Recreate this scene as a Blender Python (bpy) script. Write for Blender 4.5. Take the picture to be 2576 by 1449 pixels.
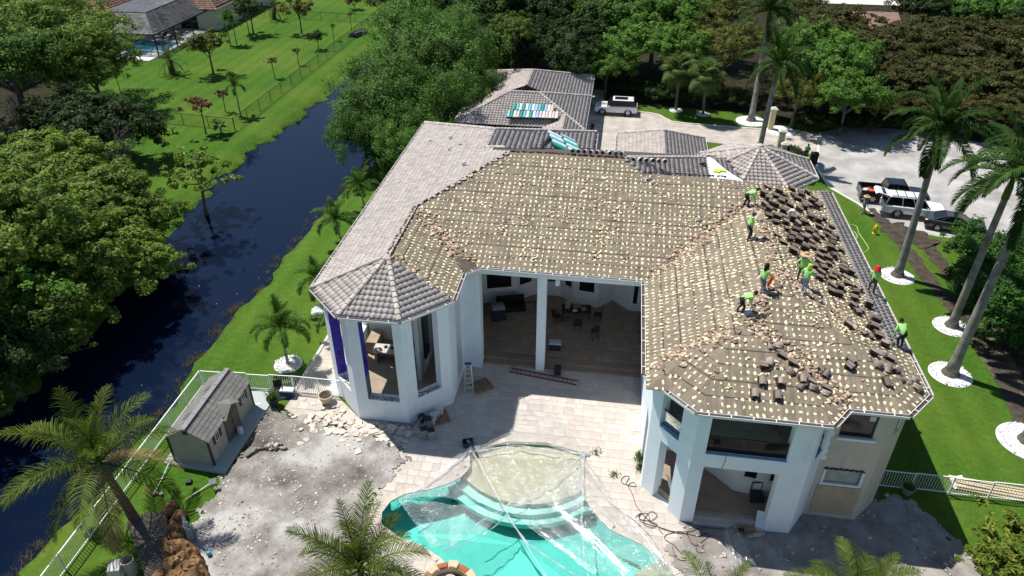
import bpy, math, random
import numpy as np
from mathutils import Vector, Matrix, Euler
R_ = math.radians
rng = random.Random(7)
nrg = np.random.default_rng(7)
S = bpy.context.scene
for o in list(bpy.data.objects): bpy.data.objects.remove(o)
col = S.collection

# ---------------------------------------------------------------- camera, world, sun, exposure
FPX, TH, YAW, CAMH, CX, CY = 1830.0, R_(33.4), R_(8.4), 30.0, 1288.0, 724.5
cd = bpy.data.cameras.new('camera'); cam = bpy.data.objects.new('camera', cd); col.objects.link(cam)
cd.sensor_width = 36.0; cd.lens = 36.0 * FPX / 2576.0; cd.clip_end = 3000; cd.clip_start = 0.5
cam.location = (0, 0, CAMH); cam.rotation_euler = (math.pi / 2 - TH, 0, YAW)
S.camera = cam
SUN = Vector((-3.4, 1.75, 7.7)).normalized()          # towards the sun
W = bpy.data.worlds.new('World'); S.world = W; W.use_nodes = True
nt = W.node_tree; nt.nodes.clear()
sky = nt.nodes.new('ShaderNodeTexSky'); sky.sky_type = 'NISHITA'; sky.sun_disc = False
sky.sun_elevation = math.asin(SUN.z); sky.sun_rotation = math.atan2(SUN.x, SUN.y)
sky.altitude = 0; sky.air_density = 1.0; sky.dust_density = 0.3; sky.ozone_density = 2.5
bg = nt.nodes.new('ShaderNodeBackground'); bg.inputs[1].default_value = 0.08
wo = nt.nodes.new('ShaderNodeOutputWorld')
nt.links.new(sky.outputs[0], bg.inputs[0]); nt.links.new(bg.outputs[0], wo.inputs[0])
sd = bpy.data.lights.new('sun', 'SUN'); sd.energy = 5.0; sd.angle = R_(0.53); sd.color = (1.0, 0.965, 0.90)
sun = bpy.data.objects.new('sun', sd); col.objects.link(sun)
sun.rotation_euler = (-SUN).to_track_quat('-Z', 'Y').to_euler(); sun.location = (-20, 20, 80)
S.view_settings.view_transform = 'Standard'; S.view_settings.look = 'None'
S.view_settings.exposure = 0.22; S.view_settings.gamma = 1.0; S.view_settings.use_curve_mapping = False
S.render.resolution_x = 1024; S.render.resolution_y = 576
S.render.engine = 'CYCLES'
S.cycles.transparent_max_bounces = 24; S.cycles.max_bounces = 8

# ---------------------------------------------------------------- survey: a point seen in the photograph, at a known height, in metres
_fw = np.array([-math.sin(YAW) * math.cos(TH), math.cos(YAW) * math.cos(TH), -math.sin(TH)])
_rt = np.array([math.cos(YAW), math.sin(YAW), 0.0]); _up = np.cross(_rt, _fw)
def at(x, y, z=0.0):
    d = _fw * FPX + _rt * (x - CX) - _up * (y - CY); t = (z - CAMH) / d[2]
    return Vector((d[0] * t, d[1] * t, z))

# ---------------------------------------------------------------- scene helpers
def tag(o, label=None, cat=None, group=None, kind=None):
    if label: o['label'] = label
    if cat: o['category'] = cat
    if group: o['group'] = group
    if kind: o['kind'] = kind
    return o
def thing(name, label, cat, loc=(0, 0, 0), rz=0, group=None):
    o = bpy.data.objects.new(name, None); col.objects.link(o); o.empty_display_size = 0.2
    o.location = loc; o.rotation_euler = (0, 0, rz)
    return tag(o, label, cat, group)
def link(name, me, parent=None, mat=None, loc=None, rot=None, scale=None):
    o = bpy.data.objects.new(name, me); col.objects.link(o)
    if mat is not None and len(me.materials) == 0: me.materials.append(mat)
    if parent is not None: o.parent = parent
    if loc is not None: o.location = loc
    if rot is not None: o.rotation_euler = rot
    if scale is not None: o.scale = scale
    return o
def npmesh(name, V, F, uv=None):
    """V (n,3) float array, F (m,k) int array with one k, fast build"""
    V = np.asarray(V, np.float32); F = np.asarray(F, np.int32)
    me = bpy.data.meshes.new(name); m, k = F.shape
    me.vertices.add(len(V)); me.vertices.foreach_set('co', V.ravel())
    me.loops.add(m * k); me.loops.foreach_set('vertex_index', F.ravel())
    me.polygons.add(m); me.polygons.foreach_set('loop_start', np.arange(0, m * k, k, dtype=np.int32))
    if uv is not None:
        l = me.uv_layers.new(name='UVMap'); l.data.foreach_set('uv', np.asarray(uv, np.float32).ravel())
    me.update(); return me
def smooth(me, on=True):
    me.polygons.foreach_set('use_smooth', np.full(len(me.polygons), on)); return me

class MB:
    """collects shapes into one mesh"""
    def __init__(s): s.v = []; s.f = []; s.m = []; s.mi = 0
    def add(s, vs, fs):
        b = len(s.v); s.v.extend([tuple(p) for p in vs]); s.f.extend([tuple(i + b for i in f) for f in fs]); s.m.extend([s.mi] * len(fs)); return s
    def box(s, c, d, rz=0, rx=0, ry=0, tap=1.0):
        M = Euler((rx, ry, rz)).to_matrix(); c = Vector(c); vs = []
        for z in (-.5, .5):
            k = tap if z > 0 else 1
            for x, y in ((-.5, -.5), (.5, -.5), (.5, .5), (-.5, .5)): vs.append(c + M @ Vector((x * d[0] * k, y * d[1] * k, z * d[2])))
        return s.add(vs, [(3, 2, 1, 0), (4, 5, 6, 7), (0, 1, 5, 4), (1, 2, 6, 5), (2, 3, 7, 6), (3, 0, 4, 7)])
    def span(s, x0, y0, z0, x1, y1, z1): return s.box(((x0 + x1) / 2, (y0 + y1) / 2, (z0 + z1) / 2), (abs(x1 - x0), abs(y1 - y0), abs(z1 - z0)))
    def bar(s, a, b, w, h=None, up=(0, 0, 1)):
        a, b = Vector(a), Vector(b); h = h or w; d = (b - a); L = d.length
        if L < 1e-6: return s
        d /= L; u = Vector(up)
        if abs(d.dot(u)) > .98: u = Vector((0, 1, 0))
        r = d.cross(u).normalized(); u = r.cross(d); vs = []
        for e in (a, b):
            for p, q in ((-.5, -.5), (.5, -.5), (.5, .5), (-.5, .5)): vs.append(e + r * p * w + u * q * h)
        return s.add(vs, [(3, 2, 1, 0), (4, 5, 6, 7), (0, 1, 5, 4), (1, 2, 6, 5), (2, 3, 7, 6), (3, 0, 4, 7)])
    def prism(s, poly, z0, z1):
        n = len(poly); a = sum(poly[i][0] * poly[(i + 1) % n][1] - poly[(i + 1) % n][0] * poly[i][1] for i in range(n))
        if a < 0: poly = poly[::-1]
        vs = [(p[0], p[1], z0) for p in poly] + [(p[0], p[1], z1) for p in poly]
        return s.add(vs, [tuple(range(n))[::-1], tuple(range(n, 2 * n))] + [(i, (i + 1) % n, n + (i + 1) % n, n + i) for i in range(n)])
    def tube(s, pts, r, n=6, cap=True):
        pts = [Vector(p) for p in pts]; m = len(pts); rr = r if isinstance(r, (list, tuple)) else [r] * m
        vs = []; pr = None
        for i, p in enumerate(pts):
            d = (pts[min(i + 1, m - 1)] - pts[max(i - 1, 0)]).normalized()
            if pr is None: pr = d.orthogonal().normalized()
            pr = (pr - d * pr.dot(d)).normalized(); q = d.cross(pr)
            for k in range(n):
                t = 2 * math.pi * k / n; vs.append(p + (pr * math.cos(t) + q * math.sin(t)) * rr[i])
        fs = [(i * n + k, i * n + (k + 1) % n, (i + 1) * n + (k + 1) % n, (i + 1) * n + k) for i in range(m - 1) for k in range(n)]
        if cap: fs += [tuple(range(n))[::-1], tuple(range((m - 1) * n, m * n))]
        return s.add(vs, fs)
    def lathe(s, c, prof, n=14, cap0=True, cap1=True):
        """prof: list of (radius, z)"""
        vs = [(c[0] + r * math.cos(2 * math.pi * k / n), c[1] + r * math.sin(2 * math.pi * k / n), c[2] + z) for r, z in prof for k in range(n)]
        m = len(prof); fs = [(i * n + k, i * n + (k + 1) % n, (i + 1) * n + (k + 1) % n, (i + 1) * n + k) for i in range(m - 1) for k in range(n)]
        if cap0: fs.append(tuple(range(n))[::-1])
        if cap1: fs.append(tuple(range((m - 1) * n, m * n)))
        return s.add(vs, fs)
    def ball(s, c, r, n=10, m=6, jit=0, rg=None):
        sx, sy, sz = (r, r, r) if not isinstance(r, (tuple, list)) else r
        vs = [(c[0], c[1], c[2] - sz)]
        for i in range(1, m):
            a = -math.pi / 2 + math.pi * i / m
            for k in range(n):
                j = 1 + (rg.uniform(-jit, jit) if jit else 0)
                vs.append((c[0] + sx * j * math.cos(a) * math.cos(2 * math.pi * k / n), c[1] + sy * j * math.cos(a) * math.sin(2 * math.pi * k / n), c[2] + sz * j * math.sin(a)))
        vs.append((c[0], c[1], c[2] + sz)); L = len(vs) - 1
        fs = [(0, 1 + (k + 1) % n, 1 + k) for k in range(n)]
        fs += [(1 + i * n + k, 1 + i * n + (k + 1) % n, 1 + (i + 1) * n + (k + 1) % n, 1 + (i + 1) * n + k) for i in range(m - 2) for k in range(n)]
        fs += [(1 + (m - 2) * n + k, 1 + (m - 2) * n + (k + 1) % n, L) for k in range(n)]
        return s.add(vs, fs)
    def weld(s):
        key = {}; mp = []; nv = []
        used = set(i for f in s.f for i in f)
        for i, v in enumerate(s.v):
            if i not in used: mp.append(-1); continue
            k = (round(v[0], 4), round(v[1], 4), round(v[2], 4))
            if k not in key: key[k] = len(nv); nv.append(v)
            mp.append(key[k])
        s.v = nv; s.f = [tuple(mp[i] for i in f) for f in s.f]; return s
    def mesh(s, name, sm=False):
        me = bpy.data.meshes.new(name); me.from_pydata(s.v, [], s.f); me.update()
        if sm: smooth(me)
        return me
    def build(s, name, mat, parent=None, loc=None, rz=None, sm=False):
        me = s.mesh(name, sm)
        for m in (mat if isinstance(mat, (list, tuple)) else [mat]): me.materials.append(m)
        if any(s.m): me.polygons.foreach_set('material_index', np.array(s.m, np.int32))
        return link(name, me, parent, None, loc, (0, 0, rz) if rz is not None else None)
def bx(parent, name, mat, *spans, sm=False):
    m = MB()
    for q in spans: m.span(*q)
    return m.build(name, mat, parent)

# ---------------------------------------------------------------- materials
MATS = {}
def nodes(m):
    m.use_nodes = True; t = m.node_tree; b = t.nodes['Principled BSDF']; return t, b
def mat(name, c, rough=0.8, var=0.15, scale=3.0, bump=0.0, bscale=None, spec=0.3, metal=0.0, c2=None, rnd=0.0, coord='Object', detail=6, trans=0.0):
    """principled with two scales of noise in colour, optional fine relief and per-piece variation"""
    if name in MATS: return MATS[name]
    m = bpy.data.materials.new(name); t, b = nodes(m); N = t.nodes.new; L = t.links.new
    b.inputs['Roughness'].default_value = rough; b.inputs['Specular IOR Level'].default_value = spec; b.inputs['Metallic'].default_value = metal
    tc = N('ShaderNodeTexCoord')
    n1 = N('ShaderNodeTexNoise'); n1.inputs['Scale'].default_value = scale; n1.inputs['Detail'].default_value = detail; n1.inputs['Roughness'].default_value = 0.65
    L(tc.outputs[coord], n1.inputs['Vector'])
    rp = N('ShaderNodeValToRGB'); e = rp.color_ramp.elements
    d = c2 if c2 else tuple(x * (1 - var) for x in c); l = tuple(min(1, x * (1 + var * .8)) for x in c)
    e[0].position = 0.32; e[0].color = (*d, 1); e[1].position = 0.68; e[1].color = (*l, 1)
    L(n1.outputs['Fac'], rp.inputs[0]); out = rp.outputs[0]
    if rnd > 0:
        g = N('ShaderNodeNewGeometry'); oi = N('ShaderNodeObjectInfo'); ad = N('ShaderNodeMath'); ad.operation = 'ADD'; fr = N('ShaderNodeMath'); fr.operation = 'FRACT'
        L(g.outputs['Random Per Island'], ad.inputs[0]); L(oi.outputs['Random'], ad.inputs[1]); L(ad.outputs[0], fr.inputs[0])
        mr = N('ShaderNodeMapRange'); mr.inputs['To Min'].default_value = 1 - rnd; mr.inputs['To Max'].default_value = 1 + rnd; L(fr.outputs[0], mr.inputs[0])
        hs = N('ShaderNodeHueSaturation'); L(mr.outputs[0], hs.inputs['Value']); L(out, hs.inputs['Color']); out = hs.outputs[0]
    L(out, b.inputs['Base Color'])
    if bump > 0:
        n2 = N('ShaderNodeTexNoise'); n2.inputs['Scale'].default_value = bscale or scale * 6; n2.inputs['Detail'].default_value = 4; L(tc.outputs[coord], n2.inputs['Vector'])
        bp = N('ShaderNodeBump'); bp.inputs['Strength'].default_value = min(1, bump); bp.inputs['Distance'].default_value = 0.05; L(n2.outputs['Fac'], bp.inputs['Height']); L(bp.outputs[0], b.inputs['Normal'])
    if trans > 0:
        tr = N('ShaderNodeBsdfTranslucent'); L(out, tr.inputs[0]); mx = N('ShaderNodeMixShader'); mx.inputs[0].default_value = trans
        L(b.outputs[0], mx.inputs[1]); L(tr.outputs[0], mx.inputs[2]); L(mx.outputs[0], t.nodes['Material Output'].inputs[0])
    MATS[name] = m; return m
def film(name, c, alpha, rough=0.15, glossmix=0.5, wrinkle=0):
    """thin see-through sheet: part clear, part diffuse and glossy"""
    m = bpy.data.materials.new(name); m.use_nodes = True; t = m.node_tree; t.nodes.clear(); N = t.nodes.new; L = t.links.new
    o = N('ShaderNodeOutputMaterial'); tr = N('ShaderNodeBsdfTransparent'); df = N('ShaderNodeBsdfDiffuse'); df.inputs[0].default_value = (*c, 1)
    gl = N('ShaderNodeBsdfGlossy'); gl.inputs['Roughness'].default_value = rough; gl.inputs[0].default_value = (.9, .9, .9, 1)
    a = N('ShaderNodeMixShader'); a.inputs[0].default_value = glossmix; L(df.outputs[0], a.inputs[1]); L(gl.outputs[0], a.inputs[2])
    fr = N('ShaderNodeTexNoise'); fr.inputs['Scale'].default_value = 1.2; fr.inputs['Detail'].default_value = 5
    tc = N('ShaderNodeTexCoord'); L(tc.outputs['Object'], fr.inputs['Vector'])
    mr = N('ShaderNodeMapRange'); mr.inputs['From Min'].default_value = .3; mr.inputs['From Max'].default_value = .7; mr.inputs['To Min'].default_value = alpha * .5; mr.inputs['To Max'].default_value = alpha * 1.6; L(fr.outputs['Fac'], mr.inputs[0])
    b = N('ShaderNodeMixShader'); L(mr.outputs[0], b.inputs[0]); L(tr.outputs[0], b.inputs[1]); L(a.outputs[0], b.inputs[2])
    if wrinkle:
        nb = N('ShaderNodeTexNoise'); nb.inputs['Scale'].default_value = 3.5; nb.inputs['Detail'].default_value = 5; nb.inputs['Distortion'].default_value = 1.5; L(tc.outputs['Object'], nb.inputs['Vector'])
        bu = N('ShaderNodeBump'); bu.inputs['Strength'].default_value = 1; bu.inputs['Distance'].default_value = .12; L(nb.outputs['Fac'], bu.inputs['Height']); g2 = N('ShaderNodeBsdfGlossy'); g2.inputs['Roughness'].default_value = .16; L(bu.outputs[0], g2.inputs['Normal'])
        c2_ = N('ShaderNodeMixShader'); c2_.inputs[0].default_value = wrinkle; L(b.outputs[0], c2_.inputs[1]); L(g2.outputs[0], c2_.inputs[2]); L(c2_.outputs[0], o.inputs[0])
    else: L(b.outputs[0], o.inputs[0])
    return m

M_white = mat('white_stucco', (.82, .895, .96), .85, .04, .35, .25, 40, .2)
def streaks(m, amt=.22):
    """faint rain runs and smudges on a painted wall"""
    t = m.node_tree; N = t.nodes.new; L = t.links.new; b = t.nodes['Principled BSDF']; src = b.inputs['Base Color'].links[0].from_socket; tc = N('ShaderNodeTexCoord')
    mp = N('ShaderNodeMapping'); mp.inputs['Scale'].default_value = (2.2, 2.2, .12); L(tc.outputs['Object'], mp.inputs[0]); n = N('ShaderNodeTexNoise'); n.inputs['Scale'].default_value = 1.6; n.inputs['Detail'].default_value = 7; n.inputs['Roughness'].default_value = .7; L(mp.outputs[0], n.inputs['Vector'])
    n2 = N('ShaderNodeTexNoise'); n2.inputs['Scale'].default_value = .9; n2.inputs['Detail'].default_value = 6; L(tc.outputs['Object'], n2.inputs['Vector']); mu = N('ShaderNodeMath'); mu.operation = 'MULTIPLY'; L(n.outputs['Fac'], mu.inputs[0]); L(n2.outputs['Fac'], mu.inputs[1])
    r = N('ShaderNodeMapRange'); r.inputs['From Min'].default_value = .24; r.inputs['From Max'].default_value = .42; r.inputs['To Max'].default_value = amt; L(mu.outputs[0], r.inputs[0]); x = N('ShaderNodeMix'); x.data_type = 'RGBA'; L(r.outputs[0], x.inputs[0]); L(src, x.inputs[6]); x.inputs[7].default_value = (.30, .28, .25, 1); L(x.outputs[2], b.inputs['Base Color'])
streaks(M_white, .13)
M_beige = mat('beige_stucco', (.60, .545, .455), .9, .14, .9, .4, 30, .2)
streaks(M_beige, .4)
M_trim = mat('white_trim', (.78, .77, .75), .5, .06, 2, 0, None, .4)
M_tile = mat('roof_tile', (.455, .405, .375), .82, .18, 5.0, .25, 30, .25, rnd=.15)
M_tileold = mat('loose_roof_tile', (.29, .235, .20), .85, .3, 4.0, .3, 30, .2, rnd=.3)
M_tileshade = mat('shaded_tile_brown', (.085, .055, .04), .9, .3, 6, .2, 30, .15, rnd=.3)  # dark underside brown, with the shade of tile sides and gaps painted in
M_cap = mat('ridge_cap_tile', (.50, .44, .40), .85, .2, 2, .2, 25, .2, rnd=.15)
M_rubble = mat('tile_rubble', (.40, .29, .22), .9, .3, 6, .2, 20, .15, rnd=.45)
M_foam = mat('foam_adhesive', (.86, .77, .50), .9, .10, 5, .3, 60, .1, rnd=.16)
M_dark = mat('dark_metal', (.03, .03, .033), .5, .2, 4)
M_black = mat('black_plastic', (.015, .015, .017), .45, .2, 4)
M_glassdark = mat('dark_window_glass', (.012, .014, .016), .06, .1, 1, 0, None, .6)
M_alu = mat('aluminium', (.62, .63, .64), .35, .08, 3, 0, None, .5, .8)
M_wood = mat('weathered_wood', (.33, .22, .12), .8, .3, 8, .2, 30)
M_woodpale = mat('pale_timber', (.62, .50, .33), .8, .2, 6, .2, 30)
M_ply = mat('plywood', (.30, .20, .10), .8, .3, 4, .1, 20)
M_gravel = mat('white_gravel', (.80, .80, .80), .9, .25, 14, .9, 26, .2, rnd=.15)
M_concrete = mat('concrete', (.42, .40, .37), .9, .2, 2, .3, 30)
# ================================================================ GROUND, WATER, PAVING
def lawn_mat():
    m = bpy.data.materials.new('lawn_grass'); t, b = nodes(m); N = t.nodes.new; L = t.links.new
    tc = N('ShaderNodeTexCoord'); b.inputs['Roughness'].default_value = .95; b.inputs['Specular IOR Level'].default_value = .1
    def noise(s, d=5):
        n = N('ShaderNodeTexNoise'); n.inputs['Scale'].default_value = s; n.inputs['Detail'].default_value = d; n.inputs['Roughness'].default_value = .6; L(tc.outputs['Object'], n.inputs['Vector']); return n.outputs['Fac']
    def ramp(f, a, ca, bb, cb):
        r = N('ShaderNodeValToRGB'); e = r.color_ramp.elements; e[0].position = a; e[0].color = (*ca, 1); e[1].position = bb; e[1].color = (*cb, 1); L(f, r.inputs[0]); return r.outputs[0]
    def mix(f, a, c):
        x = N('ShaderNodeMix'); x.data_type = 'RGBA'; L(f, x.inputs[0]); L(a, x.inputs[6]); L(c, x.inputs[7]); return x.outputs[2]
    fine = ramp(noise(3.2, 8), .3, (.033, .088, .007), .7, (.07, .16, .018))
    yel = ramp(noise(2.2, 8), .3, (.072, .125, .012), .7, (.115, .18, .028))
    big = noise(.085, 4); mr = N('ShaderNodeMapRange'); mr.inputs['From Min'].default_value = .40; mr.inputs['From Max'].default_value = .68; L(big, mr.inputs[0])
    base = mix(mr.outputs[0], fine, yel)
    dirt = ramp(noise(1.5, 6), .3, (.10, .075, .045), .7, (.18, .14, .09))
    pa = noise(.33, 6); mr2 = N('ShaderNodeMapRange'); mr2.inputs['From Min'].default_value = .66; mr2.inputs['From Max'].default_value = .80; mr2.inputs['To Max'].default_value = .8; L(pa, mr2.inputs[0])
    wv = N('ShaderNodeTexWave'); wv.bands_direction = 'X'; wv.inputs['Scale'].default_value = .16; wv.inputs['Distortion'].default_value = 1.2; wv.inputs['Detail'].default_value = 2; L(tc.outputs['Object'], wv.inputs['Vector'])
    wr = N('ShaderNodeMapRange'); wr.inputs['To Min'].default_value = .93; wr.inputs['To Max'].default_value = 1.07; L(wv.outputs['Fac'], wr.inputs[0]); hv = N('ShaderNodeHueSaturation'); L(wr.outputs[0], hv.inputs['Value']); L(mix(mr2.outputs[0], base, dirt), hv.inputs['Color'])
    L(hv.outputs[0], b.inputs['Base Color'])
    bp = N('ShaderNodeBump'); bp.inputs['Strength'].default_value = .8; bp.inputs['Distance'].default_value = .12; L(noise(7, 6), bp.inputs['Height']); L(bp.outputs[0], b.inputs['Normal'])
    return m
M_lawn = lawn_mat()
cyL = [-40, 18, 27, 38, 47, 51, 54, 58, 62, 70, 75, 80, 85, 95, 105, 118, 130]
cxL = [-35.5, -35.5, -35.2, -35.2, -37.0, -37.4, -37.2, -38, -38, -38, -36.8, -36.9, -36.5, -36.5, -36.2, -34, -30]
cyR = [-40, 18, 25, 30, 35, 38, 44, 50, 54, 58, 62, 64, 67, 75, 90, 105, 118, 130]
cxR = [-26.4, -26.4, -25.8, -25.6, -26.2, -26.2, -25.6, -25.8, -25.45, -25.3, -25.1, -24.4, -23.6, -23.4, -24, -25, -28, -30]
POOL = [(-6.57, 28.3), (-6.37, 27.0), (-6.7, 26.3), (-7.26, 25.8), (-8.2, 25.25), (-9.33, 24.81), (-9.96, 24.19), (-10.2, 23.4), (-10.0, 22.7), (-9.0, 22.1), (-7.74, 21.75), (-6.6, 21.2),
        (-5.6, 20.2), (-4.6, 18.4), (-3.6, 16.4), (0, 15.2), (3.2, 16.5), (4.7, 19), (4.7, 21.3), (4.48, 21.9), (3.86, 22.73), (2.91, 23.44), (1.45, 24.05), (.72, 24.81), (.2, 25.6), (-.03, 26.32), (-.2, 27.6), (-.44, 29.1), (-2.4, 29.55), (-4.6, 29.3)]
def inpoly(px, py, poly):
    px = np.asarray(px, float); py = np.asarray(py, float); r = np.zeros(px.shape, bool); n = len(poly)
    for i in range(n):
        x1, y1 = poly[i]; x2, y2 = poly[(i + 1) % n]
        if y1 == y2: continue
        c = ((y1 > py) != (y2 > py)) & (px < (x2 - x1) * (py - y1) / (y2 - y1) + x1); r ^= c
    return r
def ground_z(x, y):
    x = np.asarray(x, float); y = np.asarray(y, float)
    wob = .45 * np.sin(y * .9) + .3 * np.sin(y * 2.3 + 1) + .2 * np.sin(y * 5.1)
    l = np.interp(y, cyL, cxL) + wob; r = np.interp(y, cyR, cxR) + .4 * wob
    d = np.maximum(l - x, x - r)                      # >0 outside the canal
    z = np.where(d > 2.2, 0, np.where(d > 0, -.62 * (1 - np.clip(d, 0, 2.2) / 2.2) ** 1.5, -.62 - np.clip(-d, 0, 2.5) * .5))
    near = (d > 2.2)
    z = z + np.where(near, .05 * np.sin(x * .31 + 1) * np.sin(y * .23), 0) * np.clip((d - 2.2) / 4, 0, 1) * (x < -26)
    return z
xs = np.concatenate([np.array([-1500, -800, -400, -200, -130, -95, -80]), np.arange(-70, -44, 2.0), np.arange(-44, -20, .55), np.arange(-20, 30, 2.5), np.array([35, 45, 60, 80, 110, 150, 220, 400, 800, 1500])])
ys = np.concatenate([np.array([-300, -100, -40, -10, 5]), np.arange(10, 120, .8), np.arange(120, 150, 3), np.array([160, 180, 220, 300, 450, 700, 1100, 1800, 2600])])
xs = np.unique(np.concatenate([xs, [-10.5, 5.0]])); ys = np.unique(np.concatenate([ys, [14.8, 29.8]]))
XX, YY = np.meshgrid(xs, ys); ZZ = ground_z(XX, YY)
nx = len(xs); ny = len(ys)
idx = np.arange(nx * ny).reshape(ny, nx)
cx_ = (XX[:-1, :-1] + XX[1:, 1:]) / 2; cy_ = (YY[:-1, :-1] + YY[1:, 1:]) / 2
keep = ~((cx_ > -10.5) & (cx_ < 5.0) & (cy_ > 14.8) & (cy_ < 29.8))          # the pool pit is left open
F = np.stack([idx[:-1, :-1], idx[:-1, 1:], idx[1:, 1:], idx[1:, :-1]], -1)[keep]
me = npmesh('lawn', np.stack([XX, YY, ZZ], -1).reshape(-1, 3), F.reshape(-1, 4)); smooth(me)
tag(link('lawn', me, None, M_lawn), kind='structure')

def water_mat(name, c, rough, bscale, bstr, dist=.05):
    m = bpy.data.materials.new(name); t, b = nodes(m); N = t.nodes.new; L = t.links.new
    b.inputs['Base Color'].default_value = (*c, 1); b.inputs['Roughness'].default_value = rough; b.inputs['IOR'].default_value = 1.33; b.inputs['Specular IOR Level'].default_value = .5
    tc = N('ShaderNodeTexCoord'); n = N('ShaderNodeTexNoise'); n.inputs['Scale'].default_value = bscale; n.inputs['Detail'].default_value = 3; L(tc.outputs['Object'], n.inputs['Vector'])
    bp = N('ShaderNodeBump'); bp.inputs['Strength'].default_value = bstr; bp.inputs['Distance'].default_value = dist; L(n.outputs['Fac'], bp.inputs['Height']); L(bp.outputs[0], b.inputs['Normal'])
    return m
M_canal = water_mat('canal_water', (.004, .009, .026), .03, 2.6, .10)
m = MB(); m.add([(-44, -30, -.6), (-18, -30, -.6), (-18, 126, -.6), (-44, 126, -.6)], [(0, 1, 2, 3)])
tag(m.build('canal_water', M_canal), kind='structure')
# floating specks on the canal, and the ragged weeds along its edge
m = MB()
for i in range(60):
    y = rng.uniform(22, 78); x = rng.uniform(-36.5, -26); s = rng.uniform(.015, .04); a = rng.uniform(0, 6)
    m.add([(x + s * math.cos(a + k * 1.57), y + s * math.sin(a + k * 1.57), -.592) for k in range(4)], [(0, 1, 2, 3)])
tag(m.build('floating_leaves', mat('pale_flotsam', (.45, .45, .42), .8, .2)), 'pale specks of leaf drifting on the dark canal', 'leaves', kind='stuff')
def tufts(name, pts, mm, h, w, n, spread, rg=nrg):
    """many narrow blades round a list of points, one mesh"""
    P = np.repeat(np.asarray(pts, float), n, 0); k = len(P)
    P[:, :2] += rg.normal(0, spread, (k, 2)); a = rg.uniform(0, 2 * np.pi, k); hh = h * rg.uniform(.5, 1.2, k)
    lean = rg.normal(0, .35, (k, 2)) * hh[:, None]; d = np.stack([np.cos(a), np.sin(a), 0 * a], -1) * (w * rg.uniform(.6, 1.4, k))[:, None]
    T = P + np.concatenate([lean, hh[:, None]], 1)
    V = np.stack([P - d, P + d, T + d * .3, T - d * .3], 1).reshape(-1, 3)
    return npmesh(name, V, np.arange(4 * k).reshape(-1, 4))
wp = []
for i in range(300):
    y = rng.uniform(14, 66); wob = .45 * math.sin(y * .9) + .3 * math.sin(y * 2.3 + 1) + .2 * math.sin(y * 5.1)
    dens = .5 + .5 * math.sin(y * 1.7) * math.sin(y * .53 + 2)
    if rng.random() > .35 + .65 * dens: continue
    x = np.interp(y, cyR, cxR) + .4 * wob + rng.uniform(-.55, .3); wp.append((x, y, -.62))
tag(link('bank_weeds', tufts('bank_weeds', wp, None, .26, .016, 22, .16), None, mat('dry_weed', (.26, .22, .13), .9, .35, 5, rnd=.4, trans=.2)), 'dry brown weeds growing along the near edge of the canal', 'weeds', kind='stuff')
wp = []
for i in range(170):
    y = rng.uniform(44, 88); wob = .45 * math.sin(y * .9) + .3 * math.sin(y * 2.3 + 1) + .2 * math.sin(y * 5.1)
    x = np.interp(y, cyL, cxL) + wob + rng.uniform(-.6, .15); wp.append((x, y, -.6))
tag(link('reeds', tufts('reeds', wp, None, .24, .018, 16, .2), None, mat('reed_green', (.10, .12, .035), .9, .35, 5, rnd=.4, trans=.2)), 'olive reeds fringing the far bank of the canal below the neighbouring lawn', 'reeds', kind='stuff')

def sheet(name, poly, z, mm, kind='structure', sub=None, jit=0.0, seed=1):
    """flat polygon, or a grid clipped to it with gentle unevenness"""
    if sub is None:
        n = len(poly); a = sum(poly[i][0] * poly[(i + 1) % n][1] - poly[(i + 1) % n][0] * poly[i][1] for i in range(n))
        if a < 0: poly = poly[::-1]
        m = MB(); m.add([(p[0], p[1], z) for p in poly], [tuple(range(n))]); o = m.build(name, mm)
    else:
        P = np.array(poly); x0, y0 = P.min(0); x1, y1 = P.max(0)
        gx = np.arange(x0, x1 + sub, sub); gy = np.arange(y0, y1 + sub, sub); A, B = np.meshgrid(gx, gy)
        Zz = np.zeros_like(A); rg = np.random.default_rng(seed)
        for k in range(14):
            f = rg.uniform(.4, 5.5); t = rg.uniform(0, 6.28); Zz += jit / (1 + .35 * f) * np.sin(f * (A * math.cos(t) + B * math.sin(t)) + rg.uniform(0, 6.28))
        Zz = z + Zz + rg.normal(0, jit * .16, A.shape)
        I = np.arange(A.size).reshape(A.shape); Q = np.stack([I[:-1, :-1], I[:-1, 1:], I[1:, 1:], I[1:, :-1]], -1)
        ax_, by_ = (A[:-1, :-1] + A[1:, 1:]) / 2, (B[:-1, :-1] + B[1:, 1:]) / 2
        rag = lambda f, g: .22 * np.sin(f * 2.1 + g) + .16 * np.sin(f * 5.3 - g * 3.7) + .12 * np.sin(f * 11.1 + g * 9.3) + rg.normal(0, .05, f.shape)
        ins = inpoly(ax_ + rag(by_, ax_), by_ + rag(ax_, by_ * .7), poly)
        o = link(name, smooth(npmesh(name, np.stack([A, B, Zz], -1).reshape(-1, 3), Q[ins].reshape(-1, 4))), None, mm)
    return tag(o, kind=kind)

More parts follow.
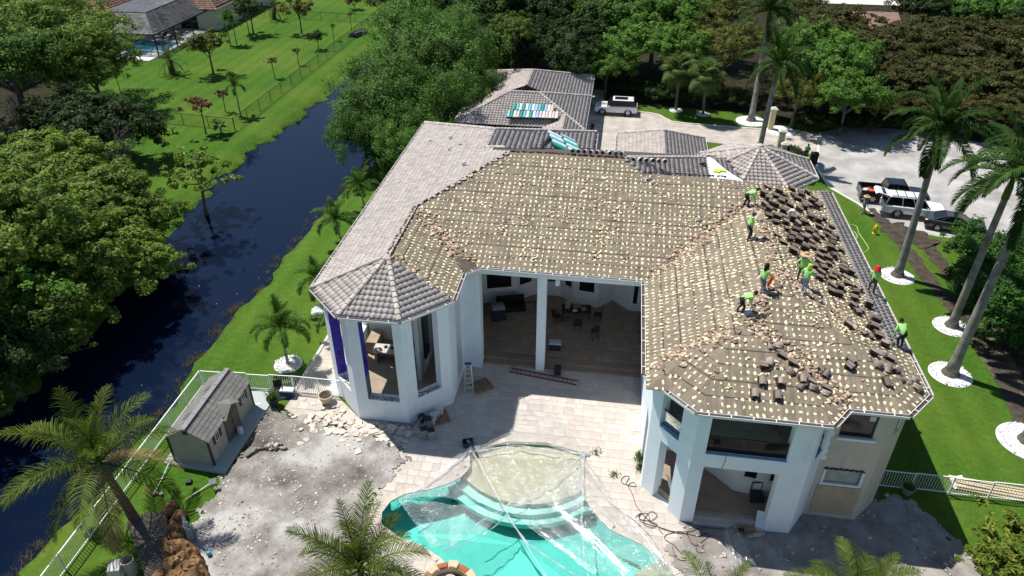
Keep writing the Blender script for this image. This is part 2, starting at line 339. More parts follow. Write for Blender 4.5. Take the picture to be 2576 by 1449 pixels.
# ---- demolished yard: pale crushed coral with dark earth
def dirt_mat():
    m = bpy.data.materials.new('crushed_coral_earth'); t, b = nodes(m); N = t.nodes.new; L = t.links.new; tc = N('ShaderNodeTexCoord')
    b.inputs['Roughness'].default_value = .95; b.inputs['Specular IOR Level'].default_value = .1
    def noise(s, d=6, r=.6):
        n = N('ShaderNodeTexNoise'); n.inputs['Scale'].default_value = s; n.inputs['Detail'].default_value = d; n.inputs['Roughness'].default_value = r; L(tc.outputs['Object'], n.inputs['Vector']); return n.outputs['Fac']
    r = N('ShaderNodeValToRGB'); e = r.color_ramp.elements; e[0].position = .34; e[0].color = (.10, .088, .075, 1); e[1].position = .60; e[1].color = (.47, .45, .425, 1)
    q = e.new(.47); q.color = (.27, .245, .225, 1)
    L(noise(.30, 9, .62), r.inputs[0])
    r2 = N('ShaderNodeValToRGB'); e = r2.color_ramp.elements; e[0].position = .35; e[0].color = (.8, .8, .8, 1); e[1].position = .65; e[1].color = (1.08, 1.08, 1.08, 1); L(noise(7, 8, .75), r2.inputs[0])
    x = N('ShaderNodeMix'); x.data_type = 'RGBA'; x.blend_type = 'MULTIPLY'; x.inputs[0].default_value = 1; L(r.outputs[0], x.inputs[6]); L(r2.outputs[0], x.inputs[7]); L(x.outputs[2], b.inputs['Base Color'])
    bp = N('ShaderNodeBump'); bp.inputs['Strength'].default_value = .35; bp.inputs['Distance'].default_value = .05; L(noise(9, 8, .7), bp.inputs['Height']); L(bp.outputs[0], b.inputs['Normal'])
    return m
M_dirt = dirt_mat()
DIRTL = [(-19.6, 30.4), (-17.0, 29.4), (-13.6, 29.0), (-11.4, 28.4), (-9.8, 26.8), (-10.6, 25.2), (-10.9, 23.5), (-10.4, 22.0), (-8.2, 20.8), (-6.6, 18.6), (-5.6, 14), (-6, 8), (-19.6, 8), (-19.4, 15), (-19.2, 19), (-19.0, 21.5), (-19.4, 23.4), (-19.3, 24.7), (-19.0, 27.5)]
sheet('dirt_yard', DIRTL, .066, M_dirt, sub=.11, jit=.007)
M_dirt2 = mat('grey_building_dirt', (.33, .305, .28), .95, .35, .6, .5, 9, .1, c2=(.17, .15, .13), detail=10)
DIRTR = [(5.4, 25.3), (9.9, 25.6), (11.4, 26.8), (13.6, 27.0), (15.0, 28.4), (16.6, 28.3), (17.5, 26.6), (18.8, 25.0), (19.4, 23.2), (21, 21), (21, 8), (3, 8), (5.1, 16.5), (5.2, 20), (5.1, 22), (4.0, 23.6)]
sheet('bare_ground', DIRTR, .062, M_dirt2, sub=.11, jit=.007, seed=4)
# stones and slab chips scattered over both yards
def chips(name, pts, smin, smax, mm, flat=.35, seed=3, z=0):
    rg = np.random.default_rng(seed); P = np.asarray(pts, float); k = len(P); s = rg.uniform(smin, smax, k) ** 1.0
    base = np.array([(-1, -.8, 0), (1, -.7, 0), (.8, .9, 0), (-.7, 1, 0), (-.8, -.6, 1), (.7, -.6, 1), (.6, .7, 1), (-.6, .7, 1)])
    V = base[None] * np.stack([s * rg.uniform(.6, 1.5, k), s, s * flat * rg.uniform(.5, 1.6, k)], -1)[:, None] * rg.uniform(.7, 1.3, (k, 8, 1))
    a = rg.uniform(0, 6.28, k); c, sn = np.cos(a)[:, None], np.sin(a)[:, None]; tl = rg.normal(0, .18, k)[:, None]
    X = V[..., 0] * c - V[..., 1] * sn; Y = V[..., 0] * sn + V[..., 1] * c; Z = V[..., 2] + X * tl
    V = np.stack([X, Y, Z], -1) + P[:, None]
    f = np.array([(4, 5, 6, 7), (0, 1, 5, 4), (1, 2, 6, 5), (2, 3, 7, 6), (3, 0, 4, 7), (3, 2, 1, 0)])
    return npmesh(name, V.reshape(-1, 3), (np.arange(k)[:, None, None] * 8 + f[None]).reshape(-1, 4))
def scat(poly, n, z=0.0, seed=1):
    rg = np.random.default_rng(seed); P = np.array(poly); lo, hi = P.min(0), P.max(0); q = rg.uniform(lo, hi, (n * 3, 2)); q = q[inpoly(q[:, 0], q[:, 1], poly)][:n]
    return np.concatenate([q, np.full((len(q), 1), z)], 1)
M_chip = mat('stone_chip', (.44, .40, .36), .9, .25, 5, .2, 20, .15, rnd=.45)
pp = scat(DIRTL, 2600, .062, 3); tag(link('yard_rubble', chips('yard_rubble', pp, .02, .075, M_chip), None, M_chip), 'small stone chips strewn over the pale yard by the shed', 'rubble', kind='stuff')
pp = scat(DIRTR, 1300, .058, 5); tag(link('wall_rubble', chips('wall_rubble', pp, .02, .13, M_chip, seed=9), None, M_chip), 'broken stone and plaster bits on the shaded ground below the beige wall', 'rubble', kind='stuff')

# ---- patio of travertine
HOUSE_IN = [(-15.45, 32.0), (-13.45, 29.9), (-10.43, 29.9), (-8.3, 32.0), (-8.3, 35.9), (2.9, 35.9), (2.9, 27.3), (5.0, 25.3), (9.6, 25.3), (9.6, 40), (-15.45, 40)]
PATIO = [(-18.1, 31.45), (-15.5, 31.6), (-13.4, 29.8), (-10.4, 29.8), (-8.3, 32.0), (-8.3, 36.6), (3.0, 36.6), (3.0, 27.2), (5.0, 25.2), (5.2, 22), (5.1, 19), (5.3, 15), (4.6, 14), (-5.6, 14), (-6.6, 18.6), (-8.2, 20.8), (-10.4, 22.0), (-10.9, 23.5), (-10.6, 25.2), (-9.8, 26.8), (-11.4, 28.4), (-13.6, 29.0), (-17.0, 29.4), (-18.2, 30.0)]
M_trav = mat('travertine_paver', (.56, .50, .445), .8, .10, 1.6, .25, 30, .2, rnd=.10)
M_bed = mat('paver_bedding', (.50, .44, .385), .95, .2, 4, .3, 30)
def ring_sheet(name, outer, hole, z, mm):
    """polygon with one hole, triangulated"""
    from mathutils.geometry import delaunay_2d_cdt
    vs = [Vector(p) for p in outer] + [Vector(p) for p in hole]; n = len(outer); k = len(hole)
    ed = [(i, (i + 1) % n) for i in range(n)] + [(n + i, n + (i + 1) % k) for i in range(k)]
    v, e, f, *_ = delaunay_2d_cdt(vs, ed, [], 0, 1e-5)
    P = np.array([(p.x, p.y) for p in v]); ff = [t for t in f if inpoly([P[list(t), 0].mean()], [P[list(t), 1].mean()], outer)[0] and not inpoly([P[list(t), 0].mean()], [P[list(t), 1].mean()], hole)[0]]
    m = MB(); m.add([(p[0], p[1], z) for p in P], ff); return m.build(name, mm)
patio = tag(ring_sheet('patio', PATIO, POOL, .03, M_bed), kind='structure')
tag(ring_sheet('paving_subbase', [(-10.7, 14.6), (5.2, 14.6), (5.2, 30.0), (-10.7, 30.0)], POOL, .012, M_bed), kind='structure')
def pgrow(poly, d):
    c = np.mean(np.array(poly), 0); return [tuple(np.array(p) + (np.array(p) - c) / np.linalg.norm(np.array(p) - c) * d) for p in poly]
PB = pgrow(POOL, .30)
pav = []; y = 14.2; row = 0; prg = random.Random(11)
while y < 36.6:
    hgt = prg.choice((.41, .61, .41)); x = -18.2 + prg.uniform(0, .4)
    while x < 5.3:
        w = prg.choice((.41, .61, .61, .92)); c = (x + w / 2, y + hgt / 2)
        q = np.array([c, (x + .03, y + .03), (x + w - .03, y + .03), (x + .03, y + hgt - .03), (x + w - .03, y + hgt - .03)])
        if inpoly(q[:, 0], q[:, 1], PATIO).all() and not inpoly(q[:, 0], q[:, 1], PB).any():
            wild = max(0, 1 - ((c[0] + 13.2) ** 2 / 14 + (c[1] - 29.4) ** 2 / 5)) if c[0] < -9.6 else 0
            if not (wild > 0 and prg.random() < wild * .9): pav.append((c, w, hgt))
        x += w
    y += hgt; row += 1
def slab_mesh(w, h):
    m = MB(); m.box((0, 0, .009), (w - .014, h - .014, .018)); me = m.mesh('paver'); me.materials.append(M_trav); return me
SL = {}
pav.sort(key=lambda p: (p[0][1] - 26) ** 2 + (p[0][0] + 3) ** 2)
big = [p for p in pav if p[1] * p[2] > .2]; chosen = set(id(p) for p in big[:280]); rest = MB()
for p in pav:
    (cx0, cy0), w, h = p
    if id(p) in chosen:
        k = (w, h); SL.setdefault(k, slab_mesh(w, h)); link('paver', SL[k], patio, None, (cx0, cy0, .032))
    else: rest.box((cx0, cy0, .041), (w - .014, h - .014, .018))
tag(rest.build('paver', M_trav, patio), kind='stuff')
# lifted and broken slabs by the pavilion
m = MB(); brg = random.Random(5); frag = []
for i in range(230):
    a = brg.gauss(-13.6, 1.9); b = brg.gauss(29.35, .75)
    if b > 29.7 and a > -14.6: continue
    if a > -9.6 or a < -18: continue
    n = brg.choice((4, 4, 5, 3)); r = brg.uniform(.08, .3); t0 = brg.uniform(0, 6.28)
    poly = [(a + r * brg.uniform(.6, 1.2) * math.cos(t0 + k * 6.283 / n), b + r * brg.uniform(.6, 1.2) * math.sin(t0 + k * 6.283 / n)) for k in range(n)]
    z = .05 + brg.uniform(0, .07); mm = MB(); mm.prism(poly, z, z + .03)
    if r > .2 and len(frag) < 40: frag.append(mm)
    else: m.v, b0 = m.v, len(m.v); m.add(mm.v, mm.f)
M_frag = mat('broken_travertine', (.62, .54, .46), .85, .15, 3, .2, 30, .2, rnd=.16)
for f in frag: f.build('broken_paver', M_frag, patio)
tag(m.build('paver_fragment', M_frag, patio), kind='stuff')

# ---- pool basin, shelf, steps and water
pool = thing('swimming_pool', 'free-form turquoise swimming pool half covered by clear plastic sheeting', 'pool', (-2, 22, 0))
def loc(poly): return [(p[0] + 2, p[1] - 22) for p in poly]
M_plaster = mat('pool_plaster', (.60, .71, .68), .8, .06, 2.5)
M_shelf = mat('pool_shelf_sand', (.52, .415, .30), .85, .08, 2)
m = MB(); P = loc(POOL); n = len(P)
m.add([(p[0], p[1], .028) for p in P] + [(p[0], p[1], -1.75) for p in P], [(i, n + i, n + (i + 1) % n, (i + 1) % n) for i in range(n)] + [tuple(range(n, 2 * n))[::-1]])
m.build('basin', M_plaster, pool)
def arc(cx0, cy0, r, a0, a1, k=18): return [(cx0 + r * math.cos(R_(a0 + (a1 - a0) * i / k)), cy0 + r * math.sin(R_(a0 + (a1 - a0) * i / k))) for i in range(k + 1)]
from mathutils.geometry import delaunay_2d_cdt
def clip_poly(A, B):
    vs = [Vector(p) for p in A] + [Vector(p) for p in B]; a = len(A); b = len(B)
    ed = [(i, (i + 1) % a) for i in range(a)] + [(a + i, a + (i + 1) % b) for i in range(b)]
    v, e, f, *_ = delaunay_2d_cdt(vs, ed, [], 0, 1e-5); P = np.array([(p.x, p.y) for p in v]); o = []
    for t in f:
        c = P[list(t)].mean(0)
        if inpoly([c[0]], [c[1]], A)[0] and inpoly([c[0]], [c[1]], B)[0]: o.append(t)
    return P, o
def shelf(r, z, mm, name, cxp=-3.4, cyp=29.6):
    A, f = clip_poly([(p[0] * .998 - .01, p[1] * .999) for p in POOL], [(cxp - r, cyp + 2)] + arc(cxp, cyp, r, 180, 360) + [(cxp + r, cyp + 2)])
    m = MB(); m.add([(p[0] + 2, p[1] - 22, z) for p in A], f); ec = {}
    for t in f:
        for i in range(3):
            k = tuple(sorted((t[i], t[(i + 1) % 3]))); ec.setdefault(k, []).append((t[i], t[(i + 1) % 3]))
    for k, q in ec.items():
        if len(q) == 1:
            i, j = q[0]; a, b = A[i], A[j]; m.add([(a[0] + 2, a[1] - 22, z), (b[0] + 2, b[1] - 22, z), (b[0] + 2, b[1] - 22, z - .32), (a[0] + 2, a[1] - 22, z - .32)], [(3, 2, 1, 0)])
    return m.weld().build(name, mm, pool)
shelf(4.35, -.26, M_shelf, 'tanning_shelf'); shelf(4.8, -.55, M_plaster, 'pool_step'); shelf(5.2, -.85, M_plaster, 'pool_step'); 
A, f = clip_poly(POOL, arc(4.6, 20.6, 2.4, 0, 340, 24)); m = MB(); m.add([(p[0] + 2, p[1] - 22, -.4) for p in A], f); m.weld().build('corner_shelf', M_shelf, pool)
def poolwater():
    m = bpy.data.materials.new('pool_water'); m.use_nodes = True; t = m.node_tree; t.nodes.clear(); N = t.nodes.new; L = t.links.new
    o = N('ShaderNodeOutputMaterial'); tr = N('ShaderNodeBsdfTransparent'); gl = N('ShaderNodeBsdfGlossy'); gl.inputs['Roughness'].default_value = .04
    fr = N('ShaderNodeFresnel'); fr.inputs[0].default_value = 1.33; tc = N('ShaderNodeTexCoord'); n = N('ShaderNodeTexNoise'); n.inputs['Scale'].default_value = 5; n.inputs['Detail'].default_value = 3; L(tc.outputs['Object'], n.inputs['Vector'])
    bp = N('ShaderNodeBump'); bp.inputs['Strength'].default_value = .3; bp.inputs['Distance'].default_value = .05; L(n.outputs['Fac'], bp.inputs['Height']); L(bp.outputs[0], gl.inputs['Normal']); L(bp.outputs[0], fr.inputs['Normal'])
    mx = N('ShaderNodeMixShader'); L(fr.outputs[0], mx.inputs[0]); L(tr.outputs[0], mx.inputs[1]); L(gl.outputs[0], mx.inputs[2]); L(mx.outputs[0], o.inputs[0])
    va = N('ShaderNodeVolumeAbsorption'); va.inputs[0].default_value = (.05, .90, .84, 1); va.inputs[1].default_value = .44; L(va.outputs[0], o.inputs['Volume'])
    return m
m = MB(); m.prism([(p[0] * .9985, p[1] * .9985) for p in loc(POOL)], -1.7, -.06); wo_ = m.build('pool_water', poolwater(), pool)
# stone coping round the rim
m = MB()
CP = [(p, q) for p, q in zip(POOL, POOL[1:] + POOL[:1])]; M_cope = mat('pool_coping', (.55, .475, .41), .8, .12, 3, .2, 30, rnd=.1)
for a, b in CP:
    a_, b_ = np.array(a), np.array(b); L_ = np.linalg.norm(b_ - a_); t = (b_ - a_) / L_; nrm = np.array((t[1], -t[0])); k = max(1, int(round(L_ / .5)))
    if inpoly([(a_ + b_)[0] / 2 + nrm[0] * .1], [(a_ + b_)[1] / 2 + nrm[1] * .1], POOL)[0]: nrm = -nrm
    for i in range(k):
        p0 = a_ + t * L_ * i / k; p1 = a_ + t * L_ * (i + 1) / k; g = t * .006
        m2 = MB(); m2.prism([tuple(p0 + g - nrm * .04), tuple(p1 - g - nrm * .04), tuple(p1 - g + nrm * .27), tuple(p0 + g + nrm * .27)], .024, .062)
        m2.v = [(v[0] + 2, v[1] - 22, v[2]) for v in m2.v]; m2.build('coping_stone', M_cope, pool)

# ---- driveway, street, paths
def brick_mat(name, c, c2, mort, sx, sy, sc):
    m = bpy.data.materials.new(name); t, b = nodes(m); N = t.nodes.new; L = t.links.new; tc = N('ShaderNodeTexCoord'); b.inputs['Roughness'].default_value = .9
    br = N('ShaderNodeTexBrick'); br.inputs['Color1'].default_value = (*c, 1); br.inputs['Color2'].default_value = (*c2, 1); br.inputs['Mortar'].default_value = (*mort, 1)
    br.inputs['Scale'].default_value = sc; br.inputs['Mortar Size'].default_value = .012; br.inputs['Brick Width'].default_value = sx; br.inputs['Row Height'].default_value = sy; L(tc.outputs['Object'], br.inputs['Vector'])
    n = N('ShaderNodeTexNoise'); n.inputs['Scale'].default_value = .8; n.inputs['Detail'].default_value = 8; L(tc.outputs['Object'], n.inputs['Vector'])
    r = N('ShaderNodeValToRGB'); e = r.color_ramp.elements; e[0].position = .3; e[0].color = (.72, .72, .72, 1); e[1].position = .7; e[1].color = (1.12, 1.12, 1.12, 1); L(n.outputs['Fac'], r.inputs[0])
    x = N('ShaderNodeMix'); x.data_type = 'RGBA'; x.blend_type = 'MULTIPLY'; x.inputs[0].default_value = 1; L(br.outputs[0], x.inputs[6]); L(r.outputs[0], x.inputs[7]); L(x.outputs[2], b.inputs['Base Color'])
    return m
M_drive = brick_mat('driveway_pavers', (.52, .465, .41), (.47, .42, .37), (.34, .30, .265), .5, .25, 1.0)
DRIVE = [(-3.2, 58), (-3.2, 86.5), (1.5, 86.5), (1.7, 84.8), (2.5, 84.5), (3.8, 84.45), (5.0, 83.9), (5.7, 82.8), (6.4, 81.9), (8, 81.55), (11.8, 81.3), (17, 80.9), (20.4, 81.1), (22.6, 80.6), (22.2, 78.0), (21.1, 74.7), (19, 74.4), (15, 75.5), (9.9, 76.3), (9.0, 74.5), (8.9, 58)]
sheet('driveway', DRIVE, .02, M_drive)
m = MB()
for a, b in zip(DRIVE[3:12], DRIVE[4:13]): m.bar((a[0], a[1], .03), (b[0], b[1], .03), .22, .12)
M_kerb = mat('pale_concrete_edging', (.62, .60, .52), .9, .12, 3)
tag(m.build('driveway_edging', M_kerb), kind='structure')
M_asph = mat('bleached_asphalt', (.44, .425, .405), .95, .22, .35, .4, 25, .15, c2=(.27, .258, .245), detail=10)
STREET = [(22.5, 80.9), (21.1, 74.7), (20.3, 71.0), (20.6, 66.5), (22.4, 63.4), (23.2, 61.5), (24.6, 59.0), (27.5, 58.0), (31.5, 57.6), (36, 56), (60, 52), (110, 50), (110, 62), (62, 66), (48, 72), (42, 79), (33, 83.5), (26, 83.3)]
sheet('street', STREET, .012, M_asph)
m = MB()
for a, b in zip(STREET[0:5], STREET[1:6]): m.bar((a[0], a[1], .02), (b[0], b[1], .02), .25, .06)
tag(m.build('kerb', M_kerb), kind='structure')
M_path = brick_mat('side_path_pavers', (.60, .53, .45), (.52, .46, .39), (.36, .31, .27), .61, .41, 1.0)
sheet('side_path', [(-18.1, 31.5), (-18.0, 38.5), (-15.6, 43), (-15.45, 31.6)], .022, M_path)
m = MB(); m.bar((-18.2, 31.5, .05), (-18.1, 38.6, .05), .18, .10); m.bar((-18.1, 38.6, .05), (-15.7, 43.2, .05), .18, .1); tag(m.build('path_kerb', M_kerb), kind='structure')
sheet('shell_gravel_bed', [(-16.4, 31.6), (-16.3, 35.2), (-15.5, 36.5), (-15.4, 31.6)], .028, M_gravel)
M_mud = mat('churned_mud', (.075, .06, .047), .95, .4, 1.8, 1.0, 6, .15, c2=(.035, .028, .022), detail=9)
def ribbon(name, pts, w, z, mm, jit=.3, seed=2, hgt=.03):
    rg = random.Random(seed); V = []; k = 7; dense = []
    for a, b in zip(pts, pts[1:]):
        n = max(2, int((Vector(b) - Vector(a)).length / .35))
        for i in range(n): dense.append(Vector(a).lerp(Vector(b), i / n))
    dense.append(Vector(pts[-1]))
    for i, p in enumerate(dense):
        d = (dense[min(i + 1, len(dense) - 1)] - dense[max(0, i - 1)]).normalized(); nn = Vector((-d.y, d.x)); ww = w * (1 + rg.uniform(-jit, jit))
        for j in range(k): V.append((p.x + nn.x * ww * (j / (k - 1) - .5), p.y + nn.y * ww * (j / (k - 1) - .5), z + (rg.uniform(0, hgt) if 0 < j < k - 1 else -.01)))
    F = [(i * k + j, i * k + j + 1, (i + 1) * k + j + 1, (i + 1) * k + j) for i in range(len(dense) - 1) for j in range(k - 1)]
    return tag(link(name, npmesh(name, V, F), None, mm), kind='structure')
ribbon('mud_track', [(23.0, 62.4), (23.9, 59.6), (24.2, 56.2), (24.6, 51), (25.4, 46), (25.8, 41), (25.2, 36), (24.6, 31), (25, 24)], 1.15, .03, M_mud)
ribbon('mud_track', [(25.5, 58.6), (26.2, 56.2), (26.4, 52), (27.0, 47), (27.4, 42), (27.0, 36), (26.6, 30), (27, 24)], 1.1, .034, M_mud, seed=6)
ribbon('mud_track', [(24.0, 59.4), (25.4, 57.7), (26.6, 56.2)], 2.6, .05, M_mud, seed=8, hgt=.16)
sheet('worn_soil', [(24.5, 48), (27, 47.5), (30, 44), (30, 30), (27, 24), (25.5, 30), (25, 38)], .018, mat('worn_soil', (.12, .10, .075), .95, .4, 1.1, .5, 9, .1, c2=(.06, .07, .02), detail=9))
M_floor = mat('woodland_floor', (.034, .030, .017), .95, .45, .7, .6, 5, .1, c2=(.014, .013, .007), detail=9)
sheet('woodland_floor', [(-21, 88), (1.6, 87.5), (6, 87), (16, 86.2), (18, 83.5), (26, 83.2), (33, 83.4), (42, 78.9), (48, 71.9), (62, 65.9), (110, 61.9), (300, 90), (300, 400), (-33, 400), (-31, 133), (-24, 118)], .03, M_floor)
sheet('verge', [(2, 84.9), (4, 84.7), (5.4, 84.0), (6.5, 82.2), (17, 81.2), (17.5, 83.4), (16, 86.0), (6, 86.9), (2, 87.3)], .016, M_lawn)
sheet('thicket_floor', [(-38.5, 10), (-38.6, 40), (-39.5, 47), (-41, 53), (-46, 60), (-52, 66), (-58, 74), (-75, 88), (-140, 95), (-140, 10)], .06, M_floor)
# ================================================================ THE HOUSE
house = thing('house', 'large white two-storey house with its tiled hip roof half stripped', 'house', (0, 0, 0))
EZ, PT = 7.7, 0.36
def pl(a, b, p=PT, ez=EZ):
    """roof plane rising inwards (to the left) from the eave line a->b"""
    a, b = np.array(a, float), np.array(b, float); t = (b - a) / np.linalg.norm(b - a); n = np.array((-t[1], t[0]))
    return dict(a=a, t=t, n=n, p=p, ez=ez)
def pz(P, x, y): return P['ez'] + P['p'] * ((x - P['a'][0]) * P['n'][0] + (y - P['a'][1]) * P['n'][1])
def clip_half(poly, f):
    o = []
    for i in range(len(poly)):
        p, q = poly[i], poly[(i + 1) % len(poly)]; fp, fq = f(*p), f(*q)
        if fp >= 0: o.append(p)
        if (fp >= 0) != (fq >= 0):
            s = fp / (fp - fq); o.append((p[0] + (q[0] - p[0]) * s, p[1] + (q[1] - p[1]) * s))
    return o
MASSES = []
def mass(poly, edges, off=0.0, ez=EZ, p=PT, extra=None):
    """hip roof: poly counter-clockwise plan, edges {name: (i, pitch)} are its eaves"""
    n = len(poly); PL = {}
    for nm, e in edges.items():
        i, pp = e if isinstance(e, tuple) else (e, p)
        PL[nm] = pl(poly[i], poly[(i + 1) % n], pp, ez - off)
    fc = {}
    for nm, A in PL.items():
        q = list(poly)
        for k, B in PL.items():
            if k != nm: q = clip_half(q, lambda x, y: pz(B, x, y) - pz(A, x, y) + 1e-9)
            if len(q) < 3: break
        if len(q) >= 3: fc[nm] = q
    M = dict(poly=poly, pl=PL, faces=fc); MASSES.append(M); return M
def mz(M, x, y):
    x = np.asarray(x, float); y = np.asarray(y, float); z = np.full(x.shape, 1e9)
    for A in M['pl'].values(): z = np.minimum(z, pz(A, x, y))
    return np.where(inpoly(x, y, M['poly']), z, -1e9)
def roof_z(x, y): return np.max([mz(M, x, y) for M in MASSES], 0)
OW, OE, OC = -15.93, -7.96, -11.945                     # the pavilion
M1 = mass([(OW, 35.35), (10.0, 35.35), (10.0, 53.9), (OW, 53.9)], dict(S=0, E=1, N=2, W=3))
M2 = mass([(OW, 46.6), (-1.5, 46.6), (-1.5, 57.5), (OW, 57.5)], dict(E=1, N=2, W=3), .004)
oc = 3.985 * math.tan(R_(22.5))
M3 = mass([(OC - oc, 29.5), (OC + oc, 29.5), (OE, 33.485 - oc), (OE, 42), (OW, 42), (OW, 33.485 - oc)], dict(S=0, SE=1, E=2, W=4, SW=5), .008)
M4 = mass([(-2, 35.35), (15.15, 35.35), (15.15, 48.7), (-2, 48.7)], dict(S=0, E=1, N=(2, .547)), .012)
M5 = mass([(2.4, 26.0), (13.85, 26.0), (15.15, 27.5), (15.15, 48.7), (2.4, 48.7)], dict(S2=0, SE=1, E=2, N=(3, .547), W=4), .016)
M6 = mass([(4.65, 24.83), (10.4, 24.83), (11.3, 26.0), (11.3, 33), (2.4, 33), (2.4, 27.1)], dict(S=0, SE=1, E=2, W=4, SW=5), .020)
TC, TRd = (10.7, 52.6), 4.0
def octo(c, ap, rot=22.5): r = ap / math.cos(R_(22.5)); return [(c[0] + r * math.cos(R_(rot + 45 * k - 90 - 45)), c[1] + r * math.sin(R_(rot + 45 * k - 90 - 45))) for k in range(8)]
M7 = mass(octo(TC, TRd), {'T%d' % k: k for k in range(8)})
G1 = mass([(-16.2, 68.8), (-2.95, 68.8), (-2.95, 78.9), (-16.2, 78.9)], dict(S=0, E=1, N=2, W=3), 0, 3.5)
G2 = mass([(-15.9, 74.6), (-2.98, 74.6), (-2.98, 86.3), (-15.9, 86.3)], dict(E=1, N=2, W=3), .004, 3.5)
G3 = mass([(-7.1, 58), (-2.95, 58), (-2.95, 73), (-7.1, 73)], dict(E=1, W=3), .012, 3.5)
C1 = mass([(.35, 57), (8.5, 57), (8.5, 67.5), (.35, 67.5)], dict(E=1, N=(2, .62), W=3), 0, 3.8)
STRIP = {(id(M1), 'S'), (id(M4), 'S'), (id(M4), 'E'), (id(M3), 'E')} | {(id(M5), k) for k in M5['pl']} | {(id(M6), k) for k in M6['pl']}

def felt_mat():
    m = bpy.data.materials.new('roofing_felt'); t, b = nodes(m); N = t.nodes.new; L = t.links.new; tc = N('ShaderNodeTexCoord')
    b.inputs['Roughness'].default_value = .9; b.inputs['Specular IOR Level'].default_value = .2
    def noise(s, d, src='UV'):
        n = N('ShaderNodeTexNoise'); n.inputs['Scale'].default_value = s; n.inputs['Detail'].default_value = d; n.inputs['Roughness'].default_value = .65; L(tc.outputs[src], n.inputs['Vector']); return n.outputs['Fac']
    r = N('ShaderNodeValToRGB'); e = r.color_ramp.elements; e[0].position = .3; e[0].color = (.165, .136, .102, 1); e[1].position = .72; e[1].color = (.27, .226, .174, 1); L(noise(1.1, 9), r.inputs[0])
    # bleached streaks running up the slope, under the old tile channels
    mp = N('ShaderNodeMapping'); mp.inputs['Scale'].default_value = (3.28, .25, 1); L(tc.outputs['UV'], mp.inputs[0]); n3 = N('ShaderNodeTexNoise'); n3.inputs['Scale'].default_value = 1.6; n3.inputs['Detail'].default_value = 5; L(mp.outputs[0], n3.inputs['Vector'])
    r3 = N('ShaderNodeValToRGB'); e = r3.color_ramp.elements; e[0].position = .35; e[0].color = (.82, .82, .82, 1); e[1].position = .68; e[1].color = (1.28, 1.26, 1.22, 1); L(n3.outputs['Fac'], r3.inputs[0])
    x = N('ShaderNodeMix'); x.data_type = 'RGBA'; x.blend_type = 'MULTIPLY'; x.inputs[0].default_value = 1; L(r.outputs[0], x.inputs[6]); L(r3.outputs[0], x.inputs[7])
    # dark lap seams of the felt rolls, every 0.86 m
    sp = N('ShaderNodeSeparateXYZ'); L(tc.outputs['UV'], sp.inputs[0]); a = N('ShaderNodeMath'); a.operation = 'MULTIPLY_ADD'; a.inputs[1].default_value = .04; L(noise(.7, 3), a.inputs[0]); L(sp.outputs[1], a.inputs[2])
    d = N('ShaderNodeMath'); d.operation = 'DIVIDE'; d.inputs[1].default_value = .86; L(a.outputs[0], d.inputs[0]); f = N('ShaderNodeMath'); f.operation = 'FRACT'; L(d.outputs[0], f.inputs[0])
    lt = N('ShaderNodeMath'); lt.operation = 'LESS_THAN'; lt.inputs[1].default_value = .085; L(f.outputs[0], lt.inputs[0])
    mr = N('ShaderNodeMapRange'); mr.inputs['From Min'].default_value = .25; mr.inputs['From Max'].default_value = .5; mr.inputs['To Max'].default_value = .8; L(noise(1.3, 3), mr.inputs[0])
    mu = N('ShaderNodeMath'); mu.operation = 'MULTIPLY'; L(lt.outputs[0], mu.inputs[0]); L(mr.outputs[0], mu.inputs[1])
    y = N('ShaderNodeMix'); y.data_type = 'RGBA'; L(mu.outputs[0], y.inputs[0]); L(x.outputs[2], y.inputs[6]); y.inputs[7].default_value = (.035, .033, .032, 1)
    # grey bitumen patches
    pn = N('ShaderNodeMapRange'); pn.inputs['From Min'].default_value = .66; pn.inputs['From Max'].default_value = .74; pn.inputs['To Max'].default_value = .8; L(noise(.75, 5), pn.inputs[0])
    w = N('ShaderNodeMix'); w.data_type = 'RGBA'; L(pn.outputs[0], w.inputs[0]); L(y.outputs[2], w.inputs[6]); w.inputs[7].default_value = (.075, .075, .08, 1); L(w.outputs[2], b.inputs['Base Color'])
    bp = N('ShaderNodeBump'); bp.inputs['Strength'].default_value = .4; bp.inputs['Distance'].default_value = .03; L(noise(9, 6), bp.inputs['Height']); L(bp.outputs[0], b.inputs['Normal'])
    return m
M_felt = felt_mat(); M_under = mat('tile_batten_felt', (.10, .08, .065), .95, .3, 2)
def frame(A):
    k = math.sqrt(1 + A['p'] ** 2); e = Vector((A['t'][0], A['t'][1], 0)); s = Vector((A['n'][0], A['n'][1], A['p'])) / k; return e, s, e.cross(s), k
slopes = []                                              # (mass, name, plane, polygon, part)
bodies = {}
def owner(M):
    return house
garage = thing('garage', 'low garage wing with pale tiled hip roof behind the main house', 'garage', (-9, 76, 0))
carport = thing('entrance_wing', 'small tiled gable-shaped roof beside the driveway behind the main ridge', 'building', (4.4, 62, 0))
turret = thing('entrance_turret', 'octagonal turret with tiled pyramid roof at the far end of the house', 'turret', (TC[0], TC[1], 0))
OWN = {id(G1): garage, id(G2): garage, id(G3): garage, id(C1): carport, id(M7): turret}
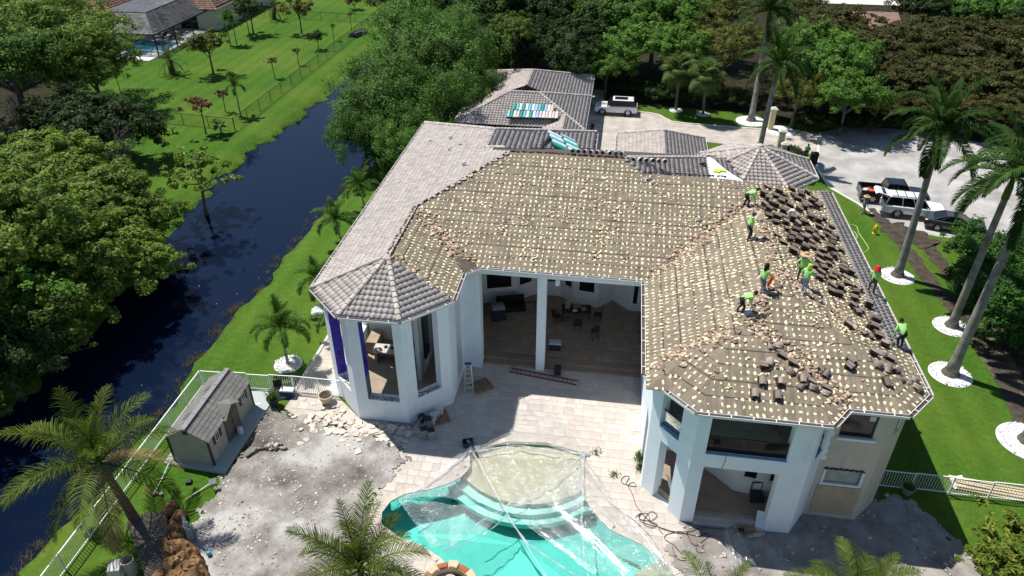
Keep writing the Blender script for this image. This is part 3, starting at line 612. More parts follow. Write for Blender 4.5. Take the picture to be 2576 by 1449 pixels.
for M in MASSES:
    par = OWN.get(id(M), house); ox, oy = par.location.x, par.location.y
    for nm, q in M['faces'].items():
        A = M['pl'][nm]; e, s, n, k = frame(A); V = [(x - ox, y - oy, pz(A, x, y)) for x, y in q]
        uv = [((x - A['a'][0]) * A['t'][0] + (y - A['a'][1]) * A['t'][1], ((x - A['a'][0]) * A['n'][0] + (y - A['a'][1]) * A['n'][1]) * k) for x, y in q]
        st = (id(M), nm) in STRIP
        me = npmesh('roof_slope', V, np.arange(len(V))[None], uv); o = link('roof_slope', me, par, M_felt if st else M_under)
        if st: o['label'] = 'stripped roof slope of bare brown felt dotted with foam'
        slopes.append((M, nm, A, q, o))
# ---- one tile, and one foam pad
def tile_mesh(L=.41, front=.034):
    X = [-.157, -.105, -.065, -.02, .03, .08, .118, .157]; Z = [.012, 0, .030, .060, .072, .060, .030, .010]; V = []; Fc = []
    for y, dz in ((0, front), (L, 0.0)):
        V += [(x, y, z + dz) for x, z in zip(X, Z)]
    V += [(x, 0.004, z + front - .03) for x, z in zip(X, Z)]
    for i in range(7): Fc.append((i, i + 1, 8 + i + 1, 8 + i)); Fc.append((16 + i, 16 + i + 1, i + 1, i))
    return np.array(V), np.array(Fc)
TV, TF = tile_mesh()
tile_me = npmesh('tile', TV, TF); tile_me.materials.append(M_tile)
def place(V, F, mats):
    """replicate a small mesh with a list of 3x4 placements"""
    Mx = np.array(mats); k = len(Mx); Q = np.einsum('kij,vj->kvi', Mx[:, :, :3], V) + Mx[:, None, :, 3]
    return Q.reshape(-1, 3), (np.arange(k)[:, None, None] * len(V) + F[None]).reshape(-1, F.shape[1])
def grid_on(M, nm, A, q, du, dv, u0=0, v0=0.0, jit=0.0, cond=None, rg=None):
    """places on a roof face, on its tile grid, only where the face is the top of the roof"""
    Q = np.array(q); e, s, n, k = frame(A); uu = (Q - A['a']) @ A['t']; vv = (Q - A['a']) @ A['n'] * k
    us = np.arange(math.floor(uu.min() / du) * du + u0, uu.max(), du); vs = np.arange(v0, vv.max(), dv)
    U, Vv = np.meshgrid(us, vs); U, Vv = U.ravel(), Vv.ravel()
    if jit: U = U + rg.normal(0, jit, U.shape); Vv = Vv + rg.normal(0, jit, U.shape)
    x = A['a'][0] + A['t'][0] * U + A['n'][0] * Vv / k; y = A['a'][1] + A['t'][1] * U + A['n'][1] * Vv / k
    xc = x + A['n'][0] * .18 / k; yc = y + A['n'][1] * .18 / k
    ok = inpoly(xc, yc, q); z = pz(A, x, y); zc = pz(A, xc, yc)
    ok &= (zc >= roof_z(xc, yc) - .003)
    if cond is not None: ok &= cond(xc, yc, Vv)
    return x[ok], y[ok], z[ok], Vv[ok]
def mats_of(A, x, y, z, rg=None, wob=0.0, spin=0.0, sc=None):
    e, s, n, k = frame(A); B = np.array([e, s, n]).T; out = []
    for i in range(len(x)):
        b = B
        if wob or spin:
            Rm = np.array(Euler((rg.normal(0, wob), rg.normal(0, wob), rg.normal(0, spin))).to_matrix()); b = B @ Rm
        if sc is not None: b = b * sc[i]
        out.append(np.concatenate([b, [[x[i]], [y[i]], [z[i]]]], 1))
    return out
rgt = np.random.default_rng(21)
def is_tiled_edge(x, y, v): return (v < 1.0) & (y > 30.6) & (x > 13.5)
allt = {id(house): [], id(garage): [], id(carport): [], id(turret): []}
PADS = []
for M, nm, A, q, o in slopes:
    par = OWN.get(id(M), house); st = (id(M), nm) in STRIP
    if not st or (M in (M5, M4) and nm == 'E'):
        c = (lambda x, y, v: is_tiled_edge(x, y, v)) if st else None
        if nm == 'N' and M in (M1, M2, M4): c = lambda x, y, v: x > 1e9
        x, y, z, v = grid_on(M, nm, A, q, .305, .36, cond=c); mm = mats_of(A, x, y, z + .01, rgt, .012, .012)
        allt[id(par)] += [(m_, np.hypot(np.hypot(m_[0, 3], m_[1, 3]), 30 - m_[2, 3]), nm, id(M)) for m_ in mm]
    if st:
        def c(x, y, v):
            r = rgt.random(x.shape) < .94 - .25 * (np.sin(x * .9 + 1) * np.sin(y * 1.1 + x * .3) > .72)
            if M in (M5, M4) and nm == 'E': r &= ~is_tiled_edge(x, y, v)
            return r
        x, y, z, v = grid_on(M, nm, A, q, .305, .36, .15, .10, .022, c, rgt)
        PADS += [(m_, np.hypot(np.hypot(m_[0, 3], m_[1, 3]), 30 - m_[2, 3]), nm) for m_ in mats_of(A, x, y, z + .004, rgt, .06, .12, np.stack([rgt.uniform(.55, 1.35, len(x)), rgt.uniform(.5, 1.4, len(x)), rgt.uniform(.7, 1.3, len(x))], -1))]
def m4(m_): return Matrix([list(r) for r in m_] + [[0, 0, 0, 1]])
for par in (house, garage, carport, turret):
    L_ = sorted(allt[id(par)], key=lambda t: t[1]); k = 300 if par is house else 260
    ox = Matrix.Translation(-par.location)
    for t in L_[:k]:
        o = link('tile', tile_me, par); o.matrix_local = ox @ m4(t[0])
    if len(L_) > k:
        V, F = place(TV, TF, [t[0] for t in L_[k:]]); V = V - np.array(par.location)
        tag(link('tile', npmesh('tile_field', V, F), par, M_tile), kind='stuff')
print('tiles', {k: len(v) for k, v in allt.items()}, 'pads', len(PADS))
def pad_mesh(seed):
    r = random.Random(seed); V = []; n = 9
    for k in range(n):
        t = 6.283 * k / n; V.append((.064 * math.cos(t) * r.uniform(.75, 1.2), .098 * math.sin(t) * r.uniform(.8, 1.2), 0))
    for k in range(n):
        t = 6.283 * k / n; V.append((.05 * math.cos(t) * r.uniform(.7, 1.2), .08 * math.sin(t) * r.uniform(.8, 1.2), .026 * r.uniform(.7, 1.2)))
    V.append((r.uniform(-.01, .01), r.uniform(-.02, .02), .032))
    F = [(k, (k + 1) % n, n + (k + 1) % n, n + k) for k in range(n)] + [(n + k, n + (k + 1) % n, 2 * n, 2 * n) for k in range(n)]
    return np.array(V), F
PV = [pad_mesh(s) for s in range(5)]
def mesh_mixed(name, V, F):
    me = bpy.data.meshes.new(name); me.from_pydata([tuple(v) for v in V], [], [tuple(dict.fromkeys(f)) for f in F]); me.update(); me.materials.append(M_foam); return me
pm = [mesh_mixed('foam_pad', v, f) for v, f in PV]
PADS.sort(key=lambda t: t[1])
for i, t in enumerate(PADS[:300]): o = link('foam_pad', pm[i % 5], house); o.matrix_local = m4(t[0])
Vs, Fs, b0 = [], [], 0
for j in range(5):
    V, F = PV[j]; sel = [t[0] for t in PADS[300:][j::5]]
    F4 = np.array([f for f in F if len(set(f)) == 4]); F3 = np.array([f[:3] for f in F if len(set(f)) == 3]); F4t = np.concatenate([F4[:, [0, 1, 2]], F4[:, [0, 2, 3]], F3])
    v, f = place(V, F4t, sel); Vs.append(v); Fs.append(f + b0); b0 += len(v)
tag(link('foam_pad', npmesh('foam_pads', np.concatenate(Vs), np.concatenate(Fs)), house, M_foam), kind='stuff')

# ---- hip and ridge caps
def cap_run(par, a, b, dz=.07, r=.125, step=.36):
    a, b = Vector(a), Vector(b); L_ = (b - a).length; d = (b - a) / L_; n = max(1, int(L_ / step)); off = -Vector(par.location)
    u = Vector((0, 0, 1)); s = d.cross(u).normalized(); u = s.cross(d); m = MB()
    for i in range(n):
        p = a + d * (i * L_ / n); q = a + d * ((i + 1.08) * L_ / n); V = []
        for e, rr, up in ((p, r * 1.06, .03), (q, r * .88, .0)):
            for k in range(7):
                t = math.pi * k / 6; V.append(e + s * math.cos(t) * rr * 1.15 + u * (math.sin(t) * rr + dz - .03 + up) + off)
        m.add(V, [(k, k + 1, 8 + k, 7 + k) for k in range(6)] + [(6, 5, 4, 3, 2, 1, 0)])
    return m.build('ridge_cap', M_cap, par)
def P3(M, x, y): return (x, y, float(roof_z(np.array([x]), np.array([y]))[0]))
apx = (OC, 33.485); za = EZ + PT * 3.985
for c in [(OC - oc, 29.5), (OC + oc, 29.5), (OW, 33.485 - oc)]: cap_run(house, (c[0], c[1], EZ), (apx[0], apx[1], za))
za2 = EZ + PT * 7.215
cap_run(house, (OW, 57.5, EZ), (-8.715, 50.285, za2)); cap_run(house, (-1.5, 57.5, EZ), (-8.715, 50.285, za2)); cap_run(house, (-8.715, 46.7, za2), (-8.715, 50.285, za2)); cap_run(house, (-8.715, 46.75, za2 + .02), (-7.3, 46.3, za2 + .28))
cap_run(house, (6.6, 50.5, EZ + PT * 3.4), (.9, 44.8, EZ + PT * 9.1))
for c in octo(TC, TRd): cap_run(turret, (c[0], c[1], EZ), (TC[0], TC[1], EZ + PT * TRd))
zr = 3.5 + PT * 5.05
cap_run(garage, (-2.95, 68.8, 3.5), (-8.0, 73.85, zr)); cap_run(garage, (-2.95, 78.9, 3.5), (-8.0, 73.85, zr)); cap_run(garage, (-11.15, 73.85, zr), (-8.0, 73.85, zr)); cap_run(garage, (-16.2, 68.8, 3.5), (-11.15, 73.85, zr))
zg = 3.5 + PT * 6.46
cap_run(garage, (-9.44, 74.4, zg), (-9.44, 79.84, zg)); cap_run(garage, (-2.98, 86.3, 3.5), (-9.44, 79.84, zg)); cap_run(garage, (-15.9, 86.3, 3.5), (-9.44, 79.84, zg))
cap_run(garage, (-5.02, 64.5, 3.5 + PT * 2.07), (-5.02, 70.87, 3.5 + PT * 2.07))
zc = 3.8 + PT * 4.075; yc = 67.5 - PT * 4.075 / .62
cap_run(carport, (4.425, 58, zc), (4.425, yc, zc)); cap_run(carport, (.35, 67.5, 3.8), (4.425, yc, zc)); cap_run(carport, (8.5, 67.5, 3.8), (4.425, yc, zc))
m = MB(); m.ball((TC[0], TC[1], EZ + PT * TRd + .12), (.28, .28, .16), 10, 6); m.v = [(v[0] - TC[0], v[1] - TC[1], v[2]) for v in m.v]; m.build('finial_cap', mat('pale_mortar', (.5, .5, .48), .9), turret)
# ragged cut edge of tiles left along the stripped hips and ridges, gap shadow put into their dark colour
m = MB(); erg = random.Random(9)
def ragged(a, b, n, side):
    a, b = Vector(a), Vector(b); d = (b - a).normalized()
    for i in range(n):
        p = a.lerp(b, (i + erg.random() * .5) / n) + Vector((erg.uniform(-.05, .05), erg.uniform(-.05, .05), .05))
        m.box(p + Vector(side) * .05, (.17, .11, .07), math.atan2(d.y, d.x) + erg.uniform(-.5, .5), erg.uniform(-.3, .3), erg.uniform(-.2, .2))
ragged((OC, 33.7, za), (OC, 39.35, za), 22, (-1, 0, 0)); ragged((OC, 39.35, za), (-6.75, 44.6, EZ + PT * 9.2), 30, (-.7, .7, 0)); ragged((-6.7, 44.65, EZ + PT * 9.25), (.75, 44.65, EZ + PT * 9.25), 30, (0, 1, 0)); ragged((1.9, 43.55, 10.6), (7.3, 43.55, 10.6), 24, (0, 1, 0))
tag(m.build('broken_tile_edge', M_tileshade, house), kind='stuff')
# white membrane on the flat valley beside the turret
m = MB(); m.prism([(5.6, 47.2), (8.0, 45.8), (9.3, 46.2), (7.9, 48.6), (7.1, 50.6), (6.3, 50.6)], 8.55, 8.95)
m.build('flat_valley', mat('white_membrane', (.74, .77, .80), .6, .12, 1.2), house)
for c_, s_ in (((5.9, 48.4, 9.02), .26), ((6.3, 48.9, 9.05), .3)):
    mb = MB(); mb.ball(c_, (s_ * 1.3, s_, s_ * .7), 8, 5, .25, erg); tag(mb.build('refuse_bag', M_black), 'black refuse sack slumped on the white flat roof by the turret', 'bag', 'refuse sacks on the flat roof')
mb = MB(); mb.prism([(7.0, 48.0), (7.4, 47.9), (7.5, 48.15), (7.9, 48.1), (7.8, 48.4), (7.1, 48.45)], 8.96, 9.06); tag(mb.build('safety_vest', mat('hi_vis_yellow', (.55, .75, .05), .8)), 'yellow hi-vis vest dropped on the white flat roof', 'vest')

# ---- gutters and fascia
GUT = [(OW, 57.5), (OW, 33.485 - oc), (OC - oc, 29.5), (OC + oc, 29.5), (OE, 33.485 - oc), (OE, 34.65), (-7.15, 35.35), (2.4, 35.35), (2.4, 27.1), (4.65, 24.83), (10.4, 24.83), (11.3, 26.0), (13.85, 26.0), (15.15, 27.5), (15.15, 48.7)]
M_gutin = mat('gutter_grime', (.10, .07, .055), .95, .3, 5)
def gutter(par, a, b, z, out=.2):
    a, b = Vector((a[0], a[1], z)), Vector((b[0], b[1], z)); d = (b - a).normalized(); n = Vector((d.y, -d.x, 0)); off = -Vector(par.location)
    n_out = n
    m = MB(); m.mi = 0
    m.bar(a + n_out * out + Vector((0, 0, -.06)) + off, b + n_out * out + Vector((0, 0, -.06)) + off, .022, .13)
    m.bar(a + n_out * .012 + Vector((0, 0, -.12)) + off, b + n_out * .012 + Vector((0, 0, -.12)) + off, .024, .26)
    m.mi = 1; m.bar(a + n_out * out * .5 + Vector((0, 0, -.105)) + off, b + n_out * out * .5 + Vector((0, 0, -.105)) + off, out * .84, .03)
    g = m.build('gutter', [M_trim, M_gutin], par)
    k = max(1, int((b - a).length / .95))
    for i in range(k):
        p = a.lerp(b, (i + .5) / k) + Vector((0, 0, .008)) + off; mm = MB(); mm.bar(p, p + n_out * out, .04, .02); mm.build('gutter_bracket', M_trim, g)
for a, b in zip(GUT[:-1], GUT[1:]): gutter(house, a, b, EZ)
T8 = octo(TC, TRd)
for k in (0, 1, 2, 6, 7): gutter(turret, T8[k], T8[(k + 1) % 8], EZ)
gutter(garage, (-2.95, 58), (-2.95, 86.3), 3.5, .13); gutter(carport, (.35, 67.5), (.35, 57), 3.8, .13); gutter(carport, (8.5, 57), (8.5, 67.5), 3.8, .13); gutter(house, (-1.5, 50), (-1.5, 57.5), EZ)
# small corner cricket where the pavilion meets the main slope
m = MB(); m.add([(OE, 34.55, EZ), (-7.05, 35.35, EZ), (OE - 1.2, 36.55, EZ + .44)], [(0, 1, 2)]); m.build('roof_slope', M_under, house)

# ---- walls
M_wallin = mat('white_inner_wall', (.74, .74, .73), .85, .06, .5)
def wall(p, q, z0, z1, ops=(), t=.32, mm=None, par=None, name='wall', inward=1):
    """wall whose outer face runs p->q (inside on its left) with openings (s0, s1, za, zb); returns the mesh part"""
    p, q = Vector((p[0], p[1], 0)), Vector((q[0], q[1], 0)); d = (q - p); L_ = d.length; d /= L_; n = Vector((-d.y, d.x, 0)) * inward; m = MB(); par = par or house; off = -Vector(par.location)
    def blk(s0, s1, a, b):
        if s1 - s0 < 1e-4 or b - a < 1e-4: return
        c = p + d * ((s0 + s1) / 2) + n * t / 2 + off; m.box((c.x, c.y, (a + b) / 2), (s1 - s0, t, b - a), math.atan2(d.y, d.x))
    cuts = sorted(set([0, L_] + [v for o in ops for v in o[:2]]))
    for s0, s1 in zip(cuts[:-1], cuts[1:]):
        z = z0
        for o in sorted([o for o in ops if o[0] <= s0 + 1e-6 and o[1] >= s1 - 1e-6], key=lambda o: o[2]): blk(s0, s1, z, o[2]); z = o[3]
        blk(s0, s1, z, z1)
    w = m.build(name, mm or M_white, par)
    return w
def pane(p, q, s0, s1, za, zb, par=None, inset=.12, mm=None, frm=True, fm=None, name='window'):
    p, q = Vector((p[0], p[1], 0)), Vector((q[0], q[1], 0)); d = (q - p).normalized(); n = Vector((-d.y, d.x, 0)); par = par or house; off = -Vector(par.location)
    a = p + d * s0 + n * inset + off; b = p + d * s1 + n * inset + off; fm = fm or M_trim; m = MB()
    for z in (za + .04, zb - .04): m.bar((a.x, a.y, z), (b.x, b.y, z), .08, .08)
    for e in (a + d * .04, b - d * .04): m.bar((e.x, e.y, za + .08), (e.x, e.y, zb - .08), .08, .08)
    w = m.build(name, fm, par); g = MB(); g.bar((a.x, a.y, (za + zb) / 2), (b.x, b.y, (za + zb) / 2), .02, zb - za - .1); g.build('pane', mm or M_glassdark, w); return w
cA, cB, cC, cD = (-13.45, 29.85), (-10.43, 29.85), (-8.29, 31.99), (-15.59, 31.99)
wall(cD, cA, 0, 7.36, [(.6, 2.3, 1.63, 7.27)], .6); wall(cA, cB, 0, 7.36, [(.7, 2.57, 1.63, 7.27)], .6); wall(cB, cC, 0, 7.36, [(.7, 2.3, 1.63, 7.27)], .6)
wall(cC, (-8.29, 35.5), 0, 7.36, [(1.55, 2.9, .5, 7.2)], .35); wall((-15.59, 57), cD, 0, 7.36, [(19.6, 21.2, 1.2, 7.2), (22.2, 24.4, 1.2, 7.2)], .3)
# purple membrane on the window reveals
M_purple = mat('purple_waterproofing', (.07, .04, .48), .45, .2, 3)
def reveal(p, q, s, za, zb, t=.6, marks=()):
    p, q = Vector((p[0], p[1], 0)), Vector((q[0], q[1], 0)); d = (q - p).normalized(); n = Vector((-d.y, d.x, 0)); c = p + d * (s + .006) + n * t / 2
    m = MB(); m.box((c.x, c.y, (za + zb) / 2), (.008, t - .01, zb - za), math.atan2(d.y, d.x)); o = m.build('reveal_membrane', M_purple, house)
    for z in marks:
        cu = bpy.data.curves.new('lettering', 'FONT'); cu.body = 'eXP'; cu.size = .42; cu.extrude = .001; cu.align_x = 'CENTER'; cu.align_y = 'CENTER'
        tmp = bpy.data.objects.new('lettering', cu); col.objects.link(tmp); dg = bpy.context.evaluated_depsgraph_get(); me = bpy.data.meshes.new_from_object(tmp.evaluated_get(dg)); bpy.data.objects.remove(tmp)
        me.materials.clear(); me.materials.append(M_black); t_ = link('lettering', me, o)
        # text reads downwards on the face turned towards +d
        X = Vector((0, 0, -1)); Z = d; Y = Z.cross(X); b = Matrix((X, Y, Z)).transposed().to_4x4(); b.translation = c + d * .008 + Vector((0, 0, z)); t_.matrix_local = b
reveal(cD, cA, .6, 1.75, 7.25, marks=(3.1, 2.0)); reveal(cA, cB, .7, 3.2, 7.25, marks=(4.1,))
m = MB(); q_ = Vector((cA[0] + .715, cA[1] + .3, 2.4)); m.box(q_, (.012, .58, 1.55)); m.build('grey_reveal', mat('grey_mortar', (.20, .20, .20), .9), house)
# rough mortar on the window sills
srg = np.random.default_rng(3)
for p, q, a_, b_ in ((cA, cB, .7, 2.57), (cB, cC, .7, 2.3), (cD, cA, .75, 2.3)):
    p, q = np.array(p), np.array(q); d = (q - p) / np.linalg.norm(q - p); n = np.array((-d[1], d[0])); s = srg.uniform(a_ + .06, b_ - .06, 110); w = srg.uniform(.05, .37, 110)
    pts = np.concatenate([p + d * s[:, None] + n * w[:, None], np.full((110, 1), 1.63)], 1); tag(link('sill_rubble', chips('sill_rubble', pts, .015, .06, None, .5, 4), house, M_chip), kind='stuff')
# pavilion inside
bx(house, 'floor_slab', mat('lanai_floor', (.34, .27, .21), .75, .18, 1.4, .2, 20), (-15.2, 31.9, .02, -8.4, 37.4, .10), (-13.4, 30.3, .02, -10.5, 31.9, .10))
wall((-8.7, 37.4), (-15.2, 37.4), 0.0, 7.3, (), .25, M_wallin, inward=-1)
bx(house, 'partition', M_wallin, (-10.9, 33.6, .1, -10.65, 37.3, 7.3)); 
m = MB(); m.span(-10.6, 34.4, 1.2, -10.5, 35.4, 4.6); m.build('window', M_glassdark, house)
ct = thing('outdoor_kitchen', 'half-demolished masonry kitchen counter cluttered with tools inside the pavilion', 'counter', (-12.6, 35.3, .1))
M_ct = mat('counter_block', (.36, .30, .22), .9, .25, 2, .2)
bx(ct, 'counter_base', M_ct, (-1.5, -.35, 0, -1.32, .35, .85), (-.2, -.35, 0, 0, .35, .85), (1.2, -.35, 0, 1.4, .35, .85), (-1.32, .28, 0, 1.2, .35, .85)); bx(ct, 'counter_top', mat('counter_top', (.5, .47, .43), .8, .2, 3), (-1.6, -.45, .85, 1.5, .45, .93)); bx(ct, 'counter_return', M_ct, (-2.3, .5, 0, -1.6, 1.9, .9))
trg = random.Random(4)
for i in range(9):
    mb = MB(); x = -14.0 + i * .28; mb.box((x, 35.3 + trg.uniform(-.2, .2), 1.03 + .06), (trg.uniform(.12, .5), trg.uniform(.05, .15), .1), trg.uniform(0, 3)); tag(mb.build('hand_tool' if i % 2 else 'tool_case', M_black if i % 3 else M_alu), ('dark %s lying on the pavilion counter, number %s from the left' % (('hand tool', 'tool case')[i % 2 == 0], ('one', 'two', 'three', 'four', 'five', 'six', 'seven', 'eight', 'nine')[i])) if i % 3 else 'metal tool lying among black ones on the pavilion counter', 'tool', 'tools on the kitchen counter')
pb = MB(); pb.box((-9.15, 33.9, 1.35), (.03, 1.3, 1.9), .25, R_(-12), R_(10)); tag(pb.build('plywood_sheet', M_ply), 'brown plywood sheet leaning on edge in the pavilion window', 'plywood')

# lanai: columns, beam, steps, floor, back wall with bays
for c, nm in (((-8.42, 35.5, 0, -7.2, 36.35, 7.36), 'column'), ((-3.76, 35.72, 0, -3.22, 36.3, 7.34), 'column')): bx(house, nm, M_white, c)
bx(house, 'beam', M_white, (-7.2, 35.78, 6.98, -3.76, 36.2, 7.34), (-3.22, 35.78, 6.98, 2.95, 36.2, 7.34))
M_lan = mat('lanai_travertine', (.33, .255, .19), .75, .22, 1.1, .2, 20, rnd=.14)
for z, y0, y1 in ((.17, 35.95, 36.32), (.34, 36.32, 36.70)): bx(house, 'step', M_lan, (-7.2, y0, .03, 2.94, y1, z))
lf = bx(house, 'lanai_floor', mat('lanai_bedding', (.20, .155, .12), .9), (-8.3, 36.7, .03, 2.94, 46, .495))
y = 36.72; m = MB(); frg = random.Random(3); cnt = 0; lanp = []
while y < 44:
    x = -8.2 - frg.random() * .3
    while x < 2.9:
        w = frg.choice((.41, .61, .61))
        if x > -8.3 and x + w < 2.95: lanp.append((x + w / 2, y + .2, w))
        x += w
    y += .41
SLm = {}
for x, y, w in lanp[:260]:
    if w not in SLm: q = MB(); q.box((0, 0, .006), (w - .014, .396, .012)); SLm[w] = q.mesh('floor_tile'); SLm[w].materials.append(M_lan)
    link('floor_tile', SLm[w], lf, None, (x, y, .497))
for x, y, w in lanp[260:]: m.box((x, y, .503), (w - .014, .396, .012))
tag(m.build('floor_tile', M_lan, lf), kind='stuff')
BW = [(2.95, 42.6), (2.05, 42.6), (.83, 43.7), (-.2, 42.6), (-1.9, 42.9), (-2.9, 43.7), (-4.7, 43.7), (-6.0, 42.7), (-8.3, 42.0)]
for i, (p, q) in enumerate(zip(BW[:-1], BW[1:])):
    L_ = (Vector(q) - Vector(p)).length; op = [(.25, L_ - .25, 1.6, 6.2)] if i in (1, 3, 4, 5, 6, 7) else ([(.35, .8, 1.0, 6.2)] if i == 0 else [])
    if i in (1,): op = []
    wall(q, p, .49, 7.33, [(L_ - o[1], L_ - o[0], o[2], o[3]) for o in op], .2, M_wallin)
    for o in op: pane(q, p, L_ - o[1], L_ - o[0], o[2], o[3], None, .08)
bx(house, 'wall', M_wallin, (-8.75, 36.35, 0, -8.42, 46, 7.33))
m = MB(); m.add([(-8.7, 35.6, 7.34), (2.9, 35.6, 7.34), (2.9, 46.5, 7.34), (-8.7, 46.5, 7.34)], [(3, 2, 1, 0)]); m.build('ceiling', M_wallin, house)
m = MB(); m.add([(x, y, 7.36) for x, y in [(OC - oc, 29.6), (OC + oc, 29.6), (OE - .05, 33.485 - oc), (OE - .05, 38), (OW + .05, 38), (OW + .05, 33.485 - oc)]], [(5, 4, 3, 2, 1, 0)]); m.build('soffit', M_wallin, house)
# right wing
r0, r1, r2, r3, r4, r5 = (2.9, 27.15), (4.8, 25.1), (10.1, 25.1), (11.0, 26.45), (13.55, 26.45), (14.75, 27.8)
wall((2.92, 46), r0, 0, 7.36, [(16.9, 18.2, 0, 3.9)], .32)
wall(r0, r1, 0, 7.36, [(.85, 1.95, .02, 4.05), (.62, 1.9, 4.93, 7.25)], .55)
wall(r1, r2, 0, 7.36, [(.65, 4.1, .02, 4.05), (.6, 4.25, 4.93, 7.25)], .55)
wall(r2, r3, 0, 7.36, [(.5, 1.25, 4.93, 7.25)], .3)
wall(r3, r4, 0, 7.36, [(.45, 1.95, 5.62, 7.0), (.42, 2.1, 2.5, 3.4)], .3, M_beige)
wall(r4, r5, 0, 7.36, [(.75, 1.4, 5.4, 6.9)], .3, M_beige); wall(r5, (14.75, 48.3), 0, 7.36, (), .3, M_beige)
pane(r3, r4, .45, 1.95, 5.62, 7.0, None, .1, fm=M_dark); pane(r4, r5, .75, 1.4, 5.4, 6.9, None, .1, fm=M_trim)
m = MB(); m.span(11.4, 26.30, 5.50, 13.1, 26.42, 5.62); m.build('window_sill', M_white, house)
m = MB(); m.box((12.75, 26.535, 6.75), (.32, .01, .28)); m.build('window_notice', mat('white_paper', (.7, .7, .68), .8), house)
# patched window opening in the beige wall
bx(house, 'blocked_opening', mat('cement_board_patch', (.40, .42, .37), .9, .2, 3), (11.5, 26.55, 2.52, 13.05, 26.68, 3.38)); bx(house, 'opening_frame', M_white, (11.3, 26.38, 2.38, 13.2, 26.44, 2.5), (11.32, 26.38, 2.5, 11.42, 26.44, 3.4), (13.1, 26.38, 2.5, 13.2, 26.44, 3.4))
m = MB(); m.mi = 0
for i in range(22): m.box((11.35 + i * .085, 26.44, 3.47 + .02 * math.sin(i * 1.7)), (.09, .05, .10 + .04 * math.sin(i * 2.3)), 0)
m.build('broken_lintel', M_dark, house)
bx(house, 'board_panel', mat('tan_render_board', (.46, .37, .26), .9, .15, 2), (11.25, 26.40, .35, 13.3, 26.445, 2.3))
for zz in (.9, 1.5): pass
# ragged edge of white paint over the beige render
m = MB(); wrg = random.Random(2)
z = 4.0
while z < 7.3:
    h = wrg.uniform(.12, .3); m.span(11.003, 26.432, z, 11.12 + wrg.uniform(0, .14), 26.447, min(z + h, 7.34)); z += h
m.build('paint_edge', M_white, house)
# floors, balcony, glass, back walls of the bay
M_deck = mat('balcony_deck', (.42, .39, .34), .85, .2, 1.5, .2)
BAYF = [(3.3, 27.3), (4.95, 25.55), (9.9, 25.55), (10.6, 26.6), (10.6, 30), (3.3, 30)]
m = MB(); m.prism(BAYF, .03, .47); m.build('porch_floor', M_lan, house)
m = MB(); m.prism([(4.95, 25.62), (9.0, 25.62), (9.0, 25.98), (4.95, 25.98)], .47, .475); m.build('porch_edge', M_lan, house)
for z, y0, y1 in ((.16, 25.0, 25.3), (.31, 25.3, 25.55)): bx(house, 'step', M_trav, (5.46, y0, .03, 8.88, y1, z))
m = MB(); m.prism(BAYF, 4.06, 4.88); m.build('balcony_floor', [M_deck], house)
m = MB(); m.add([(x, y, 7.33) for x, y in BAYF], [tuple(range(len(BAYF)))[::-1]]); m.build('ceiling', M_wallin, house)
for z0, z1 in ((.47, 4.06), (4.88, 7.33)):
    pts = [(10.6, 28.1), (9.6, 28.3), (8.0, 28.9), (6.6, 28.7), (5.2, 29.3), (3.2, 29.6)] if z0 > 1 else [(10.6, 26.95), (8.85, 26.95), (7.6, 27.1), (6.4, 28.3), (5.2, 29.4), (3.2, 29.6)]
    for i, (p, q) in enumerate(zip(pts[:-1], pts[1:])):
        L_ = (Vector(q) - Vector(p)).length; op = []
        if z0 < 1 and i in (0, 1): op = [(.25, L_ - .25, 1.5, 3.2)]
        if z0 > 1 and i in (0, 1): op = [(.1, L_ - .1, 4.95, 7.0)]
        wall(q, p, z0, z1, [(L_ - o[1], L_ - o[0], o[2], o[3]) for o in op], .18, M_wallin)
        for o in op: pane(q, p, L_ - o[1], L_ - o[0], o[2], o[3], None, .08)
def glass_rail(p, q, s0, s1, z0, z1, ins=.2):
    p, q = Vector((p[0], p[1], 0)), Vector((q[0], q[1], 0)); d = (q - p).normalized(); n = Vector((-d.y, d.x, 0)); a = p + d * (s0 + .02) + n * ins; b = p + d * (s1 - .02) + n * ins
    r = MB(); r.bar((a.x, a.y, z1), (b.x, b.y, z1), .05, .05); r.bar((a.x, a.y, z0 + .02), (b.x, b.y, z0 + .02), .05, .04); 
    r.bar((b.x, b.y, z0), (b.x, b.y, z1), .04, .04); o = r.build('balcony_rail', M_dark, house); g = MB(); g.bar((a.x, a.y, (z0 + z1) / 2), (b.x, b.y, (z0 + z1) / 2), .014, z1 - z0 - .06); g.build('glass_pane', M_rail, o)
    sl = MB(); a2 = p + d * s0 + n * .03; b2 = p + d * s1 + n * .03; sl.bar((a2.x, a2.y, z0 + .015), (b2.x, b2.y, z0 + .015), .14, .05); sl.build('sill_strip', mat('blue_masking', (.20, .33, .52), .6, .2), o)
def glassmat():
    m = bpy.data.materials.new('tinted_glass'); m.use_nodes = True; t = m.node_tree; t.nodes.clear(); N = t.nodes.new; L = t.links.new
    o = N('ShaderNodeOutputMaterial'); tr = N('ShaderNodeBsdfTransparent'); tr.inputs[0].default_value = (.36, .38, .37, 1); gl = N('ShaderNodeBsdfGlossy'); gl.inputs['Roughness'].default_value = .02
    fr = N('ShaderNodeFresnel'); fr.inputs[0].default_value = 1.22; mx = N('ShaderNodeMixShader'); L(fr.outputs[0], mx.inputs[0]); L(tr.outputs[0], mx.inputs[1]); L(gl.outputs[0], mx.inputs[2]); L(mx.outputs[0], o.inputs[0]); return m
M_rail = glassmat()
glass_rail(r1, r2, .6, 4.25, 4.93, 5.85); glass_rail(r0, r1, .62, 1.9, 4.93, 5.85); glass_rail(r2, r3, .5, 1.25, 4.93, 5.85, .1)
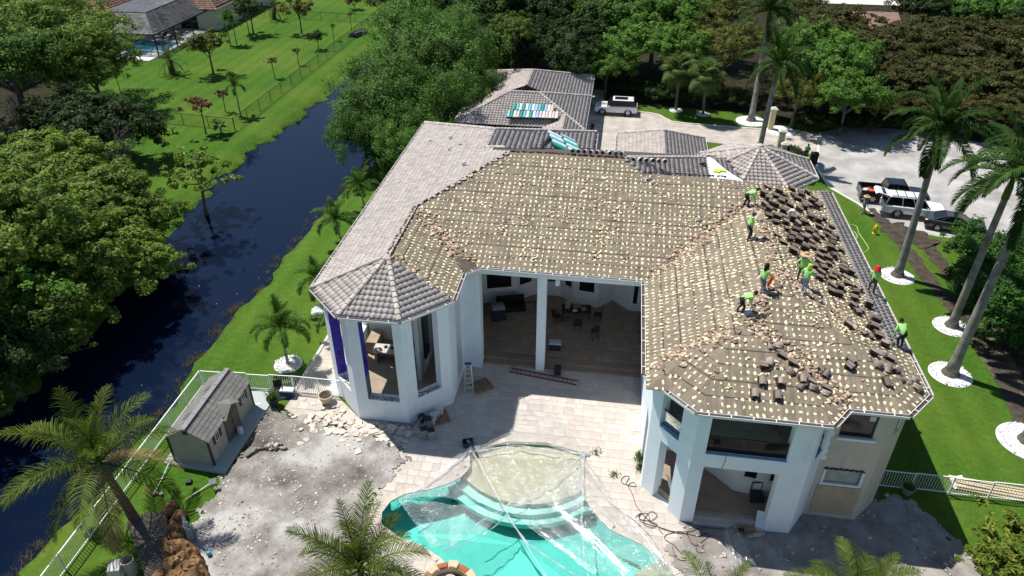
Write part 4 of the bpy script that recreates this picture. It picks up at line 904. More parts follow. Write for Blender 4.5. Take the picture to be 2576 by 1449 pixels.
# hidden walls that carry the rest of the roofs
bx(house, 'wall', M_white, (-15.55, 46, 0, 2.9, 46.3, 7.4), (-15.5, 57.0, 0, -1.9, 57.25, 7.5), (-2.2, 46.3, 0, -1.9, 57.0, 7.6), (2.9, 46.0, 0, 9.2, 48.6, 7.6), (-15.55, 40, 0, -15.3, 46, 7.3))
bx(garage, 'wall', M_white, (-6.6, -10, 0, 5.75, -9.7, 3.5), (5.5, -9.7, 0, 5.75, 10, 3.5), (-6.7, -6.9, 0, -6.4, 10, 3.5), (-6.4, 9.7, 0, 5.5, 10, 3.5))
bx(carport, 'wall', M_white, (-3.7, -5, 0, -3.45, 5.2, 3.8), (3.45, -5, 0, 3.7, 5.2, 3.8), (-3.45, 4.95, 0, 3.45, 5.2, 3.8))
m = MB(); m.prism([(p[0] - TC[0], p[1] - TC[1]) for p in octo(TC, TRd - .5)], 0, 7.6); m.build('wall', M_white, turret)
# roof vents
for (x, y) in ((1132, 352), (1130, 382), (1165, 423)):
    P_ = at(x, y, 9.2); z = float(roof_z(np.array([P_.x]), np.array([P_.y]))[0]); P_ = at(x, y, z); z = float(roof_z(np.array([P_.x]), np.array([P_.y]))[0])
    m = MB(); m.tube([(P_.x, P_.y, z - .1), (P_.x, P_.y, z + .3)], .075, 10); m.tube([(P_.x, P_.y, z + .3), (P_.x + .18, P_.y - .05, z + .34)], .1, 8); m.build('vent_pipe', mat('galvanised', (.6, .61, .62), .5, .1), house)
# ================================================================ TREES, PALMS, SHRUBS
def leafmat(name, c, c2, rnd=.35, tr=.38, spec=.22):
    m = bpy.data.materials.new(name); t, b = nodes(m); N = t.nodes.new; L = t.links.new; b.inputs['Roughness'].default_value = .6; b.inputs['Specular IOR Level'].default_value = spec if 'palm' not in name and 'coco' not in name else .1
    g = N('ShaderNodeNewGeometry'); r = N('ShaderNodeValToRGB'); e = r.color_ramp.elements; e[0].color = (*c, 1); e[1].color = (*c2, 1); L(g.outputs['Random Per Island'], r.inputs[0])
    oi = N('ShaderNodeObjectInfo'); mr = N('ShaderNodeMapRange'); mr.inputs['To Min'].default_value = 1 - rnd * .5; mr.inputs['To Max'].default_value = 1 + rnd * .5; L(oi.outputs['Random'], mr.inputs[0])
    tc = N('ShaderNodeTexCoord'); n = N('ShaderNodeTexNoise'); n.inputs['Scale'].default_value = .8; n.inputs['Detail'].default_value = 3; L(tc.outputs['Object'], n.inputs['Vector'])
    m2 = N('ShaderNodeMapRange'); m2.inputs['From Min'].default_value = .3; m2.inputs['From Max'].default_value = .7; m2.inputs['To Min'].default_value = .7; m2.inputs['To Max'].default_value = 1.3; L(n.outputs['Fac'], m2.inputs[0])
    mu = N('ShaderNodeMath'); mu.operation = 'MULTIPLY'; L(mr.outputs[0], mu.inputs[0]); L(m2.outputs[0], mu.inputs[1])
    hs = N('ShaderNodeHueSaturation'); L(mu.outputs[0], hs.inputs['Value']); L(r.outputs[0], hs.inputs['Color']); L(hs.outputs[0], b.inputs['Base Color'])
    tl = N('ShaderNodeBsdfTranslucent'); L(hs.outputs[0], tl.inputs[0]); mx = N('ShaderNodeMixShader'); mx.inputs[0].default_value = tr; L(b.outputs[0], mx.inputs[1]); L(tl.outputs[0], mx.inputs[2]); L(mx.outputs[0], t.nodes['Material Output'].inputs[0])
    return m
LM = dict(bright=leafmat('leaf_bright', (.06, .14, .016), (.155, .30, .045)), dark=leafmat('leaf_dark', (0.019, 0.044, 0.009), (0.058, 0.102, 0.019)), willow=leafmat('leaf_willow', (.052, .125, .02), (.155, .30, .05)),
          olive=leafmat('leaf_olive', (0.076, 0.094, 0.014), (0.173, 0.184, 0.036)), brown=leafmat('leaf_brown_olive', (.045, .052, .014), (.125, .125, .03)), lime=leafmat('leaf_lime', (.075, .135, .014), (.235, .33, .05)),
          red=leafmat('leaf_red_tip', (0.105, 0.041, 0.023), (0.204, 0.089, 0.051)), mango=leafmat('leaf_mango', (0.062, 0.109, 0.011), (0.230, 0.264, 0.038)), hedge=leafmat('leaf_hedge', (0.023, 0.082, 0.012), (0.076, 0.178, 0.025)))
M_bark = mat('grey_bark', (.13, .115, .10), .95, .35, 3, .6, 14); M_deadwood = mat('bare_grey_wood', (.24, .225, .21), .95, .3, 4)
def crown_mesh(seed, R, H, ncl, nl, ls, clr=.26, flat=.75, hang=0.0, hollow=.35, asp=2.0, tops=.25):
    """leafy crown: leaves in clumps spread through an uneven ellipsoid; returns mesh and clump centres"""
    rg = np.random.default_rng(seed); u = rg.normal(size=(ncl, 3)); u /= np.linalg.norm(u, axis=1)[:, None]; u[:, 2] = np.where(u[:, 2] < -.35, -u[:, 2] * .6, u[:, 2])
    az = np.arctan2(u[:, 1], u[:, 0]); lob = 1 + .2 * np.sin(3 * az + seed) + .14 * np.sin(5 * az + 2 * seed + 3 * u[:, 2]) + .13 * np.sin(9 * az + 4 * u[:, 2] + seed) + rg.normal(0, .07, ncl)
    rad = (hollow + (1 - hollow) * rg.random(ncl) ** .6) * lob; C_ = u * rad[:, None] * np.array([R, R, H / 2]); cr = R * clr * rg.uniform(.55, 1.35, ncl)
    per = np.maximum(6, (nl * (cr / cr.mean()) ** 2).astype(int)); I = np.repeat(np.arange(ncl), per); k = len(I)
    d = rg.normal(size=(k, 3)); d /= np.linalg.norm(d, axis=1)[:, None]; rr = rg.random(k) ** .45
    P = C_[I] + d * (rr * cr[I])[:, None] * np.array([1, 1, flat])
    if hang: P[:, 2] -= hang * np.abs(rg.normal(0, 1, k)) * cr[I]
    nrm = d * .7 + u[I] * .5 + np.array([0, 0, .55]) + rg.normal(0, .45, (k, 3)); nrm /= np.linalg.norm(nrm, axis=1)[:, None]
    a = np.cross(nrm, rg.normal(size=(k, 3))); a /= np.linalg.norm(a, axis=1)[:, None] + 1e-9; b = np.cross(nrm, a); s = (ls * rg.uniform(.55, 1.4, k))[:, None]
    a = a * s; b = b * s / asp
    V = np.stack([P - a, P - b + a * .1, P + a, P + b + a * .1], 1).reshape(-1, 3)
    return npmesh('crown', V, np.arange(4 * k).reshape(-1, 4)), C_
CR = {}
def crown(key, *a, **k):
    if key not in CR: CR[key] = [crown_mesh(s * 13 + 5, *a, **k) for s in range(3)]
    return CR[key]
KIND = {  # R, H, clumps, leaves per clump, leaf size
    'bright': ((6, 8, 330, 75, .20), dict(clr=.13)), 'dark': ((6, 8, 300, 70, .21), dict(clr=.13)), 'willow': ((6, 8, 360, 90, .16), dict(clr=.13, hang=.7, asp=3.0)), 'olive': ((6, 7, 260, 60, .18), dict(clr=.11, asp=2.6)),
    'brown': ((6, 5.5, 340, 75, .18), dict(clr=.13, flat=.35)), 'lime': ((6, 7.5, 340, 80, .19), dict(clr=.12, flat=.55)), 'red': ((1.5, 2, 26, 40, .14), dict(clr=.2)), 'small': ((1.6, 2.4, 40, 45, .12), dict(clr=.22)), 'sparse': ((3, 5, 70, 40, .17), dict(clr=.13, flat=.45)),
    'mango': ((2.2, 3.2, 80, 50, .18), dict(clr=.16, asp=3.2)), 'hedge': ((2.8, 3.4, 120, 90, .13), dict(clr=.2, hollow=.55)), 'feather': ((7, 9, 420, 75, .17), dict(clr=.11, asp=2.6, flat=.6))}
def branchy(mb, p, d, L, r, depth, rg, tips):
    d = d.normalized(); q = p + d * L; mid = (p + q) / 2 + Vector((rg.uniform(-1, 1), rg.uniform(-1, 1), rg.uniform(-.5, .5))) * L * .08
    mb.tube([p, mid, q], [r, r * .85, r * .65], 6, False); tips.append(q)
    if depth:
        for _ in range(rg.choice((2, 3, 3))): branchy(mb, q, d + Vector((rg.uniform(-1, 1), rg.uniform(-1, 1), rg.uniform(-.45, .75))) * .8, L * rg.uniform(.55, .8), r * .6, depth - 1, rg, tips)
tcount = 0
def tree(x, y, zc, R, kind, label, leaf=None, group=None, name='tree', flat=1.0, gz=0.0, trunk=True, cat='tree'):
    """tree whose crown centre stands zc above the ground at x, y"""
    global tcount; tcount += 1; rg = random.Random(tcount * 7 + 1)
    a, k = KIND[kind]; var = crown(kind, *a, **k); me, C_ = var[tcount % 3]; s = R / a[0]
    t = thing(name, label, cat, (x, y, gz), 0, group)
    key = (kind, leaf or kind, tcount % 3)
    if key not in CR:
        m2 = me if len(me.materials) == 0 else me.copy(); m2.materials.clear(); m2.materials.append(LM[leaf or {'small': 'olive', 'sparse': 'lime', 'feather': 'bright'}.get(kind, kind)]); CR[key] = m2
    o = link('crown', CR[key], t, None, (0, 0, zc), (rg.uniform(-.08, .08), rg.uniform(-.08, .08), rg.uniform(0, 6.28)), (s, s, s * flat)); 
    if trunk:
        mb = MB(); r0 = max(.05, R * .045); top = zc - a[1] * s * flat * .18; lean = Vector((rg.uniform(-.06, .06), rg.uniform(-.06, .06), 1)) * top
        mb.tube([(0, 0, -.2), lean * .3 + Vector((rg.uniform(-.1, .1) * R * .2, 0, 0)), lean * .7, lean], [r0 * 1.5, r0, r0 * .85, r0 * .7], 8, False)
        Rz = Matrix.Rotation(o.rotation_euler.z, 3, 'Z')
        for i in rg.sample(range(len(C_)), min(len(C_), 9)):
            c = Rz @ Vector(C_[i]) * s + Vector((0, 0, zc)); st = lean * rg.uniform(.6, 1); mid = st.lerp(c, .5) + Vector((0, 0, -.1 * R)); mb.tube([st, mid, c], [r0 * .5, r0 * .33, r0 * .12], 5, False)
        mb.build('trunk', M_bark, t, sm=True)
    return t
def tp(px, py, zc, R, kind, label, **k):
    p = at(px, py, zc); return tree(p.x, p.y, zc, R, kind, label, **k)
GB = 'trees along the far bank of the canal'
tp(120, 110, 8, 9, 'feather', 'tall feathery light green tree in front of the screened pool', leaf='lime', group=GB)
tp(15, 150, 8, 8, 'feather', 'feathery green tree cut by the left edge, level with the screened pool', leaf='bright', group=GB)
tp(225, 165, 6, 5, 'feather', 'smaller feathery tree leaning out over the lawn below the screened pool', leaf='lime', group=GB)
tp(60, 40, 7, 7, 'feather', 'light green tree below the tiled roof in the top left corner', leaf='lime', group=GB)
tp(265, 325, 3.6, 4.6, 'dark', 'round dark mango-like tree at the corner of the wire fence', group=GB)
tp(175, 300, 4, 4.2, 'dark', 'dark tree between the feathery tree and the bare branches', group=GB)
tp(110, 430, 4.2, 5.2, 'lime', 'yellow-green leafy tree below the bare grey branches', group=GB)
tp(20, 500, 4.5, 5.2, 'lime', 'yellow-green tree at the left edge beside the bare branches', group=GB)
tp(215, 520, 4, 5.2, 'lime', 'broad yellow-green tree in the middle of the far bank thicket', group=GB)
tp(318, 562, 3, 3.7, 'lime', 'yellow-green tree nearest the open patch of grass on the far bank', group=GB)
tp(90, 610, 4, 5, 'lime', 'green tree low on the far bank near the left edge', group=GB)
tp(235, 650, 3.2, 4.6, 'lime', 'green tree hanging over the dark water opposite the pavilion', group=GB)
tp(345, 665, 2.2, 2.9, 'lime', 'small tree with its branches dipping into the canal', group=GB)
tp(45, 760, 3.2, 4.2, 'bright', 'bright green tree above the coconut palm at the left edge', group=GB)
tp(170, 745, 3, 3.8, 'lime', 'bright green tree above the coconut palm, over the water', group=GB)
tp(5, 900, 3, 3.4, 'dark', 'dark tree at the left edge behind the coconut palm', group=GB)
tp(95, 850, 2.4, 2.6, 'lime', 'low bush of bright leaves just above the coconut palm fronds', group=GB)
for x, y, zc, R, l in ((-39.8, 36, 7.4, 5.2, 'tall green tree standing behind the low ones at the left edge, above the coconut palm'), (-38.9, 28.5, 8, 5.2, 'tall tree of the far bank beyond the left edge, level with the shed'), (-38.9, 21, 8, 5.2, 'tall tree of the far bank beyond the left edge, level with the rocks'), (-37.2, 38.5, 3.6, 3.4, 'green tree leaning over the black water opposite the shed')): tree(x, y, zc, R, 'lime', l, group=GB)
tp(490, 425, 3.8, 3.1, 'sparse', 'slender open tree with yellow-green leaves standing at the canal edge', leaf='lime', gz=-.5)
for px, py, h, lab in ((45, 350, 5, 'leafless grey tree tangled at the left edge of the far bank'), (275, 450, 4.5, 'leafless grey tree between the dark mango and the yellow-green canopy')):
    p = at(px, py); t = thing('bare_tree', lab, 'tree', p, 0, 'leafless trees on the far bank'); mb = MB(); tips = []; rg = random.Random(px)
    for k in range(7): branchy(mb, Vector((rg.uniform(-1.2, 1.2), rg.uniform(-1.2, 1.2), .0)), Vector((rg.uniform(-1, 1), rg.uniform(-1, 1), .9)), h * .42, .085, 4, rg, tips)
    mb.build('branches', M_deadwood, t)
    me, _ = crown_mesh(px, 2.6, 2, 14, 26, .16, .14); link('leaves', me, t, LM['lime'], (0, 0, 2.0))
# the willowy trees over the head of the canal
GW = 'bushy trees over the head of the canal'
for px, py, z, R, l in ((1095, 130, 7, 6.8, 'largest bushy green tree over the canal, beside the garage roof'), (985, 235, 6, 6.2, 'bushy green tree overhanging the middle of the canal head'), (915, 325, 4.2, 4.0, 'low bushy tree dipping to the water at the bend of the canal'), (1160, 215, 5, 4.2, 'bushy tree touching the left side of the garage roof'),
                        (1030, 65, 6, 5.2, 'bushy tree behind the others where the canal narrows'), (1000, 340, 4, 3.8, 'bushy tree growing against the far corner of the house roof'), (1180, 70, 6, 5, 'bushy tree at the edge of the dark wood behind the garage')):
    tp(px, py, z, R, 'willow', l, group=GW)
GK = 'dark trees of the wood behind the garage'
for px, py, z, R, l in ((1030, -10, 6, 6.5, 'leftmost'), (1120, 5, 6, 6, 'second from the left'), (1215, 20, 7, 6.5, 'third from the left'), (1310, 20, 7, 6.5, 'fourth from the left'), (1400, 25, 7, 6, 'fifth from the left'), (1475, 70, 6, 5, 'rightmost')):
    tp(px, py, z, R, 'dark', 'dark tree in the back row behind the garage, ' + l, group=GK)
for px, py, z, R, l, lf in ((1255, 110, 5, 4.5, 'dark tree right behind the garage ridge, left', 'dark'), (1340, 115, 5, 4.5, 'dark tree right behind the garage ridge, middle', 'dark'), (1430, 140, 5, 4.5, 'dark tree right behind the garage roof, right', 'dark'), (1290, 75, 8, 2.6, 'small golden-leaved tree glowing in the dark wood', 'lime'), (1240, 165, 2.5, 3, 'low dark bush tucked behind the garage hip', 'dark')):
    tp(px, py, z, R, 'dark', l, leaf=lf, group=GK)
GG = 'green trees behind the parked white car'
for px, py, z, R, l, kd in ((1565, 45, 7, 6, 'tall fresh green tree straight behind the parked white car', 'bright'), (1650, 40, 7, 6, 'fresh green tree at the top edge between the dark wood and the tall palm', 'bright'), (1600, 105, 5.5, 4.6, 'leafy green tree just above the parked white car', 'bright'), (1525, 165, 4, 3.4, 'small green tree beside the garage gable end', 'bright'), (1700, 120, 6, 4.2, 'green tree behind the two fan palms', 'bright'), (1730, 20, 7, 5.5, 'green tree at the top edge left of the tall palm', 'bright'),
                            (1830, 110, 6.2, 5, 'thin-leaved olive tree left of the tall palm trunks', 'olive'), (1800, 30, 7, 5.4, 'olive tree at the top edge beside the tall palm', 'olive')):
    tp(px, py, z, R, kd, l, group=GG)
ORD = ('first', 'second', 'third', 'fourth', 'fifth', 'sixth', 'seventh', 'eighth', 'ninth', 'tenth', 'eleventh', 'twelfth', 'thirteenth', 'fourteenth', 'fifteenth', 'sixteenth', 'seventeenth')
for i_, (px, py, R) in enumerate(((1510, 195, 2.0), (1560, 208, 1.8), (1610, 216, 1.8), (1660, 232, 1.6), (1730, 236, 1.4), (1815, 238, 1.6), (1860, 242, 1.6))):
    tp(px, py, 1.4, R, 'hedge', 'dark undergrowth shrub along the driveway, %s from the garage' % ORD[i_], leaf='dark', group='undergrowth along the driveway', name='shrub', trunk=False, cat='shrub')
GR = 'trees beyond the street'
for px, py, z, R, l, kd, lf in ((2085, 165, 5.5, 5.2, 'fresh green spreading tree right of the tall palms', 'bright', None), (2030, 120, 6, 4.5, 'green tree behind the tall palms', 'bright', None), (2135, 240, 4.5, 3.6, 'green tree nearest the cul-de-sac, in front of the brown canopy', 'bright', None), (2010, 230, 4, 3.6, 'olive tree beside the gate pillars', 'olive', None),
                            (2090, 65, 6, 5.2, 'brownish tree behind the fresh green one', 'brown', None), (2250, 120, 5, 5.6, 'brown-olive flat-topped tree, leftmost of the brown canopy', 'brown', None), (2350, 105, 5, 6.2, 'brown-olive flat-topped tree in the middle of the brown canopy', 'brown', None), (2460, 115, 5, 6.2, 'brown-olive flat-topped tree behind the royal palms', 'brown', None), (2565, 120, 5, 6, 'brown-olive flat-topped tree cut by the right edge', 'brown', None),
                            (2290, 195, 4.4, 4.8, 'brown-olive tree at the shady edge of the cul-de-sac, left', 'brown', None), (2390, 195, 4.4, 5, 'brown-olive tree at the shady edge of the cul-de-sac, middle', 'brown', None), (2500, 200, 4.4, 5, 'brown-olive tree at the shady edge of the cul-de-sac, right', 'brown', None), (2215, 255, 3.5, 3.2, 'small brown-olive tree leaning over the cul-de-sac', 'brown', None),
                            (2440, 265, 3.2, 3.4, 'brown-olive tree behind the nearest royal palm crown', 'brown', None), (2570, 270, 3.4, 3.8, 'brown-olive tree at the right edge above the royal palm crowns', 'brown', None), (2345, 262, 3, 3, 'low brown-olive tree left of the nearest royal palm crown', 'brown', None), (2330, 15, 5, 4.6, 'green tree beside the far tiled roof', 'bright', 'dark'), (2440, 25, 5, 5.4, 'grey-green tree at the top edge right of the far roof', 'bright', 'willow'), (2540, 30, 5, 5.4, 'grey-green tree in the top right corner', 'bright', 'willow'), (2590, 70, 5, 4, 'dark tree at the right edge below the corner', 'dark', None), (1990, 20, 6, 4.5, 'brownish tree at the top edge right of the tall palm', 'brown', None)):
    tp(px, py, z, R, kd, l, leaf=lf, group=GR)
for i_, (px, py, R) in enumerate(((2040, 300, 1.4), (2080, 305, 1.5), (2130, 300, 1.6), (2190, 305, 1.6), (2250, 300, 1.7), (2310, 300, 1.7))):
    tp(px, py, 1.2, R, 'hedge', 'dark undergrowth shrub in the shade of the cul-de-sac, %s from the gate pillars' % ORD[i_], leaf='dark', group='undergrowth by the cul-de-sac', name='shrub', trunk=False, cat='shrub')
# hedges and garden shrubs
for px, py, R, l in ((2462, 628, 2.4, 'glossy green hedge bush beside the dark sedan'), (2545, 640, 2.6, 'glossy green hedge bush right of the sedan at the right edge'), (2480, 715, 2.3, 'glossy green hedge bush behind the royal palm trunks'), (2560, 745, 2.6, 'glossy green hedge bush at the right edge behind the trunks'), (2575, 830, 2.4, 'lowest glossy hedge bush at the right edge')):
    tp(px, py, 1.5, R, 'hedge', l, group='hedge beside the tyre tracks', name='hedge_bush', trunk=False, cat='hedge')
for px, py, R, l in ((1992, 376, .7, 'clipped dark bush beside the cream gate pillar, left'), (2012, 388, .7, 'clipped dark bush beside the cream gate pillar, right')):
    tp(px, py, .6, R, 'hedge', l, leaf='dark', group='clipped bushes at the gate', name='hedge_bush', trunk=False, cat='bush')
tp(2560, 1375, 2.6, 1.8, 'mango', 'young mango tree with yellow-green leaves in the bottom right corner', group='mango trees in the yard'); tp(2530, 1450, 2.0, 1.4, 'mango', 'lower clump of mango leaves at the bottom edge', group='mango trees in the yard')
for px, py, R, l in ((1003, 372, 1.5, 'leafy green bush below the far eave, under the bushy tree'), (968, 428, 1.3, 'leafy green bush below the eave beside the canal')): tp(px, py, 1.3, R, 'hedge', l, leaf='bright', group='bushes below the left eave', name='bush', trunk=False, cat='bush')
# saplings on the neighbouring lawn
for px, py, z, R, kd, lf, l in ((520, 110, 4, 2.7, 'small', 'olive', 'round-crowned olive tree on the lawn by the neighbouring pool'), (750, 25, 3.6, 2.4, 'small', 'olive', 'round-crowned tree near the upper wire fence'), (797, 92, 1.9, 1.25, 'small', 'dark', 'small dark round tree beside the upturned boat'), (500, 262, 3.4, 1.5, 'red', 'red', 'small tree with reddish leaves inside the corner of the wire fence'), (557, 236, 2.2, .8, 'red', 'red', 'little pinkish tree near the fence corner'),
                                (684, 155, 2.2, .8, 'small', 'olive', 'sparse sapling on the lawn, nearest the canal fence'), (746, 127, 2, .6, 'small', 'olive', 'thin bare sapling in the middle of the lawn fence line'), (290, 187, 2.4, .6, 'small', 'bright', 'thin staked sapling on the open lawn'), (836, 65, 2.2, .5, 'small', 'olive', 'thin staked sapling by the upper fence'), (880, 35, 2.6, .5, 'small', 'olive', 'bare thin sapling at the top of the lawn'), (625, 20, 4, 2.5, 'small', 'dark', 'dark tree at the corner of the neighbouring house'), (890, 3, 1.5, 1.6, 'small', 'red', 'dark round shrub at the top of the lawn')):
    tp(px, py, z, R, kd, l, leaf=lf, name='sapling' if R < 1 else 'tree')

# ---------------------------------------------------------------- palms
def frond_mesh(L, e0, droop, nl, ll, lw, vee=.5, hang=.5, seed=1, tipc=.35):
    """feather frond along +x: arching midrib with folded leaflets"""
    rg = np.random.default_rng(seed); n = 26; t = np.linspace(0, 1, n); e = e0 - droop * t ** 1.35; dx = np.cos(e) * L / (n - 1); dz = np.sin(e) * L / (n - 1)
    X = np.concatenate([[0], np.cumsum(dx[:-1])]); Z = np.concatenate([[0], np.cumsum(dz[:-1])]); V = []; Fc = []
    mb = MB(); mb.tube([(X[i], 0, Z[i]) for i in range(0, n, 3)] + [(X[-1], 0, Z[-1])], [max(.008, .045 * L / 4 * (1 - .85 * i / (n - 1))) for i in range(0, n, 3)] + [.006], 5)
    V = [tuple(v) for v in mb.v]; Fc = [f for f in mb.f if len(f) == 4]
    for s in (-1, 1):
        for k in range(nl):
            q = .10 + .90 * (k + rg.uniform(-.3, .3)) / nl; q = min(max(q, .08), .995); x = np.interp(q, t, X); z = np.interp(q, t, Z); ee = np.interp(q, t, e)
            prof = math.sin(math.pi * min(1, (q * .86 + .12))) ** .6; l = ll * prof * rg.uniform(.85, 1.12)
            T = np.array([math.cos(ee), 0, math.sin(ee)]); U = np.array([-math.sin(ee), 0, math.cos(ee)]); B = np.array([0, s, 0])
            d = T * (.45 + .55 * q) + B * (1.0 - .35 * q) + U * (vee + rg.normal(0, .13)); d /= np.linalg.norm(d); p = np.array([x, 0, z]); m_ = p + d * l * .55; g = d * .75 + np.array([0, 0, -1]) * (hang * rg.uniform(.5, 1.4)); g /= np.linalg.norm(g); e_ = m_ + g * l * .45
            wv = np.cross(d, U); wv /= np.linalg.norm(wv) + 1e-9; w = lw * (.7 + .3 * prof); b0 = len(V)
            V += [tuple(p - wv * w * .4), tuple(p + wv * w * .4), tuple(m_ + wv * w * .5), tuple(m_ - wv * w * .5), tuple(e_ + wv * w * .1), tuple(e_ - wv * w * .1)]; Fc += [(b0, b0 + 1, b0 + 2, b0 + 3), (b0 + 3, b0 + 2, b0 + 4, b0 + 5)]
    return npmesh('frond', V, Fc)
def fan_mesh(seed):
    rg = np.random.default_rng(seed); mb = MB(); mb.tube([(0, 0, 0), (.45, 0, .12), (.85, 0, .12)], [.025, .018, .012], 5); V = [tuple(v) for v in mb.v]; Fc = [f for f in mb.f if len(f) == 4]
    for k in range(26):
        a = R_(-125 + 250 * k / 25); l = .85 * (1 - .25 * abs(a) / 2.2); p = np.array([.85, 0, .12]); d = np.array([math.cos(a), math.sin(a), .12]); m_ = p + d * l * .6; e_ = m_ + np.array([d[0] * .7, d[1] * .7, -.8]) * l * .45; wv = np.array([-d[1], d[0], 0]) * .035; b0 = len(V)
        V += [tuple(p - wv * .3), tuple(p + wv * .3), tuple(m_ + wv), tuple(m_ - wv), tuple(e_ + wv * .1), tuple(e_ - wv * .1)]; Fc += [(b0, b0 + 1, b0 + 2, b0 + 3), (b0 + 3, b0 + 2, b0 + 4, b0 + 5)]
    return npmesh('frond', V, Fc)
PM = dict(royal=leafmat('royal_palm_leaf', (.022, .058, .012), (.066, .125, .024), .45), coco=leafmat('coconut_leaf', (.04, .085, .010), (.15, .19, .028), .5), xmas=leafmat('garden_palm_leaf', (0.043, 0.109, 0.017), (0.109, 0.203, 0.029), .4), sabal=leafmat('fan_palm_leaf', (0.058, 0.102, 0.026), (0.145, 0.203, 0.058), .4), date=leafmat('date_palm_leaf', (0.065, 0.109, 0.026), (0.145, 0.203, 0.051), .3), dry=leafmat('dry_frond', (0.232, 0.167, 0.058), (0.435, 0.319, 0.131), .3))
SP = {'royal': [frond_mesh(4.0, R_(e), R_(d), 74, .80, .062, .55, .85, i) for i, (e, d) in enumerate(((82, 50), (62, 85), (40, 100), (15, 95), (-10, 75)))],
      'coco': [frond_mesh(4.2, R_(e), R_(d), 58, .98, .038, .42, .6, i + 9) for i, (e, d) in enumerate(((84, 35), (64, 60), (45, 75), (22, 80), (-2, 70), (-30, 45)))],
      'xmas': [frond_mesh(1.9, R_(e), R_(d), 44, .55, .045, .7, .7, i + 20) for i, (e, d) in enumerate(((80, 50), (58, 95), (35, 115), (12, 110)))],
      'date': [frond_mesh(2.6, R_(e), R_(d), 40, .38, .03, .6, .2, i + 30) for i, (e, d) in enumerate(((80, 40), (58, 80), (32, 95), (5, 90), (-20, 60)))],
      'sabal': [fan_mesh(i + 40) for i in range(3)]}
for k, L_ in SP.items():
    for me in L_: me.materials.append(PM[k])
DRY = {}
def palm(base, top, sp, nf, s, label, group=None, r0=.2, r1=.14, shaft=0, seed=1, trunkmat=None, bulge=0, dry=0, name='palm_tree', ring=0.0, lim=None):
    base, top = Vector(base), Vector(top); t = thing(name, label, 'palm tree', base, 0, group); rg = random.Random(seed); T = top - base; mb = MB()
    n = 10; pts = []; rr = []
    for i in range(n + 1):
        f = i / n; bow = Vector((T.x, T.y, 0)) * (f ** 1.6 - f) * .5; pts.append(T * f + bow + Vector((0, 0, -.1 if i == 0 else 0))); q = r0 + (r1 - r0) * f
        if bulge and f < .12: q *= 1 + bulge * (1 - f / .12)
        rr.append(q)
    mb.tube(pts, rr, 12); tr = mb.build('trunk', trunkmat or M_palmbark, t, sm=True)
    if bulge:
        rb = MB(); rb.lathe((0, 0, 0), [(r0 * 1.9, -.05), (r0 * 1.75, .12), (r0 * 1.5, .3), (r0 * 1.25, .42)], 12); rb.build('root_boss', M_bark, t)
    c = T.copy()
    if shaft:
        d = T.normalized(); sh = MB(); sh.tube([c, c + d * shaft * .5, c + d * shaft], [r1 * 1.15, r1 * 1.1, r1 * .5], 10); sh.build('crownshaft', mat('green_crownshaft', (.08, .15, .03), .5, .2, 2), t, sm=True); c = c + d * shaft
    V_ = SP[sp]
    for k in range(nf):
        a = k * 2.39996 + rg.uniform(-.25, .25); f = (k + .5) / nf
        if sp == 'sabal':
            me = V_[k % 3]; o = link('frond', me, t, None, c + Vector((0, 0, .1)), (0, R_(-75 + 130 * f + rg.uniform(-10, 10)), a), (s,) * 3); continue
        j = min(len(V_) - 1, int(f * len(V_))); me = V_[j]
        if dry and k >= nf - dry:
            if me.name not in DRY: m2 = me.copy(); m2.materials.clear(); m2.materials.append(PM['dry']); DRY[me.name] = m2
            me = DRY[me.name]
        sc = s * rg.uniform(.88, 1.1); o = link('frond', me, t, None, c, (rg.uniform(-.12, .12), rg.uniform(-.1, .1), a), (sc, sc, sc))
    if ring:
        g = MB(); g.lathe((0, 0, 0), [(ring, .015), (ring * .93, .07), (ring * .5, .10), (.05, .11)], 36); gb = g.build('gravel_bed', M_gravel, t)
        pts_ = np.array([(ring * .97 * math.sqrt(rg.random()) * math.cos(a_), ring * .97 * math.sqrt(rg.random()) * math.sin(a_), .085) for a_ in [rg.uniform(0, 6.28) for _ in range(260)]]); tag(link('gravel_stone', chips('gravel_stone', pts_, .025, .06, None, .7, seed), gb, M_gravel), kind='stuff')
    return t
def trunkmat_():
    m = bpy.data.materials.new('ringed_palm_trunk'); t, b = nodes(m); N = t.nodes.new; L = t.links.new; tc = N('ShaderNodeTexCoord'); b.inputs['Roughness'].default_value = .9
    sp = N('ShaderNodeSeparateXYZ'); L(tc.outputs['Object'], sp.inputs[0]); n = N('ShaderNodeTexNoise'); n.inputs['Scale'].default_value = 1.7; n.inputs['Detail'].default_value = 8; L(tc.outputs['Object'], n.inputs['Vector'])
    w = N('ShaderNodeMath'); w.operation = 'MULTIPLY_ADD'; w.inputs[1].default_value = .25; L(n.outputs['Fac'], w.inputs[0]); L(sp.outputs[2], w.inputs[2]); d = N('ShaderNodeMath'); d.operation = 'MULTIPLY'; d.inputs[1].default_value = 5.5; L(w.outputs[0], d.inputs[0]); f = N('ShaderNodeMath'); f.operation = 'FRACT'; L(d.outputs[0], f.inputs[0])
    r = N('ShaderNodeValToRGB'); e = r.color_ramp.elements; e[0].position = 0; e[0].color = (.42, .42, .42, 1); e[1].position = .25; e[1].color = (1, 1, 1, 1); L(f.outputs[0], r.inputs[0])
    c = N('ShaderNodeValToRGB'); e = c.color_ramp.elements; e[0].position = .3; e[0].color = (.17, .155, .135, 1); e[1].position = .7; e[1].color = (.36, .345, .32, 1); L(n.outputs['Fac'], c.inputs[0])
    x = N('ShaderNodeMix'); x.data_type = 'RGBA'; x.blend_type = 'MULTIPLY'; x.inputs[0].default_value = .8; L(c.outputs[0], x.inputs[6]); L(r.outputs[0], x.inputs[7]); L(x.outputs[2], b.inputs['Base Color']); return m
